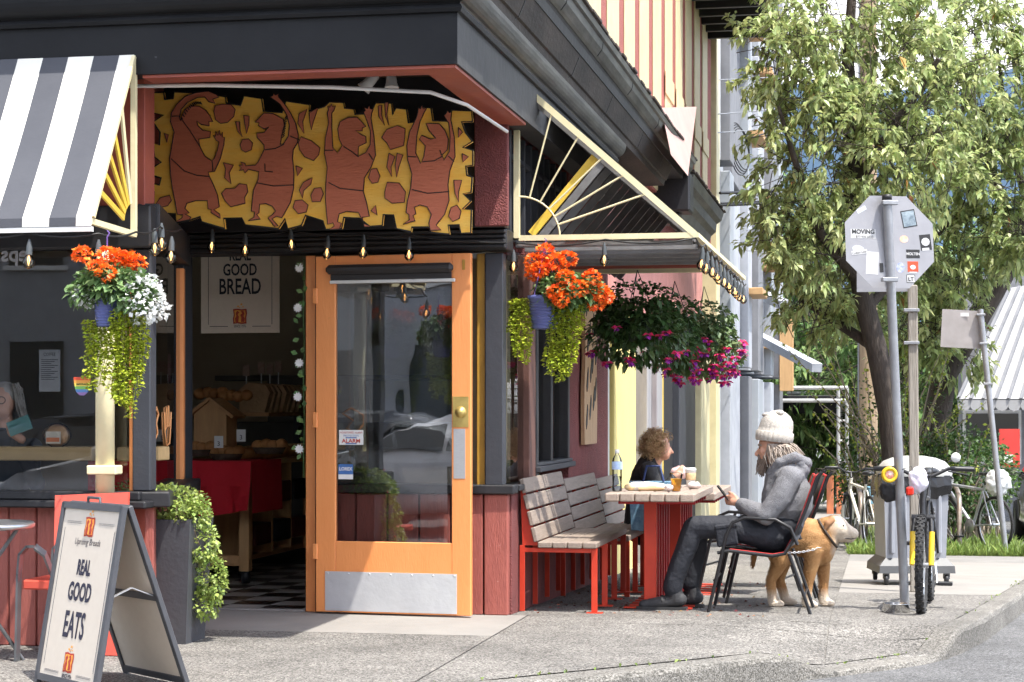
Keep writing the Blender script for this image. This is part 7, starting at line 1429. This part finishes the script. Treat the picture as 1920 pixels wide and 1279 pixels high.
for k, (px, py, d, rx, rz, lab) in enumerate(((1500, 660, 62, 3.6, 3.0, 'bright green round tree behind the sloping beams'), (1440, 560, 75, 2.2, 5.5, 'dark green tall tree beside the wrapped building'), (1560, 580, 80, 5.0, 5.5, 'dense dark tree filling the far street'), (1690, 640, 50, 4.5, 3.6, 'dense tree behind the octagonal sign and the pole'), (1840, 640, 48, 4.2, 3.4, 'dense tree behind the white awning'), (1540, 860, 118, 6, 3.6, 'far tree closing the end of the scaffold tunnel'))):
    c = q2(px, py, d); gv = gz(min(170, c[1])); base = Vector((c[0], c[1], gv))
    tree(lab, base, [(base, .3), (Vector((c[0], c[1], (gv + c[2]) / 2)), .24), (Vector(c), .12)], [], [(c, (rx, rx, rz), 220), (c + np.array([rx * .5, -rx * .3, -rz * .5]), (rx * .7, rx * .7, rz * .6), 90), (c + np.array([-rx * .5, -rx * .3, -rz * .4]), (rx * .7, rx * .7, rz * .6), 90)], TLEAF2, .24, 30, 'background_tree', .7, group='trees down the side street')
# shrubs behind the bicycles
def shrub(label, px, py, d, rx, rz, n, m, L, twiggy=0):
    c = q2(px, py, d); g_ = gz(c[1]); t = thing('shrub', label, 'shrub', (c[0], c[1], g_), group='shrubs behind the bicycles'); P, dn = ball(n, c, (rx, rx * .8, rz), .35)
    V_, F_ = leafset(P, dn + rng.normal(0, .6, dn.shape), np.full(n, L), .32, .25); np_mesh('leaves', V_, F_, m, t, kind='stuff'); b = MB()
    for i in range(26):
        e = P[rng.integers(0, n)]; b.tube([(c[0] + random.gauss(0, .15), c[1] + random.gauss(0, .1), g_), ((c[0] + e[0]) / 2, (c[1] + e[1]) / 2, (g_ + e[2]) / 2 + .2), tuple(e)], [.016, .012, .005], 5)
    for i in range(twiggy):
        a = Vector((c[0] + random.gauss(0, .2), c[1], g_ + .3)); e = Vector(c) + Vector((random.uniform(-1.5, 1.1) * rx * 1.25, -.3, random.uniform(.1, 1.5) * rz)); b.tube([a, (a + e) / 2 + Vector((0, 0, .25)), e], [.014, .011, .004], 5); s = rng.random(46) ** .7
        pts = np.array(a)[None] * ((1 - s) ** 2)[:, None] + 2 * np.array((a + e) / 2 + Vector((0, 0, .25)))[None] * (s * (1 - s))[:, None] + np.array(e)[None] * (s ** 2)[:, None]; V2_, F2_ = leafset(pts + rng.normal(0, .012, pts.shape), rng.normal(0, 1, pts.shape), np.full(46, .05), .35, .1)
        if i == 0: VV, FF = V2_, F2_
        else: FF = np.concatenate([FF, F2_ + len(VV)]); VV = np.concatenate([VV, V2_])
    if twiggy: np_mesh('sprig_leaves', VV, FF, mat('sprig_leaf', (.40, .46, .07), (.30, .38, .06), 5, .5, island=.3, sub=.3), t, kind='stuff')
    b.build('stems', mat('shrub_twig', (.32, .27, .20), (.22, .18, .13), 6, .8), t, kind='stuff')
SHD = mat('dark_shrub_leaf', (.035, .08, .02), (.07, .13, .03), 4, .5, island=.4, sub=.2)
shrub('loose twiggy shrub with yellow green sprigs behind the sign posts', 1690, 800, 25.6, .85, .9, 900, SHD, .06, 26); shrub('dense dark shrub behind the right hoop', 1800, 890, 25.4, .75, .7, 2600, SHD, .065, 4); shrub('dark shrub behind the cream bicycle', 1608, 905, 25.8, .34, .55, 700, SHD, .06, 5); shrub('shrub under the white awning at the right', 1845, 890, 27, .5, .5, 1700, mat('mid_shrub_leaf', (.07, .15, .03), (.12, .22, .05), 4, .5, island=.35, sub=.25), .06, 0); shrub('shrub behind the wheeled bin', 1735, 900, 25.2, .65, .62, 2000, SHD, .06, 6)
# utility pole and wires
up_ = PD(1628, 900, 31); up_.z = gz(18.5); t = thing('utility_pole', 'thick tan wooden utility pole behind the leaning tree trunk', 'utility pole', up_); POLE = mat('pole_wood', (.40, .30, .19), (.28, .20, .13), 5, .85, bump=.5, bsc=10, st=(6, 6, .3)); tz = PD(1628, -80, 31)
b = MB(); b.tube([up_, Vector((up_.x, up_.y, tz.z))], [.155, .13], 18); b.build('shaft', POLE, t); b = MB(); b.tube([up_ - RT * .16, Vector((up_.x, up_.y, tz.z)) - RT * .14], .02, 6); b.build('ground_wire', GALV, t)
for k, (a, c_, r_) in enumerate((((1340, 385), (1628, 352), .022), ((1352, 381), (1628, 345), .012), ((1350, 362), (1628, 330), .022), ((1330, 250), (1628, 205), .008), ((1330, 215), (1628, 170), .008), ((1320, 150), (1628, 120), .008), ((1400, 470), (1628, 455), .008), ((1405, 260), (1628, 160), .012))):
    t = thing('overhead_wire', 'overhead wire %s' % ('sagging low across the gap by the cornice end', 'just above the lowest thick wire', 'second thick wire above the cornice end', 'thin and level with the cable coil', 'thin, above the cable coil', 'thin and topmost beside the wrapped building', 'thin and lowest, beside the upper white beam', 'rising to the right out of the cable coil')[k], 'wire', PD(*a, 30), group='overhead wires'); A_, C_ = PD(*a, 27), PD(*c_, 31); b = MB(); b.tube([A_ + (C_ - A_) * s - Vector((0, 0, .25 * s * (1 - s))) for s in [i / 10 for i in range(11)]], r_, 5); b.build('cable', CABLE if r_ > .01 else GALV, t)
# white shop awning and shopfront across the side street
DA = 34.; aw2 = thing('white_awning', 'large white canvas awning with scalloped edge across the side street', 'awning', PD(1870, 765, DA)); WC = mat('white_canvas', (.31, .31, .315), (.28, .28, .285), 4, .7)
tl, tr2, bl_, br_ = PD(1893, 540, DA + 1.6), PD(2150, 500, DA + 1.6), PD(1796, 748, DA), PD(2150, 748, DA); N_ = 15
for i in range(N_):
    a0, a1 = i / N_, (i + .985) / N_; b = MB(); A1, A2, A3, A4 = bl_ + (br_ - bl_) * a0, bl_ + (br_ - bl_) * a1, tl + (tr2 - tl) * a1, tl + (tr2 - tl) * a0; dd = FW * .03; b.add([A1, A2, A3, A4, A1 + dd, A2 + dd, A3 + dd, A4 + dd], [(0, 1, 2, 3), (7, 6, 5, 4), (0, 4, 5, 1), (1, 5, 6, 2), (2, 6, 7, 3), (3, 7, 4, 0)]); b.build('canvas_panel', WC, aw2)
    b = MB(); b.bar(A1 - FW * .02, A4 - FW * .02, .05, .04); b.build('seam', GREYB, aw2)
    b = MB(); A5 = A1 - Vector((0, 0, .02)); w = (A2 - A1); b.prism([(0, 0), (1, 0), (1, -.12), (.85, -.17), (.5, -.20), (.15, -.17), (0, -.12)], A5, w, (0, 0, 1), dd); b.build('valance', WC, aw2)
sf_ = thing('shopfront', 'dark shopfront under the white awning at the right edge', 'building', PD(1900, 1000, DA + 2)); z_ = gz(20)
b = MB(); q = PD(1800, 770, DA + 2.2); q3 = PD(2300, 770, DA + 2.2); b.bar(Vector((q.x, q.y, z_ + 2.2)), Vector((q3.x, q3.y, z_ + 2.2)), .3, 4.6); b.build('wall', GREYB, sf_)
for px in (1842, 1880): b = MB(); c_ = PD(px, 815, DA + 2); b.box((-.3, 0, -.5), (.3, .1, .4), .01, Matrix.Translation(c_) @ Matrix.Rotation(A0, 4, 'Z')); w = b.build('window', mat('shop_glass', (.02, .022, .025), None, 4, .1), sf_); b = MB(); b.box((-.36, .03, -.56), (.36, .11, .46), .01, Matrix.Translation(c_) @ Matrix.Rotation(A0, 4, 'Z')); b.build('frame', PIPE, w)
t = thing('red_poster', 'bright red poster board beside the parked car', 'poster', PD(1893, 850, 30)); b = MB(); c_ = PD(1893, 838, 30); b.box((-.16, 0, -.32), (.16, .03, .28), 0, Matrix.Translation(c_) @ Matrix.Rotation(A0, 4, 'Z')); b.build('board', mat('poster_bright_red', (.62, .05, .04), (.55, .04, .03), 4, .6), t); b = MB(); b.box((-.15, -.01, -.25), (.05, 0, -.12), 0, Matrix.Translation(c_) @ Matrix.Rotation(A0, 4, 'Z')); b.build('white_block', PAPER, t)
# ---------------------------------------------------------------- cars
TINT = mat('car_glass', (.012, .014, .016), (.014, .016, .018), 3, .05, 0, spec=.8); TAIL = mat('tail_red', (.45, .01, .01), None, 5, .2); HEADL = mat('head_lamp', (.7, .72, .74), None, 5, .1)
def car(label, loc, rz, paint, suv=False, group=None):
    t = thing('parked_car', label, 'car', (0, 0, 0), 0, group=group)
    # stations along x: (x, z_bottom, z_belt, z_roof, half width belt, half width roof)
    ST = [(-2.2, .42, .80, .82, .70, .66), (-2.12, .30, .95, 1.0, .80, .70), (-1.7, .22, 1.0, 1.42 if suv else 1.18, .87, .66), (-1.0, .20, 1.0, 1.62 if suv else 1.42, .90, .62), (.0, .20, .98, 1.64 if suv else 1.46, .91, .62), (.55, .20, .97, 1.50 if suv else 1.36, .91, .64), (1.15, .20, .97, 1.02, .90, .72), (1.8, .24, .86, .89, .86, .70), (2.12, .32, .70, .73, .78, .62), (2.22, .42, .58, .60, .66, .52)]
    rings = []
    for x, zb_, zl, zr, hw, hr in ST: rings.append([(x, -hw * .92, zb_), (x, -hw, zb_ + .18), (x, -hw, (zb_ + zl) / 2 + .1), (x, -hw * .97, zl), (x, -hr, zr - .03), (x, -hr * .75, zr), (x, hr * .75, zr), (x, hr, zr - .03), (x, hw * .97, zl), (x, hw, (zb_ + zl) / 2 + .1), (x, hw, zb_ + .18), (x, hw * .92, zb_)])
    b = MB(); n = 12
    for i in range(len(rings) - 1):
        for k in range(n): k2 = (k + 1) % n; b.add([rings[i][k], rings[i][k2], rings[i + 1][k2], rings[i + 1][k]], [(0, 1, 2, 3)], True)
    b.add(rings[0], [tuple(range(n))]); b.add(rings[-1], [tuple(range(n))]); bd = b.build('body', paint, t)
    me = bd.data; bm = bmesh.new(); bm.from_mesh(me); bmesh.ops.remove_doubles(bm, verts=bm.verts, dist=.0005); bm.to_mesh(me); bm.free(); m = bd.modifiers.new('s', 'SUBSURF'); m.levels = 1; m.render_levels = 1
    def strip(pts, nm='window'): b = MB(); b.add(pts, [tuple(range(len(pts)))]); o = b.build(nm, TINT, t, world=False); so = o.modifiers.new('t', 'SOLIDIFY'); so.thickness = .012; so.offset = 1; return o
    zr = 1.52 if suv else 1.34
    for s in (-1, 1):
        strip([(-.95, s * .895, 1.03), (-.05, s * .90, 1.02), (-.05, s * .66, zr), (-.85, s * .66, zr - .02)]); strip([(.02, s * .90, 1.02), (.98, s * .88, 1.02), (.50, s * .68, zr - .06), (.02, s * .66, zr)]); strip([(-1.62, s * .86, 1.06), (-1.02, s * .89, 1.03), (-.92, s * .67, zr - .04), (-1.45, s * .68, zr - .10)])
        b = MB(); b.box((.78, s * .90, 1.0), (.94, s * 1.06, 1.12), .03); b.build('mirror', paint, t)
        for x in (-1.38, 1.38):
            b = MB(); b.lathe([(.20, -.1), (.30, -.11), (.325, -.08), (.325, .08), (.30, .11), (.20, .1)], (x, s * .82, .325), 28, ax='y'); w = b.build('tyre', TYRE, t); b = MB(); b.lathe([(0, .07), (.05, .085), (.17, .07), (.205, .10), (.205, -.1), (0, -.05)], (x, s * .82, .325), 20, ax='y', M=Matrix.Scale(s, 3, (0, 1, 0))); b.build('rim', RIM, w)
        b = MB(); b.box((2.0, s * .42, .62), (2.17, s * .76, .76), .03); b.build('headlight', HEADL, t); b = MB(); b.box((-2.2, s * .48, .78), (-2.06, s * .78, .95), .03); b.build('tail_light', TAIL, t)
    strip([(.62, -.62, zr - .02), (.62, .62, zr - .02), (1.12, .76, 1.04), (1.12, -.76, 1.04)], 'windscreen'); strip([(-1.56, -.60, zr - .08), (-1.56, .60, zr - .08), (-2.02, .66, 1.04), (-2.02, -.66, 1.04)], 'rear_window')
    b = MB(); b.box((-2.24, -.72, .40), (-2.10, .72, .56), .03); b.build('bumper', BKB, t); b = MB(); b.box((2.10, -.70, .36), (2.25, .70, .50), .03); b.build('bumper', BKB, t)
    t.location = loc; t.rotation_euler = (0, 0, rz); return t
car('dark grey off-road car parked at the right edge of view', (5.35, 17.2, gz(17.2) - .15), R(90), mat('car_grey', (.09, .085, .08), None, 2, .3, .4, coat=.6), True, 'parked cars')
car('white car parked across the road, mirrored in the door glass', (-4.1, -10.3, -.15), R(180), mat('car_white', (.75, .76, .77), None, 2, .3, 0, coat=.6), False, 'parked cars')
car('dark blue car parked beyond the white one, mirrored in the shop glass', (-6.2, -13.4, -.15), R(0), mat('car_blue', (.03, .035, .05), None, 2, .25, .3, coat=.8), False, 'parked cars')
# the row of houses on the opposite side of the road, seen only in the glass
for k, (u0, u1, h, c_) in enumerate(((-26, -15, 7, (.28, .27, .27)), (-14.8, -6.5, 8.2, (.20, .21, .23)), (-6.3, 2.5, 6.5, (.30, .29, .28)), (2.7, 12, 8, (.34, .26, .22)), (12.2, 24, 7, (.3, .3, .28)))):
    t = thing('street_house', 'house front across the road, %s, mirrored in the shop glass' % ('leftmost grey', 'tall slate grey', 'low grey', 'brown', 'rightmost pale')[k], 'house', ((u0 + u1) / 2, -28, -.15), group='houses across the road'); b = MB(); b.box((u0, -34, -.15), (u1, -27, h), .02); b.build('wall', mat('house%d' % k, tuple(min(.8, x * 1.7) for x in c_), tuple(x * 1.45 for x in c_), 2, .8), t)
    n = int((u1 - u0) / 2.2)
    for i in range(n):
        for z in (1.0, 4.1): x = u0 + 1.1 + i * 2.2; b = MB(); b.box((x - .55, -27.0, z), (x + .55, -26.93, z + 1.7), .01); w = b.build('window', TINT, t); b = MB(); b.box((x - .65, -26.99, z - .1), (x + .65, -26.9, z - .01), .01); b.build('sill', PAPER, w)

# ---------------------------------------------------------------- wooded mountain beyond the end of the street, blue haze painted into its colour
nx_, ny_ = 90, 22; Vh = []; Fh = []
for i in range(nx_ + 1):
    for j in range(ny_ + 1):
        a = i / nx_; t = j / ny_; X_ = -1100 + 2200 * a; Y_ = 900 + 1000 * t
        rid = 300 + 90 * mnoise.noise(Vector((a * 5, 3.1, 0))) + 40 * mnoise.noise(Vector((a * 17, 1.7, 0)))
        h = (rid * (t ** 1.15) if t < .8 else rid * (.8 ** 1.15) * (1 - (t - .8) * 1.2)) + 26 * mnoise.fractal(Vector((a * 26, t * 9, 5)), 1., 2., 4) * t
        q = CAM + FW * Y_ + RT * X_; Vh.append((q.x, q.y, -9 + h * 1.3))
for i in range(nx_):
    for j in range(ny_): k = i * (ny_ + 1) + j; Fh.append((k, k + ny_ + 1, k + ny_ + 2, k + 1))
b = MB(); b.add(Vh, Fh, True); tag(b.build('hills', mat('hazy_forest', (.045, .075, .115), (.06, .095, .14), .01, .95, det=9, spec=.05)), kind='structure')
